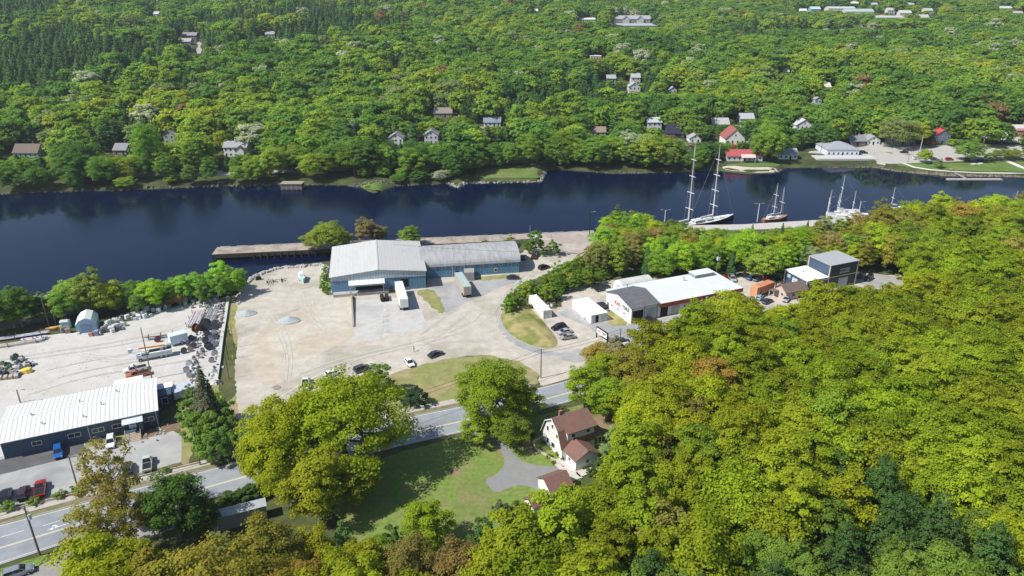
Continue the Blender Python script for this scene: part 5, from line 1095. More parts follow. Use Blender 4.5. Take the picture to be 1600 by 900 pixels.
pole((32,629), 609, 'short lamp pole at the corner of the white roof', 'lamp_post', lamp=1)
pole((366,543), 505, 'thin pole on the grass beside the grey barrier', r=.07, mat=DARK); pole((359,524), 497, 'thin pole with a side bar by the barrier bend', r=.07, mat=DARK); pole((357,562), 518, 'thin dark pole by the yellow bollard', r=.07, mat=DARK)
pole((358,592), 553, 'thin pole nearer the spruce on the grass strip', r=.07, mat=DARK)
pole((828,392), 352, 'grey pole by the riverside shrubs', r=.12, mat=STEEL); pole((921,368), 331, 'black lamp pole at the corner of the pier', 'lamp_post', lamp=1, mat=DARK); pole((861,372), 366, 'short stub post on the pier', r=.1)
pole((1183,346), 318, 'white twin-headed lamp post on the quay between the sailing ships', 'lamp_post', lamp=2, mat=WHITE, cat='lamp'); pole((1038,352), 328, 'pale twin-headed lamp post near the stern of the big schooner', 'lamp_post', lamp=2, mat=WHITE, cat='lamp')
pole((1291,342), 308, 'white lamp post beside the moored white yachts', 'lamp_post', lamp=1, mat=WHITE, cat='lamp'); pole((1341,338), 315, 'white lamp post at the wood edge by the tallest yacht mast', 'lamp_post', lamp=1, mat=WHITE, cat='lamp')
pole((524,268), 235, 'pole along the far bank road among the trees', far=True); pole((580,272), 240, 'pale pole by the river on the far bank', far=True, mat=STEEL); pole((1282,240), 208, 'pole on the far bank beside the low boathouse', far=True)
pole((1437,238), 212, 'white pole before the dark red-roofed house', far=True, mat=WHITE); pole((981,233), 205, 'pole on the far bank above the river road', far=True); pole((896,247), 222, 'bare pole on the far bank beside the road', far=True); pole((1418,254), 240, 'thin lamp post at the park corner', far=True, r=.1)
def wire(a, b, sag, label):
    m = (Vector(a)+Vector(b))/2; n = 14; mb = MB(); P = []
    for i in range(n+1):
        t = i/n; q = Vector(a).lerp(Vector(b), t); q.z -= sag*4*t*(1-t); P.append(q-m)
    for p_, q_ in zip(P, P[1:]): mb.cyl(p_, q_, .035, n=4, cap=False)
    tag(mb.build('overhead_wire', DARK, None, m), label, 'wire', 'overhead wires')
t1, t4, t5, t6 = [Vector((p.x, p.y, h)) for p, h in wp]
for k, nm in enumerate(['upper', 'lower']):
    wire(t1-Vector((0, 0, .2+1.1*k)), Vector((-150, 62, 9-k)), 1.2, f'{nm} overhead wire running from the transformer pole off past the car park')
    wire(t1-Vector((0, 0, .2+1.1*k)), t4-Vector((0, 0, .2+1.0*k)), 1.6, f'{nm} long overhead wire over the road between transformer pole and yard entrance pole')
    wire(t4-Vector((0, 0, .2+1.0*k)), t5-Vector((0, 0, .2+1.0*k)), .7, f'{nm} overhead wire from the yard entrance pole to the garage pole')
wire(t6-Vector((0, 0, .3)), Vector((t6.x-110, t6.y+10, 10)), 1.5, 'overhead wire from the workshop pole through the wood'); wire(t6-Vector((0, 0, .3)), Vector((t6.x+90, t6.y+30, 10)), 1.5, 'overhead wire from the workshop pole towards the navy hall')
# pylon sign by the road
p0_, p1_ = at(933, 531), at(948, 541); d = p1_-p0_; an = math.atan2(d.y, d.x); L_ = 5.0
root = thing('roadside_sign', 'wide white lettered roadside sign board in a black frame near the garage', 'sign', at(948.5,538)-d.normalized()*L_, an)
MB().box((L_/2, 0, 1.6), (L_-.2, .25, 1.7)).build('board', WHITE, root); MB().box((L_/2, 0, 3.3), (L_+.2, .4, .18)).box((L_, 0, 0), (.25, .35, 3.4)).box((.0, 0, 0), (.2, .3, 3.3)).build('frame', DARK, root)
text(root, 'KAL', 1.4, -.14, 2.5, .95, MATS['red_letter'], bold=.02); text(root, 'TIRE', 3.4, -.14, 2.5, .95, MATS['black_letter'], bold=.02)
# ---- fence between utility yard and gravel yard
FE = M('grey_fence_sheet', (.50, .52, .48), .8, var=.12)
def fence(name, label, px, h, mat, th=.12, post=3.0, cat='fence'):
    pts = [at(*q) for q in px]; root = thing(name, label, cat, pts[0]); mb = MB(); mp_ = MB()
    for a, b in zip(pts, pts[1:]):
        a, b = a-pts[0], b-pts[0]; d = b-a; L = d.length; an = math.atan2(d.y, d.x); mb.box(((a.x+b.x)/2, (a.y+b.y)/2, .1), (L, th, h-.1), an)
        for k in range(int(L/post)+1): q = a+d*(k*post/L); mp_.cyl((q.x, q.y, 0), (q.x, q.y, h+.15), .07, n=5)
    mb.build('panel', mat, root); mp_.build('posts', STEEL, root)
fence('concrete_barrier', 'long low pale grey barrier dividing the utility yard from the gravel yard', [(357,466),(352,500),(347,530),(342,570),(338,596)], .7, FE, .9, 60, 'barrier')
def meshmat():
    m, t, b = newmat('chain_link'); tr = nd(t, 'ShaderNodeBsdfTransparent'); mx = nd(t, 'ShaderNodeMixShader'); mx.inputs[0].default_value = .28
    b.inputs['Base Color'].default_value = (.2, .21, .21, 1); out = t.nodes['Material Output']; t.links.new(tr.outputs[0], mx.inputs[1]); t.links.new(b.outputs[0], mx.inputs[2]); t.links.new(mx.outputs[0], out.inputs[0]); return m
CL = meshmat()
fence('chain_link_fence', 'dark chain-link fence along the river side of the utility yard', [(-60,527),(0,516),(60,504),(110,492),(160,484),(220,474),(300,463),(350,458)], 2.0, CL, .04, 3.5)
fence('timber_kerb_fence', 'low kerb rail between parking lot and pavement', [(0,802),(100,777),(210,748),(313,724)], .45, MATS['pale_timber'], .2, 4)
# ---- wharf and pier
def poly_deck(name, label, px, z, th, mat, piles=True, cat='wharf', fascia=None):
    P = [at(a, b, z) for a, b in px]; c = sum(P, Vector())/len(P); c.z = 0; root = thing(name, label, cat, c); L = [(p.x-c.x, p.y-c.y) for p in P]
    v, f = cdt(L); mb = MB(); mb.v = [(a, b, z) for a, b in v]; mb.f = list(f); mb.m = [0]*len(f); mb.build('deck', mat, root)
    mb = MB(); n = len(L)
    for i in range(n): a, b = L[i], L[(i+1) % n]; mb.quad([(*a, z-th), (*b, z-th), (*b, z-.01), (*a, z-.01)])
    mb.build('edge_beam', fascia or M('dark_timber2', (.06, .05, .04), .9, var=.3), root)
    if piles:
        mb = MB(); k = 0
        for i in range(n):
            a, b = Vector(L[i]), Vector(L[(i+1) % n]); m = int((b-a).length/2.4)
            for j in range(m):
                if k > 95: break
                q = a.lerp(b, j/max(m, 1)); k += 1; MB().cyl((q.x, q.y, -5), (q.x, q.y, z-.3), .2, n=6).build('pile', MATS['dark_timber2'], root)
    return root
DK = M('wharf_deck', (.36, .31, .26), .95, var=.28, scale=.7, col2=(.26, .22, .18), mix=.6, bump=.4)
poly_deck('timber_wharf', 'long weathered timber wharf reaching into the river behind the warehouse', [(331,397.5),(339,386.5),(480,379),(560,376),(665,371.5),(800,366),(832,364.5),(828,373),(781,376.5),(700,380.5),(640,383.5),(560,387),(470,391)], .2, 1.6, DK)
poly_deck('concrete_pier', 'broad reddish concrete pier apron at the end of the wharf', [(826,384),(832,364.5),(928,360.5),(933,383.5),(905,397),(870,390)], .22, 2.5, MATS['apron'], False, 'pier', M('pier_face', (.12,.10,.09), .9))
mb = MB(); pa, pb = at(931,361,.2), at(340,386.5,.2)
root = thing('wharf_kerb_timber', 'pale kerb timbers along the outer edge of the wharf', 'kerb', (pa.x, pa.y, .22)); d = pb-pa
for k in range(24): q = d*((k+.2)/24); e = d*((k+.85)/24); mb.cyl((q.x, q.y, .15), (e.x, e.y, .15), .14, n=5)
mb.build('timber', M('bleached_timber', (.5,.46,.4), .9), root)
# bank rocks
def rocks(name, px, n, spread, smin, smax, mat, z=None, far=False, seed=1, label='rocks'):
    g = random.Random(seed); mb = MB(); f = att if far else at; P = [f(*q) for q in px]
    seg = [(P[i], P[i+1], (P[i+1]-P[i]).length) for i in range(len(P)-1)]; tot = sum(s[2] for s in seg)
    for k in range(n):
        t = g.random()*tot
        for a, b, L in seg:
            if t <= L: break
            t -= L
        q = a.lerp(b, t/L)+Vector((g.uniform(-.3, .3), g.uniform(-spread, spread), 0)); s = g.uniform(smin, smax); zz = (H(q.x, q.y) if z is None else z)-s*.15
        mb.box((q.x, q.y, zz), (s*g.uniform(.8, 1.6), s*g.uniform(.7, 1.2), s*g.uniform(.5, .8)), g.uniform(0, 3), top=(g.uniform(.4, .8), g.uniform(.4, .8)))
    o = mb.build(name, mat); o['kind'] = 'stuff'; return o
RK = M('pale_rock', (.42, .39, .36), .95, var=.3, scale=1.5); RK2 = M('dark_rock', (.13, .12, .10), .95, var=.35, scale=1.5)
rocks('riprap_rocks', [(372,476),(376,458),(396,433),(430,420.5),(500,414),(514,420),(505,440)], 260, .8, .5, 1.3, RK, .0, seed=2)
rocks('riprap_rocks', [(396,431),(430,418.5),(500,412)], 240, .6, .6, 1.4, RK2, -.8, seed=3)
rocks('bank_rocks', [(700,287),(716,293),(730,287),(790,286),(845,284),(852,272)], 160, 1.0, .6, 1.5, M('lawn_wall_rock', (.30,.28,.24), .95, var=.3), far=True, seed=4)
rocks('bank_rocks', [(850,266),(900,270),(960,272),(1050,270)], 160, 1.2, .5, 1.3, RK2, far=True, seed=5)
rocks('bank_rocks', [(1214,270),(1228,264),(1366,262)], 240, 1.2, .6, 1.4, RK2, far=True, seed=6)
rocks('bank_rocks', [(1366,262),(1400,268),(1480,275),(1600,277)], 300, 1.2, .5, 1.2, M('brown_rock', (.20,.17,.13), .95, var=.3), far=True, seed=7)
rocks('bank_rocks', [(-50,306),(100,300),(330,292),(440,290),(560,292),(700,287)], 300, 1.5, .5, 1.5, RK2, far=True, seed=8)
g = random.Random(12); mb = MB()
for k in range(420):
    q = at(g.uniform(385, 760), g.uniform(440, 620)) if k % 2 else at(g.uniform(0, 340), g.uniform(520, 620)); sz = g.uniform(.1, .3); mb.box((q.x, q.y, 0), (sz, sz*.8, sz*.5), g.uniform(0, 3), top=(.6, .6))
mb.build('loose_stones', RK)['kind'] = 'stuff'
# boathouse ruin on piles and floating dock
p = at(455.5, 297, WZ); root = thing('old_boathouse', 'small ruined grey boathouse standing at the water edge across the river', 'boathouse', (p.x, p.y, WZ)); 
MB().box((0, 2.5, .2), (10.5, 5, 2.8)).build('wall', M('ruin_wall', (.15,.14,.13), .9, var=.4, scale=2), root); MB().box((0, 2.5, 3.0), (11, 5.6, .25)).build('roof', M('ruin_roof', (.30,.26,.20), .9, var=.3), root)
for k in range(5): MB().cyl((-5+2.5*k, .1, -2), (-5+2.5*k, .1, 3.2), .16).build('post', M('bleached_post', (.4,.38,.36), .9), root)
a_, b_ = at(1480,281,WZ), at(1564,280.5,WZ); root = thing('floating_dock', 'long narrow floating dock with a gangway below the park', 'dock', ((a_.x+b_.x)/2, (a_.y+b_.y)/2, WZ)); L_ = (b_-a_).length
MB().box((0, 0, 0), (L_, 2.2, .45)).build('pontoon', M('pale_dock', (.45,.42,.38), .9), root); g1 = att(1492, 272); MB().cyl((0, 0, 0), (0, 0, .1), .1).build('mooring_post', STEEL, root)
q = Vector((g1.x, g1.y, g1.z+.6))-root.location; e = Vector(((at(1508,280,WZ)-root.location).x, 0, .6)); d = e-q; mb = MB()
w2 = Vector((-d.y, d.x, 0)).normalized()*.7; mb.loft([[q-w2, q+w2, q+w2-Vector((0,0,.2)), q-w2-Vector((0,0,.2))], [e-w2, e+w2, e+w2-Vector((0,0,.2)), e-w2-Vector((0,0,.2))]]); mb.build('gangway', STEEL, root)
# ---- sailing vessels
HUL = {}
def hull(mb, L, B, D, sheer=.6, mi=0, stern=.55):
    rings = []
    for k in range(13):
        t = k/12; x = -L/2+L*t; w_ = B/2*(stern+(1-stern)*math.sin(min(t/.5, 1)*math.pi/2)) if t < .5 else B/2*math.cos((t-.5)/.5*math.pi/2)**.75
        w_ = max(w_, .03); top = D+sheer*((t-.4)/.6)**2 if t > .4 else D+sheer*.25*((.4-t)/.4)**2
        rings.append([(x, -w_, top), (x, -w_*.92, D*.3), (x, -w_*.35, -.5), (x, w_*.35, -.5), (x, w_*.92, D*.3), (x, w_, top)])
    mb.loft(rings, mi); return rings
def sailboat(name, label, pc, pd, L, B, D, hullm, deckm, masts, cabins, boom=True, furl=True, group='sailing boats at the quay'):
    """masts: (x, top height, rake) list; pc/pd photo points of the hull centre at the waterline and of the bow"""
    p = at(*pc, WZ); q = at(*pd, WZ); an = math.atan2(q.y-p.y, q.x-p.x); root = thing(name, label, 'sailboat', p, an, group)
    mb = MB(); rg = hull(mb, L, B, D); mb.build('hull', hullm, root, smooth=False)
    mb = MB(); mb.loft([[(r_[0][0]*.985, r_[0][1]*.9, r_[0][2]+.03), (r_[5][0]*.985, r_[5][1]*.9, r_[5][2]+.03), (r_[5][0]*.985, r_[5][1]*.9, r_[5][2]+.1), (r_[0][0]*.985, r_[0][1]*.9, r_[0][2]+.1)] for r_ in rg]); mb.build('deck', deckm, root)
    for (x, l, w_, h_) in cabins:
        c = MB().box((x, 0, D+.05), (l, w_, h_), top=(.9, .85)).build('cabin', WHITE, root); MB().box((x, 0, D+h_*.5), (l*.96, w_*.98, h_*.25)).build('cabin_window', GLASS, c)
    MW = M('mast_white', (.75, .75, .74), .4); ST = M('rigging', (.5, .5, .5), .5)
    for i, (x, h_, rk, sp_n) in enumerate(masts):
        m = MB().cyl((x, 0, D), (x-rk, 0, h_), .016*L*.55+.06, .05, 8).build('mast', MW, root)
        for k in range(sp_n): z = D+(h_-D)*(k+1)/(sp_n+1.0); ww = B*.42*(1-k*.12); MB().cyl((x-rk*(k+1)/(sp_n+1), -ww, z-.05), (x-rk*(k+1)/(sp_n+1), ww, z-.05), .05+.003*L, n=5).build('spreader', MW, m)
        if boom:
            bl = L*.27; MB().cyl((x-.1, 0, D+1.7), (x-bl, 0, D+1.6), .07+.006*L, n=6).build('boom', MW, m)
            if furl: MB().cyl((x-.2, 0, D+2.0+.008*L), (x-bl*.95, 0, D+1.85+.006*L), .10+.008*L, .10+.004*L, n=6).build('furled_sail', furl if not isinstance(furl, bool) else M('sail_cover', (.7, .7, .68), .9), m)
        mb = MB()
        for s in (-1, 1): mb.cyl((x-.3, s*B*.45, D), (x-rk, 0, h_*.97), .025, n=3)
        mb.cyl((x-rk, 0, h_*.98), (-L/2 if i == 0 else masts[i-1][0], 0, D+.3), .025, n=3)
        nx = masts[i+1][0]+.3 if i+1 < len(masts) else L/2*.94; zz = D+1 if i+1 == len(masts) else D+2
        if i+1 == len(masts): mb.cyl((x-rk, 0, h_*.9), (nx, 0, zz), .03, n=3)
        mb.build('rigging', ST, m)
    return root
NH = M('navy_hull', (.012, .012, .02), .25); WHU = M('white_hull', (.72, .72, .70), .35); TK = M('teak_deck', (.50, .46, .38), .8, var=.1); WD = M('white_deck', (.70, .70, .68), .6)
b = sailboat('schooner', 'large two-masted sailing yacht with dark hull and tall white masts', (1104,349.5), (1149,344), 27, 5.8, 1.7, NH, WD, [(-5.5, 0, .4, 3), (5.4, 0, .3, 3)], [(-6.8, 5, 3.4, 1.1), (-1.5, 3.5, 3.0, .8), (8.5, 2.0, 2.2, .4)], False) if False else None
def vessel(name, label, pc, pd, L, B, D, hm, dm, mast_spec, cabins, **k):
    """mast_spec: (photo x of the foot, photo y of the top, spreaders) turned into metres along the hull"""
    p = at(*pc, WZ); q = at(*pd, WZ); u = (q-p).normalized(); ms = []
    for mx, my, sn in mast_spec:
        lo, hi = -L/2, L/2
        for _ in range(30):
            m = (lo+hi)/2; w_ = p+u*m
            if proj(w_.x, w_.y, WZ+D)[0] < mx: lo = m
            else: hi = m
        w_ = p+u*lo; w_.z = WZ; ms.append((lo, z_at(w_, my)-WZ, .3 if L > 15 else .1, sn))
    return sailboat(name, label, pc, pd, L, B, D, hm, dm, ms, cabins, **k)
vessel('sailing_yacht', 'large two-masted sailing yacht with dark hull and two tall white masts', (1110,349), (1150,341), 27, 5.6, 1.6, NH, WD, [(1075,223,4), (1113,225,4)], [(-7.5, 5.5, 3.4, 1.3), (-1.5, 4, 3.0, .9), (6.5, 2.0, 2.2, .4)])
vessel('sailing_ketch', 'smaller two-masted ketch with rusty orange deck gear and long bowsprit', (1211,344.5), (1234,341), 13.5, 3.8, 1.2, M('dull_red_hull', (.25,.1,.07), .5), M('rusty_deck', (.42,.25,.17), .8, var=.2), [(1208,286,2), (1219,292,1)], [(-3, 3, 2.2, .9), (2, 2.5, 1.8, .6)])
vessel('sailing_yacht', 'white yacht with a blue sail cover moored beside the quay trees', (1312,342), (1295,341.5), 11, 3.4, 1.1, WHU, WD, [(1315,296,1)], [(-.5, 5, 2.2, .8)], furl=M('blue_cover', (.02,.10,.42), .8))
vessel('sailing_yacht', 'white yacht moored outside the one with the blue cover', (1310,337), (1292,336.5), 11, 3.4, 1.1, WHU, WD, [(1309,298,1)], [(-.5, 5, 2.2, .8)])
vessel('sailing_yacht', 'white yacht with the tallest mast of the moored group', (1332,338), (1312,337.5), 13, 3.7, 1.2, WHU, WD, [(1334,273,2)], [(-.5, 5, 2.4, .8)])
vessel('sailing_yacht', 'yacht with slim mast just behind the tallest mast', (1325,334), (1308,333.5), 10, 3.2, 1.0, WHU, WD, [(1327,302,1)], [(-.5, 4, 2.2, .8)], furl=M('blue_cover', (.02,.10,.42), .8))
vessel('sailing_yacht', 'yacht whose pale mast rises alone over the wood edge', (1408,329), (1395,329), 10, 3.2, 1.0, WHU, WD, [(1409,292,1)], [(-.5, 4, 2.2, .8)])
vessel('sailing_yacht', 'yacht whose mast tip shows above the last trees downstream', (1567,322), (1550,322), 10, 3.2, 1.0, WHU, WD, [(1566,298,1)], [(-.5, 4, 2.2, .8)])
# small craft and trailers on the gravel yard
p = at(472, 438); root = thing('motor_boat', 'small pale turquoise covered boat standing on the gravel by the shore', 'boat', (p.x, p.y, .5), R(-65)); mb = MB(); hull(mb, 6.2, 2.3, 1.0, .3); mb.build('hull', M('pale_turquoise', (.45,.62,.64), .5), root)
MB().box((-.8, 0, 1.0), (3.0, 1.7, 1.1), top=(.7, .8)).build('cabin', WHITE, root); MB().box((0, 0, -.5), (.4, 1.8, .6)).box((-2, 0, -.5), (.4, 1.8, .6)).build('cradle', DARK, root)
for (px, py, an, lb) in ((460-38, 442, 100, 'empty boat trailer frame on the gravel near the shore'), (438, 440, 20, 'second empty boat trailer frame lying across on the gravel')):
    p = at(px, py); root = thing('boat_trailer', lb, 'trailer', p, R(an)); MB().box((0, .7, .5), (4.6, .1, .12)).box((0, -.7, .5), (4.6, .1, .12)).box((-1.5, 0, .5), (.12, 2.2, .12)).box((1.2, 0, .5), (.12, 1.6, .12)).box((-2.9, 0, .5), (1.6, .1, .12)).build('frame', DARK, root); wheels(root, (.6,), 1.05, .32)
p = at(404, 437); root = thing('scrap_box', 'small dark box on the gravel by the riprap', 'box', p, .3); MB().box((0, 0, 0), (2.0, 1.2, 1.0), top=(.85, .8)).build('shell', RUB, root); MB().box((0, 0, 1.0), (1.6, .9, .12)).build('lid', DARK, root)
p = at(364, 561); root = thing('bollard', 'yellow bollard on the grass strip', 'bollard', p); MB().cyl((0, 0, 0), (0, 0, .9), .16).ball((0, 0, .9), .16).build('post', M('yellow_paint', (.75,.50,.04), .5), root)
# ---- utility yard stock
def instances(proto, spots, label, group, base_rz=None):
    r = random.Random(len(spots)*7+3)
    for i, (px, py, col, rz, s) in enumerate(spots):
        o = proto if i == 0 else copy_tree(proto); p = at(px, py); o.location = (p.x, p.y, .02); o.rotation_euler = (0, 0, rz); o.scale = (s, s, s); recolor(o, col); o['label'] = label(i, len(spots)); o['group'] = group
def cabinet():
    r_ = thing('transformer_cabinet', '', 'transformer'); MB().box((0, 0, 0), (1.3, 1.1, 1.3)).build('tank', TINT, r_); MB().box((0, -.25, 1.3), (1.4, .8, .25), top=(.9, .6)).build('lid', TINT, r_)
    mb = MB(); [mb.box((x, .62, .2), (.06, .15, .8)) for x in (-.45, -.15, .15, .45)]; mb.build('cooling_fins', TINT, r_)
    for x in (-.35, 0, .35): MB().cyl((x, .1, 1.4), (x, .1, 1.85), .07, .05, n=6).build('bushing', M('brown_glaze', (.16,.08,.05), .3), r_)
    return r_
r = random.Random(21); stk = []
for i in range(96):
    t = r.random(); px = 160+t*132; base = 512-(px-160)*.335+r.uniform(-10, 8)+(6 if px < 200 else 0); g = r.choice([.34, .5, .62, .7, .12, .78]); k = r.choice([0, 0, 1]); stk.append((px, base, (g, g, g) if not k else (g*.75, g*.9, g*.88), r.uniform(0, 1.5), r.choice([.45, .6, .75, .9, 1.1])))
for i in range(34): stk.append((r.uniform(296,350), r.uniform(464,482), r.choice([(.62,.6,.58),(.5,.48,.46),(.6,.5,.44),(.3,.3,.3)]), r.uniform(0, 1.5), r.uniform(.45, .8)))
for i in range(10): stk.append((r.uniform(340,348), r.uniform(486,515), r.choice([(.62,.5,.45),(.5,.4,.36),(.55,.55,.53)]), r.uniform(0, 1.5), r.uniform(.6, 1.0)))
stk += [(104,512,(.5,.6,.62),.2,1.7), (100,519,(.2,.2,.2),.8,1.1), (107,520,(.3,.2,.18),.3,1.0), (176,517,(.62,.62,.62),.2,1.1), (182,514,(.5,.2,.15),.3,.9), (151,524,(.2,.22,.3),.2,1.0), (143,525,(.45,.2,.14),.1,.8)]
stk.sort(key=lambda q: q[0])
def clab(i, n):
    px, py, c, rz, s = stk[i]; tone = 'brownish' if c[0] > c[1]*1.15 else 'greenish' if c[1] > c[0]*1.1 else 'pale grey' if c[0] > .45 else 'mid grey' if c[0] > .28 else 'dark grey'
    return f"{'large' if s > 1.2 else 'small' if s < .85 else 'medium'} {tone} transformer, {ORD[i]} along the river fence from the twin lamp pole"
instances(cabinet(), stk, clab, 'stored transformers')
def drum():
    r_ = thing('cable_drum', '', 'cable drum'); MB().cyl((0, -.45, .9), (0, .45, .9), .5, n=12).build('core', RUB, r_)
    for s in (-1, 1): MB().cyl((0, s*.5-.04, .9), (0, s*.5+.04, .9), .9, n=16).build('flange', TINT, r_)
    return r_
sp2 = [(322,515,(.05,.05,.06),.2,1.8), (309,519,(.18,.07,.04),1.2,1.5), (337,512,(.07,.08,.10),.1,1.3), (337,519,(.08,.09,.1),.3,1.1), (335,525,(.5,.52,.55),.3,1.0), (326,528,(.1,.1,.12),.6,1.1), (330,534,(.35,.37,.42),.5,1.0), (333,541,(.5,.52,.58),.9,1.1), (327,546,(.06,.06,.08),.7,1.2),
       (322,536,(.08,.08,.1),.4,1.0), (338,532,(.08,.09,.12),.1,1.1), (300,532,(.1,.1,.11),.9,.9), (295,540,(.15,.15,.2),.5,.8), (288,552,(.05,.08,.07),.4,.9), (303,544,(.1,.06,.06),.2,.9), (298,549,(.45,.33,.3),.7,.8), (336,556,(.4,.4,.45),.3,.9), (331,566,(.3,.3,.35),.3,.8),
       (296,572,(.6,.6,.6),.3,.9), (292,582,(.5,.5,.52),.5,.9), (297,590,(.62,.6,.6),.9,.8), (247,534,(.12,.03,.05),.2,.9), (336,585,(.55,.55,.55),.2,.8)]
instances(drum(), sp2, lambda i, n: f"{['black','rust brown','charcoal','charcoal','pale grey','black','blue-grey','pale lilac','black','black','charcoal','dark grey','violet grey','dark green','maroon','pinkish','lilac grey','grey','white','light grey','white','maroon','pale'][i]} cable drum, {ORD[i]} of those between pipe racks and dead spruce", 'cable drums')
g = random.Random(31); JC = [((.62,.60,.58),'crates'), ((.12,.12,.13),'coils'), ((.42,.44,.46),'boxes'), ((.55,.42,.36),'boards'), ((.25,.27,.30),'frames'), ((.7,.7,.7),'sheets')]
for i in range(20):
    t = i/19; q = (347-13*t+g.uniform(-3, 3), 478+122*t) if i % 2 else (312-14*t+g.uniform(-6, 10), 512+88*t); k = g.sample(range(6), 3)
    clutter_pile('salvage_heap', f"{['white','black','grey','tan','slate','pale'][k[0]]} and {['white','black','grey','tan','slate','pale'][k[1]]} salvage heap, {ORD[i]} along the grey barrier from the river", 'salvage', at(*q), 1.5, [JC[j] for j in k], 60+i, 'salvage heaps by the grey barrier', .9)
# racks of poles and frames
def rack(name, label, pc, an, L, W, n, col, z0=.4, rad=.13):
    p = at(*pc); root = thing(name, label, 'rack', p, an); r = random.Random(n)
    fr = MB(); [fr.box((x, y, 0), (.15, .15, 1.6)) for x in (-L*.4, 0, L*.4) for y in (-W/2, W/2)]; [fr.box((x, 0, z0-.15), (.15, W, .15)) for x in (-L*.4, 0, L*.4)]; fr.build('rack_frame', WOODP, root)
    for k in range(n): y = -W/2+.2+(W-.4)*k/max(n-1, 1); q = r.uniform(-.5, .5); MB().cyl((-L/2+q, y, z0+rad+r.choice([0, .2])), (L/2+q, y, z0+rad+r.choice([0, .15])), rad*r.uniform(.8, 1.3), n=6).build('stored_pole', TINT, root, color=tuple(v*r.uniform(.7, 1.1) for v in col))
    return root
rack('pole_rack', 'rack of pale pipes standing between the cable drums and the river fence', (306,500), R(101), 11, 3.6, 13, (.62,.58,.56))
rack('steel_frame_rack', 'grey steel lattice frames stored beside the rack of pale pipes', (329,497), R(101), 13, 4.4, 6, (.30,.34,.33), .8, .16)
rack('pole_rack', 'long pile of lilac grey poles at the yard edge by the river', (25,529), R(22), 16, 1.6, 6, (.50,.50,.54)); rack('pole_rack', 'cream poles lying on short posts below the lilac pile', (14,541), R(22), 17, 1.6, 4, (.62,.58,.46)); rack('pole_rack', 'stubby white pipes at the open end of the pole piles', (54,532), R(20), 5.5, 1.8, 5, (.62,.66,.68), .3, .3)
clutter_pile('wrapped_bundle', 'white and navy bundle at the tip of the long pole pile', 'bundle', at(62,522), .9, [((.7,.7,.75), 'wrap'), ((.05,.08,.15), 'sheet')], 6)
def dory(name, label, pc, an, col, L=4.2):
    p = at(*pc); root = thing(name, label, 'boat', (p.x, p.y, .1), an); mb = MB(); hull(mb, L, 1.5, .7, .3); mb.build('hull', TINT, root, color=col); MB().box((0, 0, .62), (L*.5, .9, .1)).build('thwart', WOODP, root)
dory('work_float', 'yellow work float lying behind the pole piles', (92,514), .4, (.65,.45,.12), 4.5); dory('work_float', 'orange-brown float beside the yellow one by the poles', (83,516), .3, (.45,.22,.08), 3.6)
# equipment cluster at the yard side
eq = [((4,570),(.10,.12,.05),'olive crate'), ((8,585),(.10,.20,.12),'dark green machine'), ((14,578),(.12,.22,.16),'green compressor'), ((24,561),(.05,.09,.10),'teal tank'), ((28,568),(.07,.13,.14),'dark teal cabinet'), ((31,575),(.4,.4,.42),'grey pallet stack'), ((34,563),(.5,.48,.42),'pale pole stub'),
      ((44,573),(.35,.33,.28),'grey-brown box'), ((52,570),(.62,.64,.7),'white spool'), ((28,586),(.3,.32,.42),'lilac scaffold frame'), ((20,583),(.38,.33,.28),'tan box'), ((3,588),(.04,.05,.10),'navy drum'), ((1,578),(.3,.3,.25),'khaki case'), ((12,572),(.06,.08,.05),'black-green generator')]
for i, (q, c, l) in enumerate(eq):
    root = thing('equipment_crate', l+' in the equipment cluster at the yard edge, '+ORD[i]+' piece of it', 'equipment', at(*q), .3*i, 'equipment cluster'); s = .8+.12*(i % 4)
    MB().box((0, 0, 0), (1.7*s, 1.2*s, 1.0*s), top=(.9, .8)).build('housing', TINT, root, color=c); MB().box((.2, 0, 1.0*s), (.7*s, .6*s, .35*s)).build('top_unit', TINT, root, color=tuple(v*.7 for v in c)); MB().box((-.6*s, 0, .15), (.8*s, 1.3*s, .2)).build('pallet', WOODP, root)
root = thing('concrete_blocks', 'row of beige concrete blocks at the front of the equipment cluster', 'blocks', at(7,592), R(15)); 
for k in range(5): MB().box((-2.2+1.25*k, 0, 0), (.8, 1.7, .8), .15).build('block', M('beige_block', (.46,.40,.32), .95, var=.15), root)
root = thing('yellow_float', 'bright yellow covered float on the pale yard gravel', 'float', at(40,582), .3); MB().loft([[(x, -w_, .05), (x, -w_*.9, h_), (x, w_*.9, h_), (x, w_, .05)] for x, w_, h_ in ((-1.6,.3,.3),(-1.0,.8,.8),(.6,1.0,1.1),(1.3,.8,1.0),(1.6,.5,.5))]).build('cover', M('bright_yellow', (.72,.55,.10), .6), root); MB().box((0, 0, 0), (2.4, 1.0, .12)).build('pallet', WOODP, root)
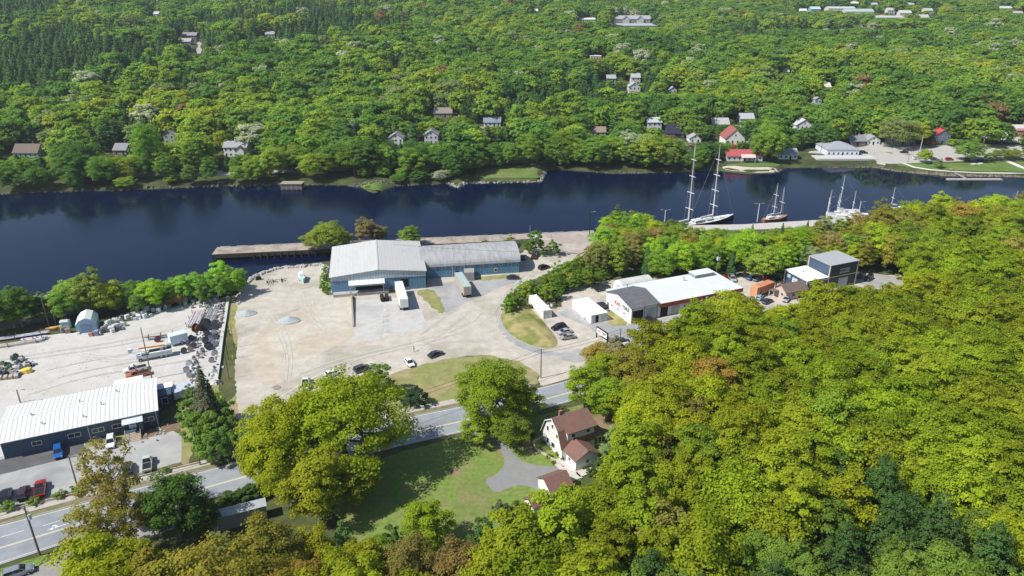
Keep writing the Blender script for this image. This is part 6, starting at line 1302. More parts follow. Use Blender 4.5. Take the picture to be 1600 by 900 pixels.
# bucket truck
def bucket_truck():
    p = at(236, 560); q = at(210, 565); an = math.atan2(q.y-p.y, q.x-p.x); root = thing('bucket_truck', 'white utility bucket truck with orange boom in the yard', 'truck', p, an); BW_ = M('truck_white', (.66,.70,.70), .45)
    MB().box((2.6, 0, .9), (1.5, 2.1, 1.0), top=(.9, .9)).build('hood', BW_, root); MB().box((1.1, 0, .7), (1.7, 2.3, 1.9), top=(.85, .9)).build('cab', BW_, root); MB().box((1.15, 0, 1.75), (1.72, 2.25, .6), top=(.88, .9)).build('cab_windows', GLASS, root)
    MB().box((-2.6, 0, .8), (5.6, 2.5, 1.3)).build('service_body', BW_, root); MB().box((-2.6, 0, 2.1), (5.2, 1.2, .3)).build('deck', DARK, root)
    for k in range(4): MB().box((-4.6+1.3*k, 1.27, 1.0), (1.1, .05, .9)).box((-4.6+1.3*k, -1.27, 1.0), (1.1, .05, .9)).build('locker_door', M('pale_locker', (.55,.60,.60), .4), root)
    bt = MB().cyl((-4.0, 0, 2.1), (-4.0, 0, 3.2), .45).build('boom_base', BW_, root); OB = M('boom_orange', (.62,.26,.05), .5); MB().cyl((-4.0, .2, 3.3), (2.4, .2, 3.6), .24, n=6).build('boom', OB, bt); MB().cyl((2.4, .2, 3.6), (4.2, .2, 3.5), .17, n=6).build('boom_tip', BW_, bt)
    MB().box((4.5, .2, 2.9), (.9, .9, 1.1)).build('bucket', BW_, bt); MB().box((-4.9, -.5, 2.2), (1.2, 1.0, .8)).box((-3.0, .5, 2.2), (.8, .6, .7)).build('gear', STEEL, root)
    wheels(root, (2.5, -2.6, -3.8), 1.05, .5, .35)
    for s in (-1, 1): MB().box((3.35, s*.8, 1.0), (.1, .3, .25)).build('headlight', CLEAR, root)
bucket_truck()
place_car('pickup', (212,580), (190,585), WH, 'white pickup truck parked behind the orange one by the office roof'); place_car('pickup', (216,588), (190,594), (.50,.15,.07), 'orange pickup truck parked tight behind the office roof')
box_trailer('work_trailer', 'pale blue flat-topped trailer between annex and dead spruce', (290,602), (276,607), 5.0, 3.6, col=M('pale_trailer', (.45,.50,.58), .5), z=2.4, floor=.5)
rack('pipe_trailer', 'dark open pipe trailer beside the cargo trailer', (252,528), R(20), 8, 1.2, 5, (.18,.16,.15), .6, .08)
clutter_pile('stone_edging', 'rough stones edging the mulch bed by the steps', 'stones', at(250,678), 4.5, [((.35,.32,.28), 'stones'), ((.28,.25,.2), 'rubble'), ((.4,.38,.34), 'blocks')], 9, hmax=.5)
fence('garden_wall', 'curved low stone wall edging the planting bed by the white house', [(866,676),(850,683),(833,692),(836,702),(855,714),(880,731)], .5, M('garden_stone', (.45,.40,.33), .9, var=.2), .4, 30, 'wall')
# ------------------------------------------------------------------ houses across the river
PROT = []         # (px0, py0, px1, py1, world y): what trees in front must not cover
def hm(c, nm): return M('wall_'+nm, c, .8, var=.05)
def far_house(name, label, px, py, wpx, col, roof, depth=9, storeys=1, gable='x', rot=0, rise=None, chim=True, cat='house', floor_h=2.8, win=True, protect=.5, front=True):
    """px, py = photo point at the foot of the front wall, wpx = its width in photo pixels"""
    p = att(px, py); dep = proj(p.x, p.y, p.z)[2]; W = wpx*dep/FPX; D = depth; h = floor_h*storeys+.3; big = D if gable == 'x' else W; rise = big*.32 if rise is None else rise
    root = thing(name, label, cat, (p.x, p.y, p.z-.1), rot); root['_w'] = 0; del root['_w']
    wm = hm(col, 'house_%02d%02d%02d' % tuple(int(v*99) for v in col)); rm = M('roof_%02d%02d%02d' % tuple(int(v*99) for v in roof), roof, .85, var=.12, scale=1.5)
    mb = MB()
    if gable == 'x': mb.loft([[(x, 0, -2), (x, D, -2), (x, D, h), (x, D/2, h+rise), (x, 0, h)] for x in (-W/2, W/2)])
    elif gable == 'y': mb.loft([[(-W/2, y, -2), (W/2, y, -2), (W/2, y, h), (0, y, h+rise), (-W/2, y, h)] for y in (0, D)])
    else: mb.box((0, D/2, -2), (W, D, h+2))
    mb.build('wall', wm, root); o = .45
    if gable == 'x':
        for s in (0, 1): y0 = (-o, D+o)[s]; mb = MB(); slab(mb, [(-W/2-.4, y0, h-.2), (W/2+.4, y0, h-.2), (W/2+.4, D/2, h+rise+.12), (-W/2-.4, D/2, h+rise+.12)], .15); r0 = mb.build('roof', rm, root)
    elif gable == 'y':
        for s in (0, 1): x0 = (-W/2-o, W/2+o)[s]; mb = MB(); slab(mb, [(x0, -.4, h-.2), (0, -.4, h+rise+.12), (0, D+.4, h+rise+.12), (x0, D+.4, h-.2)], .15); r0 = mb.build('roof', rm, root)
    elif gable == 'hip':
        mb = MB(); m = min(W, D)/2; a_ = [(-W/2-o, -o), (W/2+o, -o), (W/2+o, D+o), (-W/2-o, D+o)]; t = [(-W/2+m, m), (W/2-m, m), (W/2-m, D-m), (-W/2+m, D-m)]
        mb.loft([[(x, y, h-.02) for x, y in a_], [(x, y, h+rise) for x, y in t]]); r0 = mb.build('roof', rm, root)
    else: r0 = MB().box((0, D/2, h), (W+.5, D+.5, .25)).build('roof', rm, root)
    if chim and gable in 'xy': MB().box((W*.2 if gable == 'x' else .6, D*.55, h+rise*.5), (.6, .6, rise*.5+1.1)).build('chimney', M('chimney_brick', (.25,.14,.11), .9), r0)
    if win:
        n = max(2, int(W/2.6))
        for s in range(storeys):
            for k in range(n):
                if s == 0 and k == n//2: door(root, -W/2+W*(k+.5)/n, 0, .1, 1.0, 2.1, DARK, handle=False); continue
                window(root, -W/2+W*(k+.5)/n, 0, 1.6+s*floor_h, 1.0, 1.25)
        if gable == 'y' and rise > 1.8: window(root, 0, 0, h+rise*.35, .8, 1.0)
    top = proj(p.x, p.y+D/2, p.z+h+rise)[1]; PROT.append((px-wpx*.5-2, top, px+wpx*.5+2, top+(py-top)*(.78 if px < 1110 else .6), p.y)); EXCL.append((p.x, p.y+D/2, max(W, D)*.5+1.5))
    return root, W, h
W1, GRF, BRF, DRF, RRF, CHR = (.72,.72,.71), (.30,.31,.33), (.17,.13,.11), (.09,.09,.10), (.48,.06,.06), (.12,.13,.16)
far_house('blue_house', 'pale blue house with a brown roof on the open lawn by the river road', 41, 247, 38, (.26,.42,.56), BRF, 9, 1, 'x', rise=4.0)
r0, W, h = far_house('white_house', 'white house with grey roof and front gable wing across the river', 369, 246, 36, W1, GRF, 8, 2, 'x')
mb = MB(); wg = mb.loft([[(1, y, -2), (6, y, -2), (6, y, 4.6), (3.5, y, 6.8), (1, y, 4.6)] for y in (-3.5, .1)]).build('front_wing', MATS['wall_house_717170'], r0)
for s, xx in ((0, .7), (1, 6.3)): mb = MB(); slab(mb, [(xx, -3.9, 4.5), (3.5, -3.9, 7.0), (3.5, .2, 7.0), (xx, .2, 4.5)], .15); mb.build('wing_roof', MATS['roof_303032'] if 'roof_303032' in MATS else SHN, wg)
far_house('grey_house', 'grey house roof half buried in trees by the river road', 188, 243, 20, (.30,.30,.32), (.24,.24,.26), 9, 1)
far_house('grey_house', 'tall pale grey house wrapped in trees above the river road', 266, 226, 17, (.42,.42,.44), (.28,.28,.30), 8, 2, 'y')
far_house('white_house', 'narrow white gable-fronted house standing upstream of its near twin', 619, 231, 22, W1, (.27,.28,.30), 10, 2, 'y')
far_house('white_house', 'narrow white gable-fronted house half behind shrubs, the downstream twin', 674, 226, 21, (.60,.61,.63), (.27,.28,.30), 10, 2, 'y')
far_house('brown_house', 'brown-roofed bungalow with a big white dormer on the wooded slope', 692, 184, 28, (.22,.19,.17), (.24,.20,.18), 9, 1)
far_house('white_house', 'white house with slate blue roof beside a driveway on the slope', 769, 198, 26, W1, (.20,.24,.30), 8, 1)
far_house('white_house', 'cream house with brownish roof deep in the trees beyond the river', 935, 214, 22, (.62,.58,.52), (.26,.20,.17), 8, 1)
far_house('white_house', 'white house with grey roof and bay front beside the dark gambrel house', 1022, 205, 22, (.62,.64,.66), (.42,.45,.47), 10, 2, 'x', rise=2.2)
far_house('dark_house', 'very dark blue house with a huge black roof on the slope', 1056, 216, 28, (.035,.045,.09), (.025,.028,.05), 9, 1, 'x', rise=5.0)
far_house('small_white_house', 'small white house with grey roof behind the yacht masthead', 1086, 224, 18, W1, (.33,.32,.34), 8, 1, 'y')
far_house('grey_house', 'low grey-roofed building behind the red-roofed guesthouse', 1126, 201, 26, (.20,.20,.21), (.40,.40,.39), 10, 1)
r0, W, h = far_house('guesthouse', 'white three-storey guesthouse with red roof and dormers by the river', 1147, 234, 30, W1, (.30,.09,.08), 13, 2, 'y', rise=5.5, floor_h=3.2)
MB().box((W/2+3.5, 6.5, -2), (7, 9, 5.5)).build('side_wing', M('pale_grey_roof2', (.42,.43,.42), .7), r0); MB().box((1.5, -1.2, -1), (W*.6, 2.4, 4.2)).build('red_porch', M('red_wall', (.30,.06,.06), .7), r0)
r0, W, h = far_house('waterside_restaurant', 'long low waterside restaurant with bright red roof and white windows', 1163, 252, 56, (.66,.67,.68), (.40,.09,.09), 9, 1, 'x', rise=2.6)
mb = MB(); slab(mb, [(-3, -4, 2.9), (5, -4, 2.9), (6, .3, 3.9), (-2.2, .3, 3.9)], .12); aw = mb.build('awning', M('pink_awning', (.70,.50,.50), .6), r0); MB().cyl((-2.8,-3.9,-1), (-2.8,-3.9,2.8), .08).cyl((4.8,-3.9,-1), (4.8,-3.9,2.8), .08).build('awning_post', WHITE, aw)
far_house('white_house', 'white house with pale grey roof above the red-roofed guesthouse', 1167, 192, 22, (.60,.62,.64), (.40,.42,.45), 9, 1)
far_house('low_white_house', 'low white house with grey roof at the end of the shingle beach', 1231, 249, 29, W1, (.34,.34,.36), 8, 1)
far_house('white_house', 'two-gabled white farmhouse above the hillside lawn', 1255, 210, 26, (.74,.74,.74), (.46,.46,.47), 8, 2, 'y')
r0, W, h = far_house('boathouse', 'large low white boathouse with bluish windows and a grey hip roof', 1316, 244, 50, (.66,.69,.76), (.30,.32,.36), 17, 1, 'hip', rise=3.2, chim=False, floor_h=3.6)
MB().box((-1, -5.0, -3.4), (W+16, 9.0, 4.0)).build('terrace', M('terrace_conc', (.50,.50,.49), .9), r0)
far_house('dark_house', 'dark grey bungalow behind the hip-roofed boathouse', 1340, 228, 24, (.14,.14,.16), (.22,.22,.24), 9, 1)
far_house('white_house', 'white-walled grey-roofed house beside the dark bungalow', 1364, 227, 20, W1, (.28,.29,.31), 10, 1, 'y')
far_house('grey_house', 'long grey house in shade behind the street tree row', 1410, 228, 36, (.20,.20,.22), (.24,.24,.25), 9, 1)
far_house('red_roof_house', 'blue-grey house with bright red gable roof by the street', 1471, 226, 24, (.13,.18,.23), (.45,.06,.07), 11, 2, 'y')
far_house('brick_building', 'red brick building at the edge of the upper parking lot', 1600, 214, 26, (.36,.12,.10), (.50,.48,.47), 12, 1, 'x', rise=2, floor_h=4.2)
far_house('blue_house', 'pale blue tall house poking from the wood above the boathouse', 1277, 168, 10, (.40,.55,.62), (.3,.3,.32), 8, 2, 'y')
far_house('grey_house', 'grey-white gabled house high in the wood, below its pale neighbour', 991, 147, 18, (.58,.60,.62), (.34,.36,.39), 9, 2, 'y')
far_house('grey_house', 'pale neighbour house just above the gabled one in the wood', 993, 132, 14, (.56,.57,.58), (.38,.38,.38), 9, 2)
far_house('small_grey_house', 'small grey house high in the wood beside maples', 1051, 146, 12, (.5,.52,.55), (.36,.38,.42), 8, 1, 'y')
far_house('grey_house', 'faint grey house in the wood upstream of the gabled one', 955, 128, 14, (.3,.3,.32), (.34,.36,.38), 8, 1)
far_house('white_barn', 'pale flat-roofed building alone in the dark wood', 931, 93, 17, (.55,.55,.57), (.66,.67,.69), 9, 1, 'flat', chim=False)
far_house('white_house', 'white pair of roofs in the wood upstream of the hotel', 918, 34, 24, (.66,.66,.66), (.62,.61,.60), 10, 1, rise=1.5)
r0, W, h = far_house('hotel', 'big grey hotel-like building with two gables on the wooded ridge', 988, 37, 56, (.32,.30,.32), (.34,.34,.36), 14, 2, 'x', rise=4)
for x in (-W*.18, W*.22):
    g_ = MB().loft([[(x-4, y, 0), (x+4, y, 0), (x+4, y, h), (x, y, h+3.6), (x-4, y, h)] for y in (-2, 6)]).build('gable_bay', M('pale_gable', (.58,.57,.56), .7), r0)
    for s in (-1, 1): mb = MB(); slab(mb, [(x+s*4.5, -2.5, h-.2), (x, -2.5, h+3.8), (x, 6.3, h+3.8), (x+s*4.5, 6.3, h-.2)], .2); mb.build('gable_roof', M('dark_gable_roof', (.17,.16,.17), .8), g_)
far_house('hotel_wing', 'lower white-fronted wing below the big hotel on the ridge', 994, 44, 68, (.6,.6,.61), (.34,.36,.38), 10, 1, 'x', rise=2.5)
far_house('grey_house', 'long grey-roofed bungalow with a light driveway high on the slope', 296, 60, 22, (.18,.17,.17), (.26,.25,.26), 8, 1); far_house('grey_house', 'second roof just under the bungalow by the light driveway', 291, 70, 14, (.3,.3,.32), (.36,.35,.37), 8, 1)
far_house('white_house', 'tiny white house corner high on the dark slope', 244, 26, 8, W1, (.5,.5,.5), 8, 1); far_house('grey_house', 'small blue-grey roof on the upper slope above the dark pines', 422, 58, 14, (.5,.42,.38), (.30,.33,.37), 8, 1)
far_house('green_shed', 'long pale green industrial shed on the ridge', 1343, 24, 44, (.48,.54,.51), (.34,.42,.41), 18, 1, 'x', rise=3, chim=False, floor_h=5, win=False)
far_house('white_shed', 'long white shed behind the pale green one on the ridge', 1315, 19, 42, (.52,.52,.52), (.46,.48,.48), 16, 1, 'x', rise=2, chim=False, floor_h=5, win=False)
far_house('turquoise_shed', 'round-shouldered turquoise shed at the end of the ridge lot', 1274, 20, 15, (.16,.34,.40), (.40,.54,.54), 12, 1, 'x', rise=3, chim=False, floor_h=5, win=False)
far_house('white_office', 'small white building beside the turquoise shed', 1255, 20, 11, (.72,.72,.72), (.62,.62,.62), 8, 1, chim=False)
far_house('grey_house', 'square lilac grey house on the ridge past the green shed', 1392, 23, 12, (.55,.55,.58), (.42,.42,.44), 9, 2)
far_house('white_shed', 'white roofed shed on the ridge past the square house', 1415, 24, 18, (.5,.5,.48), (.48,.48,.45), 10, 1, chim=False, win=False)
far_house('grey_building', 'long grey-green roof below the ridge houses', 1390, 31, 40, (.36,.38,.38), (.42,.47,.46), 12, 1, rise=2, chim=False); far_house('grey_building', 'grey roof at the downstream end of the ridge row', 1442, 31, 18, (.5,.5,.5), (.42,.44,.44), 10, 1)
far_house('red_roof_cottage', 'tiny white cottage with reddish roof below the ridge sheds', 1341, 45, 15, (.66,.63,.58), (.38,.22,.18), 9, 1, 'y')
for i, (x, y, w_, c, rf, l) in enumerate([(1366,10,10,(.6,.6,.58),(.4,.42,.42),'small grey roof above the long green shed'), (1335,8,12,(.7,.7,.68),(.62,.62,.6),'two pale roofs high on the skyline wood'), (1422,10,12,(.6,.6,.62),(.40,.43,.46),'grey roof on the skyline above the ridge row'), (1450,20,14,(.6,.58,.52),(.46,.44,.42),'cream house on the ridge row end'),
    (1570,16,22,(.4,.42,.42),(.50,.54,.55),'pale mint roof on the far ridge near the frame edge'), (1590,24,16,(.4,.35,.33),(.40,.36,.36),'brownish roof under the pale mint one on the ridge'), (1228,118,9,(.55,.57,.6),(.40,.42,.45),'tiny grey house deep in the wood above the white farmhouse'), (1293,142,9,(.75,.72,.68),(.6,.55,.5),'tiny white and pink house in the wood'), (838,21,5,(.7,.7,.7),(.6,.6,.6),'tiny white speck of a house far up the wood')]):
    far_house('distant_house', l, x, y, w_, c, rf, 8, 1, chim=False)
# thin masthead lamp etc: small kit on the far bank
p = att(1486, 266); root = thing('park_bench', 'pale bench on the waterside park path', 'bench', p); MB().box((0, 0, .45), (1.8, .5, .06)).build('seat', MATS['pale_timber'], root); MB().box((0, .25, .5), (1.8, .06, .5)).build('backrest', MATS['pale_timber'], root); MB().box((-.7, 0, 0), (.1, .4, .45)).box((.7, 0, 0), (.1, .4, .45)).build('legs', DARK, root)
for x, y in ((1521, 258), (1531, 257)): p = att(x, y); root = thing('picnic_table', 'white picnic table on the park lawn, the '+('upstream' if x == 1521 else 'downstream')+' one of the pair', 'table', p, .4); MB().box((0, 0, .7), (3.0, 1.2, .08)).build('table_top', WHITE, root); MB().box((0, .9, .4), (3.0, .35, .06)).build('bench_seat', WHITE, root); MB().box((0, -.9, .4), (3.0, .35, .06)).build('bench_seat', WHITE, root); MB().box((-1, 0, 0), (.1, 1.6, .7)).box((1, 0, 0), (.1, 1.6, .7)).build('trestle', WHITE, root)
PROT += [(0,264,520,272,345), (545,250,850,262,345), (1240,222,1600,262,370), (1525,204,1600,224,420), (1210,204,1262,236,400), (1125,255,1222,268,350), (1395,250,1600,278,350), (-20,242,98,268,350), (640,170,700,188,470), (745,160,760,186,480), (304,64,318,84,800), (1155,28,1445,44,900), (770,206,806,222,430), (1000,210,1100,226,400), (1004,226,1050,240,380), (950,2,968,16,900), (445,284,470,300,330)]
# ------------------------------------------------------------------ single trees read from the photograph
def T(kind, px, py, r_, col, tall=1.0, name='broadleaf_tree', hf=.55): crown_at(kind, px, py, r_, col, hf, tall, name)
def TB(kind, px, py, s, sz, col, name='broadleaf_tree'): p = at(px, py); plant(kind, p.x, p.y, s, col, 0, sz, name)
TB('large', 543, 738, 1.32, 1.30, (.135,.165,.010)); TB('large', 455, 762, 1.05, 1.15, (.145,.165,.009)); TB('broad', 500, 812, 1.15, 1.05, (.145,.155,.012)); TB('broad', 418, 762, .85, .85, (.15,.15,.012)); TB('broad', 560, 790, .8, .8, (.12,.13,.014))
T('large', 770, 612, 62, (.115,.155,.012), 1.05); T('broad', 815, 628, 34, (.12,.155,.012), .9); T('broad', 745, 668, 28, (.11,.14,.016), .7); T('broad', 800, 668, 30, (.09,.12,.016), .9)
T('open', 168, 745, 46, (.135,.115,.03), 1.25); T('open', 150, 830, 50, (.13,.12,.02), 1.1); T('open', 185, 790, 40, (.14,.12,.03), 1.2)
T('broad', 270, 780, 52, (.045,.085,.016), 1.0); T('broad', 310, 800, 34, (.04,.075,.016), 1.0); T('broad', 235, 795, 30, (.05,.09,.018), .9)
T('spruce', 320, 625, 27, (.085,.088,.062), 1.1, 'spruce_tree', .5); T('spruce', 333, 640, 20, (.05,.075,.03), 1.0, 'spruce_tree', .5); T('spruce', 308, 640, 16, (.045,.075,.026), 1.0, 'spruce_tree', .5)
for i, q in enumerate([(294,636,22),(346,632,18),(325,660,26),(350,664,22),(300,668,20),(318,690,22),(342,696,22),(358,684,16),(334,640,20),(296,612,12)]): T('young', *q, jit((.095,.155,.028) if i % 3 else (.07,.115,.028), .1), 1.05, 'young_tree')
T('young', 590, 590, 24, (.085,.125,.03), .8, 'lilac_bush'); T('young', 612, 604, 16, (.07,.11,.03), .7, 'lilac_bush'); T('shrub', 650, 617, 21, (.028,.055,.03), 1.0, 'juniper_bush'); T('shrub', 636, 622, 13, (.035,.06,.03), .8, 'juniper_bush')
T('broad', 915, 600, 33, (.13,.175,.012), 1.0); T('broad', 945, 578, 30, (.13,.16,.012), 1.0); T('broad', 935, 552, 24, (.14,.115,.025), .9); T('broad', 950, 618, 34, (.115,.165,.014), .95); T('open', 965, 560, 24, (.12,.11,.05), 1.1)
T('shrub', 782, 793, 14, (.07,.085,.05), 1.0, 'flowering_shrub'); T('shrub', 808, 789, 13, (.10,.12,.02), 1.0, 'round_shrub'); T('shrub', 795, 798, 9, (.04,.06,.02), .9, 'round_shrub')
T('young', 966, 676, 24, PG, .9, 'willow_tree'); T('young', 950, 700, 16, PG, .7, 'willow_tree'); T('young', 985, 650, 20, PG, .8, 'willow_tree'); T('young', 938, 722, 13, (.05,.08,.03), .6, 'young_tree'); T('shrub', 925, 735, 11, (.05,.08,.02), .9, 'round_shrub')
for q in [(843,700,5),(850,690,5),(858,712,6),(865,722,5),(872,708,6),(880,716,5)]: T('shrub', *q, (.075,.11,.025), .7, 'garden_shrub')
T('shrub', 810, 690, 9, (.09,.10,.05), .6, 'garden_shrub'); T('shrub', 700, 738, 6, (.16,.14,.07), .4, 'garden_shrub'); T('shrub', 828, 678, 9, (.05,.08,.025), .6, 'garden_shrub')
T('broad', 664, 818, 42, (.125,.165,.012), .9); T('young', 535, 842, 24, (.06,.11,.03), 1.0, 'young_tree'); T('young', 755, 830, 26, (.05,.095,.025), 1.0, 'young_tree'); T('young', 775, 858, 24, (.05,.10,.02), 1.0, 'young_tree')
T('broad', 590, 862, 32, (.10,.14,.016), .85); T('young', 612, 838, 22, (.05,.095,.025), .9, 'young_tree'); T('broad', 640, 880, 44, (.12,.105,.028), .9); T('broad', 720, 880, 50, (.125,.095,.03), .9); T('broad', 560, 880, 46, (.15,.155,.012), .9); T('birch', 345, 856, 20, PG, 1.0, 'birch_tree'); T('broad', 490, 864, 42, (.15,.15,.012), .9); T('broad', 436, 884, 40, (.17,.15,.01), .9)
for i, q in enumerate([(123,761,14),(150,753,10),(92,771,11),(52,782,11),(12,790,13),(258,734,8)]): T('shrub', *q, (.10,.145,.035), .75, 'kerb_shrub')
for i in range(9): T('young', 350+i*9, 783-i*3, 15, (.042,.075,.018), .6, 'hedge_bush')
# river edge, upstream
for q, c, k, t_ in [((26,476,30),(.055,.095,.018),'broad',.9), ((-20,484,32),(.055,.09,.018),'broad',.9), ((108,459,27),(.085,.12,.022),'broad',.95), ((140,455,32),(.10,.125,.028),'broad',.9), ((165,458,26),(.13,.14,.018),'broad',.95), ((100,470,26),(.06,.10,.02),'broad',.9), ((200,458,20),(.06,.105,.028),'broad',.9), ((236,455,22),(.095,.15,.014),'broad',1.0),
    ((262,450,20),(.075,.125,.018),'young',.8), ((285,447,20),(.075,.13,.02),'young',.85), ((305,444,20),(.07,.125,.02),'young',.8), ((325,440,18),(.075,.13,.02),'young',.8), ((345,428,18),(.10,.16,.016),'young',1.0), ((360,436,15),(.07,.12,.02),'young',.8), ((213,470,14),(.055,.09,.02),'young',1.0), ((180,470,14),(.04,.07,.02),'young',1.0),
    ((60,480,16),(.035,.06,.02),'young',1.0), ((252,466,12),(.06,.08,.02),'young',.8), ((276,464,12),(.12,.08,.03),'young',.7), ((345,447,16),(.06,.10,.018),'young',1.0), ((318,455,14),(.05,.085,.018),'young',1.0), ((372,440,8),(.05,.08,.02),'young',.7)]:
    T(k, *q, tuple(v*1.3 for v in c), t_, 'riverside_tree')
_r = random.Random(4)
for i in range(26):
    t = i/25; T('young', -30+400*t+_r.uniform(-5, 5), 492-58*t+_r.uniform(-4, 4), _r.uniform(13, 19), jit(_r.choice([(.075,.13,.02), (.09,.15,.022), (.11,.165,.018)]), .12, _r), _r.uniform(.75, 1.0), 'riverside_tree')
T('broad', 512, 364, 26, (.11,.135,.022), .75, 'riverside_tree'); T('broad', 530, 370, 20, (.12,.14,.024), .7, 'riverside_tree'); T('broad', 490, 372, 18, (.11,.13,.024), .7, 'riverside_tree'); T('open', 573, 360, 22, (.105,.085,.035), .7, 'riverside_tree'); T('open', 592, 364, 15, (.10,.10,.03), .7, 'riverside_tree'); T('broad', 640, 367, 20, (.09,.13,.025), .65, 'riverside_tree')
for q in [(508,432,8),(506,446,8),(511,455,6),(508,420,6)]: T('shrub', *q, (.065,.12,.02), 1.0, 'weedy_shrub')
T('young', 838, 376, 15, (.06,.115,.02), .9, 'riverside_shrub'); T('young', 826, 380, 12, (.07,.12,.02), .8, 'riverside_shrub'); T('young', 865, 382, 12, (.075,.135,.02), .9, 'riverside_shrub'); T('young', 850, 390, 9, (.07,.12,.02), .7, 'riverside_shrub'); T('young', 797, 375, 11, (.10,.12,.025), .6, 'riverside_shrub'); T('young', 757, 380, 7, (.06,.10,.02), .5, 'riverside_shrub')
for q in [(1046,350,14),(1060,352,12)]: T('young', *q, (.07,.11,.03), .9, 'riverside_shrub')
def TF(px, pb, pt, rp, col, kind='broad'):
    p = att(px, pb); dep = proj(p.x, p.y, p.z)[2]; h = z_at(p, pt)-p.z; K = KINDS[kind][0]; plant(kind, p.x, p.y, rp*dep/FPX/K[3], jit(col, .08), p.z-.2, h/K[2], 'riverbank_tree')
for q in [(1200,252,192,22,(.085,.13,.018)), (1185,250,205,16,(.08,.125,.02)), (1443,255,229,11,(.12,.16,.016)), (1512,252,214,20,(.075,.125,.02)), (1465,263,247,8,(.10,.13,.05)), (1562,250,230,14,(.09,.125,.02)), (1582,248,230,13,(.12,.13,.02)), (1545,250,236,9,(.09,.13,.02)), (1400,231,178,26,(.095,.115,.04),'open'), (1430,229,180,22,(.13,.15,.02)),
          (1290,232,192,20,(.045,.085,.02)), (1272,228,188,16,(.04,.075,.02)), (1010,262,206,27,(.115,.145,.022)), (1042,264,228,16,(.085,.115,.025)), (985,262,222,18,(.07,.11,.025)), (925,264,217,22,(.07,.12,.02)), (945,264,228,14,(.06,.10,.02)), (745,270,232,17,(.125,.14,.02)), (692,262,234,14,(.11,.13,.02)), (465,266,224,19,(.13,.14,.02)), (240,272,182,21,(.075,.135,.018)),
          (225,280,236,16,(.06,.11,.02)), (162,292,240,20,(.06,.115,.02)), (262,285,240,18,(.065,.115,.02)), (560,268,214,19,(.045,.085,.02)), (583,268,220,14,(.05,.09,.02)), (610,262,214,16,(.04,.075,.02)), (640,262,212,18,(.042,.08,.02)), (715,258,192,18,(.045,.08,.02)), (826,262,202,19,(.085,.13,.018)), (800,262,214,15,(.07,.12,.02)), (508,272,232,16,(.05,.09,.02)), (400,288,246,18,(.09,.13,.02)),
          (375,288,252,15,(.08,.125,.02)), (330,288,246,16,(.065,.11,.02)), (300,290,250,14,(.06,.10,.02)), (100,290,250,18,(.06,.10,.02)), (60,296,256,20,(.055,.10,.02)), (20,300,256,20,(.06,.105,.02)), (120,296,258,16,(.05,.09,.02)), (1094,262,226,16,(.075,.12,.02)), (1075,264,236,14,(.06,.10,.02)), (880,262,236,12,(.07,.11,.02)), (862,258,222,14,(.065,.11,.02)), (1238,234,206,13,(.07,.115,.02)), (1470,210,168,20,(.08,.12,.02)), (780,262,236,12,(.06,.10,.02)),
          (660,275,256,12,(.09,.15,.02)), (630,278,258,12,(.09,.15,.02)), (600,276,256,12,(.10,.155,.02)), (710,276,258,12,(.09,.145,.02)), (570,278,256,12,(.06,.10,.02))]: TF(*q)
# thicket on the bank behind the dry grass
def thick(a, b, r): plant(r.choice(['young', 'young', 'shrub']), a, b, r.uniform(.75, 1.1), jit((.088,.145,.02) if r.random() < .75 else (.125,.155,.022), .2, r), name='thicket_bush')
fill([(783,487),(790,468),(812,452),(845,436),(880,420),(912,404),(935,400),(960,410),(985,418),(968,432),(930,438),(895,446),(868,462),(850,474),(826,475),(806,480)], 3.0, 2.5, thick, 3)
# belt of wood between river quay and workshop
def belt(a, b, r):
    u = r.random(); px = proj(a, b, 8)[0]
    if u < .13: plant('spruce', a, b, r.uniform(.65, .85), jit((.05,.10,.035), .15, r), name='spruce_tree')
    elif u < .3: plant('open', a, b, r.uniform(.75, .95), jit(r.choice([(.10,.12,.05), (.12,.12,.035), (.13,.105,.04)]), .15, r), name='roadside_tree')
    else: plant('broad', a, b, r.uniform(.7, 1.0), jit(r.choice([(.11,.165,.014), (.09,.145,.018), YG, (.105,.14,.02), OL, (.085,.14,.02)]), .15, r), name='roadside_tree')
fill([(935,385),(950,350),(985,343),(1005,356),(1040,370),(1060,371),(1110,370),(1200,370),(1260,362),(1290,354),(1340,354),(1378,362),(1440,380),(1440,398),(1370,398),(1330,396),(1240,406),(1195,410),(1150,404),(1100,400),(1040,412),(1000,412),(965,410),(930,402)], 6.4, 7, belt, 9)
T('broad', 985, 350, 22, (.10,.12,.025), 1.0, 'riverside_tree'); T('open', 955, 357, 16, (.11,.10,.06), 1.0, 'riverside_tree'); T('pine', 965, 345, 18, (.06,.09,.03), 1.0, 'pine_tree')
# the big wood below and beyond the road
def wood(a, b, r):
    px, py, dep = proj(a, b, 9); n = math.sin(a*.045+1.0)*math.cos(b*.05-.6)+.45*math.sin(a*.11+b*.07); u = r.random()
    pine = (py > 735 and px > 1270) or (py > 830 and px > 960)
    if pine and u < .5: plant('pine', a, b, r.uniform(.7, .95), jit((.042,.080,.022), .15, r), name='pine_tree'); return
    if pine and u < .85: plant('birch' if u < .6 else 'broad', a, b, r.uniform(.8, 1.0), jit((.09,.135,.022), .15, r), name='birch_tree'); return
    s = r.uniform(.9, 1.2)
    if u < .02: c, k = (.15,.11,.022), 'broad'
    elif u < .07: c, k = (.13,.12,.028), 'open'
    elif n > .85: c, k = OL, 'broad'
    elif n > .3: c, k = (.145,.163,.010), 'broad'
    elif n > -.95: c, k = YG, 'broad'
    else: c, k = (.118,.155,.010), 'broad'
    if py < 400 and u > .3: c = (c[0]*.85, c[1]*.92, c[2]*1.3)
    if u > .975: c, k = (.10,.145,.015), 'broad'
    plant(k, a, b, s, jit(c, .2, r), name='maple_tree' if k == 'broad' else 'oak_tree')
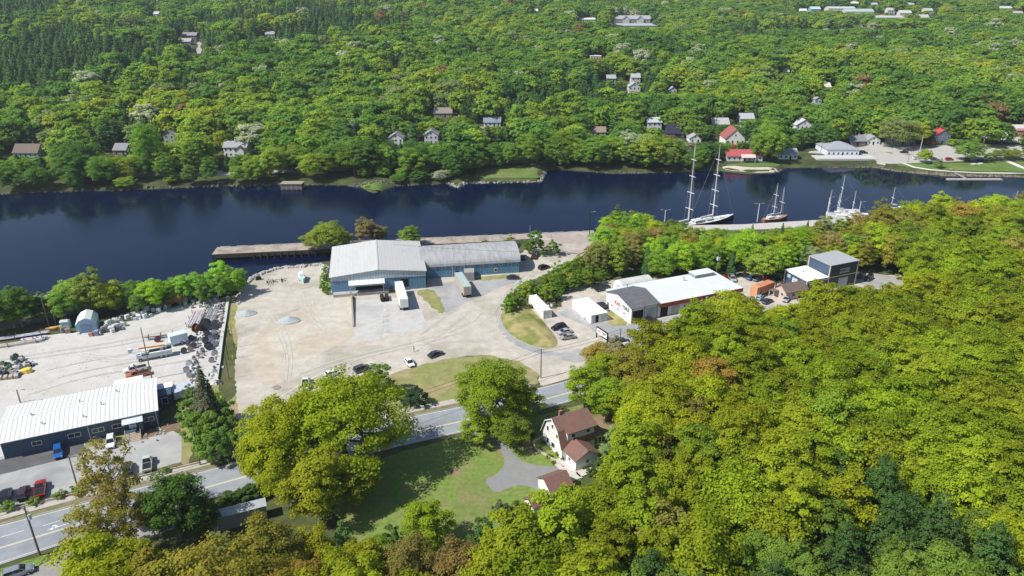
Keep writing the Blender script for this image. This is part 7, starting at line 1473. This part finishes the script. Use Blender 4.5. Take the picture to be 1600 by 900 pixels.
fill([(975,590),(985,560),(1020,545),(1062,508),(1110,508),(1150,492),(1190,500),(1250,486),(1310,470),(1375,452),(1425,440),(1432,400),(1385,385),(1345,368),(1330,352),(1360,342),(1420,325),(1500,324),(1560,322),(1760,314),(1760,1010),(80,1010),(120,905),(240,860),(300,858),(360,860),(440,852),(520,850),(620,905),(700,905),(790,872),(830,845),(862,815),(905,775),(940,745),(965,712),(985,690),(1010,655),(1000,640),(965,628)],
     7.2, 9, wood, 17)
# ------------------------------------------------------------------ far bank: individual trees near the water, the hillside wood behind
FARP = []; CLEAR = [(1125,252,1225,275), (1245,230,1600,262), (1395,250,1660,280), (1528,204,1660,226), (1225,250,1370,266), (745,262,850,284), (-20,244,95,266), (1000,216,1085,240)]
def far_trees():
    g = random.Random(5); y = 300.0
    while y < 1500:
        step = 9.9+max(0, y-450)*.0012; half = y*.76+30; x = -half-.5*(y % 2)
        while x < half:
            a = x+g.uniform(-.4, .4)*step; b = y+g.uniform(-.4, .4)*step; x += step; d = b-float(yF(a))
            if d < 2.0 or (d < 14 and g.random() < .4): continue
            if any((a-e[0])**2+(b-e[1])**2 < (e[2])**2 for e in EXCL[-200:]): continue
            z = H(a, b); px, pb, dep = proj(a, b, z)
            if not -60 < px < 1660: continue
            n = math.sin(a/75+.8)*math.sin(b/95+1.9)+.5*math.sin(a/31-b/44)+g.gauss(0, .6)
            upper = px < 640 and pb < 165; dark = (.85 if upper else -.05)+(.35 if px < 420 and d > 60 else 0)-(.5 if px > 1000 and d < 200 else 0)
            con = n+dark > .62; u = g.random(); hs = 1.0
            if con: kind = 'con'; h = g.uniform(12, 18); r_ = h*g.uniform(.24, .34); col = jit((.030,.060,.022) if u < .5 else (.042,.080,.026), .18, g)
            else:
                kind = 'br'; h = g.uniform(13, 20); r_ = h*g.uniform(.36, .54)
                m_ = u*.55+.45*(.5+.5*math.sin(a/58-1.0)*math.cos(b/52+a/90)); c = (.040,.082,.016) if m_ < .24 else (.052,.100,.018) if m_ < .44 else (.075,.120,.018) if m_ < .62 else (.098,.136,.017) if m_ < .80 else (.09,.115,.045) if m_ < .85 else (.125,.145,.016)
                if g.random() < .03: c = (.15,.16,.12)
                if g.random() < .012: c = RU
                if c is RU: c = (.10,.07,.03)
                col = jit(c, .12, g)
            if d < 6: h *= g.choice([.3, .4, .6]); r_ *= .7
            ok = not any(x0 < px < x1 and y0 < pb < y1 for x0, y0, x1, y1 in CLEAR)
            for (x0, y0, x1, y1, yy) in PROT:
                if b < yy+2 and x0-r_*FPX/dep < px < x1+r_*FPX/dep and pb > y0:
                    room = pb-y1; hp = proj(a, b, z+h)[1]
                    if hp < y1:
                        k = (pb-y1)/(pb-hp) if pb > hp else 0
                        if k < .22: ok = False; break
                        h *= k; r_ = min(r_, h*.45+.5)
            if not ok or h < 1.6: continue
            FARP.append((a, b, z, h, r_, kind, col, px, pb, dep, d))
        y += step*.9
far_trees()
# far prototypes (coarser leaf sprays, trunk inside the same mesh)
FP = []
def far_proto(kind, s):
    if kind == 'br':
        cl = broad_clumps(4.6, 1.8, 11.4, 34, 500+s); cl[:, 3] *= 1.25; C, Nn, va = broad_leaves(cl, 1700, 520+s, .75); V, F = trunk_arr(9, .22); me = leaf_mesh('far_broadleaf', C, Nn, 1.0, va, (LEAFI, BARK), (V, F, 1)); h, r_ = 12.0, 4.9
    else:
        h, r_ = 14.0, 3.2; C, Nn, va = conifer_leaves(h, r_, 1100, 540+s, ragged=.28, power=.6, droop=.12); V, F = trunk_arr(h, .2); me = leaf_mesh('far_conifer', C, Nn, .85, va, (LEAFI, BARK), (V, F, 1))
    o = bpy.data.objects.new('far_tree_form', me); FP.append((o, kind, h, r_)); return o
for s in range(5): far_proto('br', s)
for s in range(4): far_proto('con', s)
# the largest in view on the far bank become trees of their own
far_sorted = sorted(range(len(FARP)), key=lambda i: FARP[i][10] if FARP[i][3] > 4 else 1e9)
N_IND = 90
ind = set(i for i in far_sorted if 0 <= FARP[i][7] <= 1600 and FARP[i][10] < 26); ind = set(sorted(ind, key=lambda i: FARP[i][10])[:N_IND])
for i in sorted(ind):
    a, b, z, h, r_, kind, col, px, pb, dep, d = FARP[i]
    if kind == 'con': k = 'spruce'; hh, rr = 15, 3.2; nm = 'spruce_tree'
    else: k = 'broad'; hh, rr = 15, 5.6; nm = 'riverbank_tree'
    plant(k, a, b, r_/rr, col, z-.2, h/hh, nm)
def far_stuff(name, sel):
    pts = [FARP[i] for i in sel]; g = np.random.default_rng(3); n = len(pts)
    me = bpy.data.meshes.new(name); me.vertices.add(n); me.vertices.foreach_set('co', np.array([(p[0], p[1], p[2]-.2) for p in pts]).ravel())
    idx = [int(g.integers(0, 5)) if p[5] == 'br' else 5+int(g.integers(0, 4)) for p in pts]
    at_ = me.attributes.new('kind_index', 'INT', 'POINT'); at_.data.foreach_set('value', np.array(idx, np.int32))
    sc = np.array([(p[4]/FP[i][3], p[4]/FP[i][3], p[3]/FP[i][2]) for p, i in zip(pts, idx)]); at_ = me.attributes.new('tscale', 'FLOAT_VECTOR', 'POINT'); at_.data.foreach_set('vector', sc.ravel().astype(np.float32))
    ro = np.zeros((n, 3)); ro[:, 2] = g.uniform(0, 6.28, n); at_ = me.attributes.new('trot', 'FLOAT_VECTOR', 'POINT'); at_.data.foreach_set('vector', ro.ravel().astype(np.float32))
    cc = np.ones((n, 4)); cc[:, :3] = [p[6] for p in pts]; at_ = me.attributes.new('tcol', 'FLOAT_COLOR', 'POINT'); at_.data.foreach_set('color', cc.ravel().astype(np.float32))
    me.materials.append(LEAFI); me.materials.append(BARK)
    o = bpy.data.objects.new(name, me); COL.objects.link(o); o['kind'] = 'stuff'
    ng = bpy.data.node_groups.new('wood_nodes', 'GeometryNodeTree'); ng.interface.new_socket('Geometry', in_out='INPUT', socket_type='NodeSocketGeometry'); ng.interface.new_socket('Geometry', in_out='OUTPUT', socket_type='NodeSocketGeometry')
    N_, L_ = ng.nodes, ng.links; gi = N_.new('NodeGroupInput'); go = N_.new('NodeGroupOutput'); ip = N_.new('GeometryNodeInstanceOnPoints'); jn = N_.new('GeometryNodeJoinGeometry')
    for fo, *_ in reversed(FP):
        oi = N_.new('GeometryNodeObjectInfo'); oi.inputs['Object'].default_value = fo; oi.inputs['As Instance'].default_value = False; g2 = N_.new('GeometryNodeGeometryToInstance'); L_.new(oi.outputs['Geometry'], g2.inputs[0]); L_.new(g2.outputs[0], jn.inputs[0])
    def attr(nm, ty): q = N_.new('GeometryNodeInputNamedAttribute'); q.data_type = ty; q.inputs[0].default_value = nm; return q.outputs[0]
    L_.new(gi.outputs[0], ip.inputs['Points']); L_.new(jn.outputs[0], ip.inputs['Instance']); ip.inputs['Pick Instance'].default_value = True
    L_.new(attr('kind_index', 'INT'), ip.inputs['Instance Index']); e2 = N_.new('FunctionNodeEulerToRotation'); L_.new(attr('trot', 'FLOAT_VECTOR'), e2.inputs[0]); L_.new(e2.outputs[0], ip.inputs['Rotation']); L_.new(attr('tscale', 'FLOAT_VECTOR'), ip.inputs['Scale'])
    L_.new(ip.outputs[0], go.inputs[0]); md = o.modifiers.new('wood', 'NODES'); md.node_group = ng
    return o
rest = [i for i in range(len(FARP)) if i not in ind]
far_stuff('hillside_wood', rest)
print('FAR TREES', len(FARP), 'NEAR', len(PLANTED))
# ------------------------------------------------------------------ build the planted trees, the largest in view as things of their own
LM = {'the blue warehouse': at(592,445), 'the arched hall': at(740,415), 'the navy office': at(130,690), 'the white gambrel house': at(890,700), 'the house garage': at(865,760), 'the garage with lettering': at(990,480), 'the mint-roofed workshop': at(1090,465),
      'the small brown-roofed cabin': at(1240,462), 'the tall navy hall': at(1315,440), 'the yard entrance pole': at(845,591), 'the fabric shelter': at(137,515), 'the big white yacht': at(1110,350), 'the rusty ketch': at(1212,345), 'the blue-covered yacht': at(1312,342),
      'the transformer pole': at(62,868), 'the dead spruce': at(318,690), 'the garden shed': at(830,810), 'the concrete pier': at(900,375), 'the grey flat building': at(370,820), 'the two containers': at(900,490), 'the twin lamp pole': at(77,511)}
FLM = {'the pale blue house across the river': att(41,247), 'the white winged house across the river': att(369,246), 'the old boathouse ruin': att(455,290), 'the upstream twin gable house': att(619,231), 'the downstream twin gable house': att(674,226),
       'the dark gambrel house': att(1056,216), 'the red-roofed restaurant': att(1163,252), 'the hip-roofed boathouse': att(1316,244), 'the floating dock': att(1510,276), 'the lawn point across the river': att(846,278), 'the grass spit': att(585,290)}
def shade(c, kind):
    r_, g_, b_ = c
    if kind in ('spruce', 'pine'): return 'dark' if g_ < .06 else 'blue-green' if b_ > .03 else 'mid-green'
    if r_ > g_*1.12: return 'rust brown'
    if r_ > g_*.98: return 'golden' if g_ > .145 else 'bronze'
    if b_ > .06: return 'silvery pale green'
    if r_ > g_*.8: return 'yellow-green' if g_ > .14 else 'olive'
    return 'bright green' if g_ > .14 else 'fresh green' if g_ > .10 else 'mid-green' if g_ > .07 else 'dark green'
FORM = {'broad': 'broad-crowned', 'open': 'thin see-through', 'large': 'very large spreading', 'spruce': 'pointed', 'pine': 'layered', 'shrub': 'low rounded', 'young': 'young bushy', 'birch': 'slender'}
GRP = {'maple_tree': 'trees of the big wood', 'oak_tree': 'trees of the big wood', 'pine_tree': 'pines at the wood', 'birch_tree': 'birches at the wood', 'roadside_tree': 'trees between quay and workshop', 'thicket_bush': 'bushes of the bank thicket', 'riverside_tree': 'riverside trees',
       'riverbank_tree': 'trees on the far bank', 'hedge_bush': 'hedge bushes by the road', 'kerb_shrub': 'shrubs along the parking lot kerb', 'garden_shrub': 'garden shrubs by the white house', 'young_tree': 'young trees', 'spruce_tree': 'spruces'}
seen = {}
def bin_(i, kinds):       # stuff for what is past 300 of a kind
    pass
for p in PLANTED:
    p['dep'] = proj(p['x'], p['y'], p['z']+6)[2]; q = proj(p['x'], p['y'], p['z']+8); p['vis'] = -80 < q[0] < 1680 and -50 < q[1] < 985
    p['size'] = p['s']*KINDS[p['kind']][0][3]/p['dep'] if p['vis'] else 0
order = sorted([p for p in PLANTED if p['name'] in ('maple_tree', 'oak_tree', 'roadside_tree', 'broadleaf_tree', 'riverside_tree', 'riverbank_tree')], key=lambda p: -p['size'])
back = [p for p in order[298:]]; backset = set(id(p) for p in back)
rb_ = random.Random(77)
for p in PLANTED:
    if id(p) in backset: continue
    near_ = p['y'] < 300
    lm = min((LM if near_ else FLM).items(), key=lambda kv: (kv[1].x-p['x'])**2+(kv[1].y-p['y'])**2); dx, dy = p['x']-lm[1].x, p['y']-lm[1].y
    rel = ('behind' if dy > 0 else 'before') if abs(dy) > abs(dx) else ('downstream of' if dx > 0 else 'upstream of')
    if not near_: rel = ('uphill of' if dy > 0 else 'below') if abs(dy) > abs(dx) else ('downstream of' if dx > 0 else 'upstream of')
    form = FORM[p['kind']]; noun = p['name'].replace('_', ' ')
    base = f"{shade(p['col'], p['kind'])} {form} {noun}"; key = (base, rel, lm[0]); seen.setdefault(key, []).append(p); p['key'] = key; p['dl'] = math.hypot(dx, dy)
for key, L in seen.items():
    L.sort(key=lambda p: p['dl']); base, rel, lm = key
    for i, p in enumerate(L):
        p['label'] = f"{base} {rel} {lm}" if len(L) == 1 else f"{base} {rel} {lm}, {ORD[i]} outward"
def make_tree(p):
    V = KINDS[p['kind']]; cr, tr, _, _ = V[rb_.randrange(len(V))]
    root = thing(p['name'], p.get('label'), {'shrub': 'shrub'}.get(p['kind'], 'bush' if 'bush' in p['name'] or 'shrub' in p['name'] else 'tree'), (p['x'], p['y'], p['z']), rb_.uniform(0, 6.28), GRP.get(p['name']))
    root.scale = (p['s'], p['s'], p['sz'])
    c = bpy.data.objects.new('crown' if p['kind'] != 'shrub' else 'foliage', cr); COL.objects.link(c); c.parent = root; c.color = (*p['col'], 1)
    t = bpy.data.objects.new('trunk' if p['kind'] != 'shrub' else 'stem', tr); COL.objects.link(t); t.parent = root
for p in PLANTED:
    if id(p) not in backset: make_tree(p)
if back:          # the rest of the wood, drawn smallest or outside the frame, as one mass
    FP.clear()
    for k in range(7): cr, tr, h, r_ = KINDS['broad'][k]; me = cr.copy(); me.materials.clear(); me.materials.append(LEAFI); FP.append((bpy.data.objects.new('wood_tree_form', me), 'br', 15, 5.6))
    FARP.clear()
    for p in back: FARP.append((p['x'], p['y'], p['z'], p['sz']*KINDS[p['kind']][0][2], p['s']*KINDS[p['kind']][0][3], 'br', p['col'], 0, 0, 0, 0))
    _g = np.random.default_rng; far_stuff('outlying_wood', range(len(FARP)))
# undergrowth: low leafy ground cover in the woods and on the far slope
# ------------------------------------------------------------------ air over the valley
m = bpy.data.materials.new('haze_air'); m.use_nodes = True; t = m.node_tree; t.nodes.clear(); out = t.nodes.new('ShaderNodeOutputMaterial'); pv = t.nodes.new('ShaderNodeVolumePrincipled')
pv.inputs['Density'].default_value = 0.0001; pv.inputs['Color'].default_value = (0.80, 0.88, 1.0, 1); pv.inputs['Anisotropy'].default_value = 0.2; t.links.new(pv.outputs[0], out.inputs['Volume'])
MB().box((0, 2050, -8), (5400, 5100, 128)).build('haze', m)['kind'] = 'stuff'
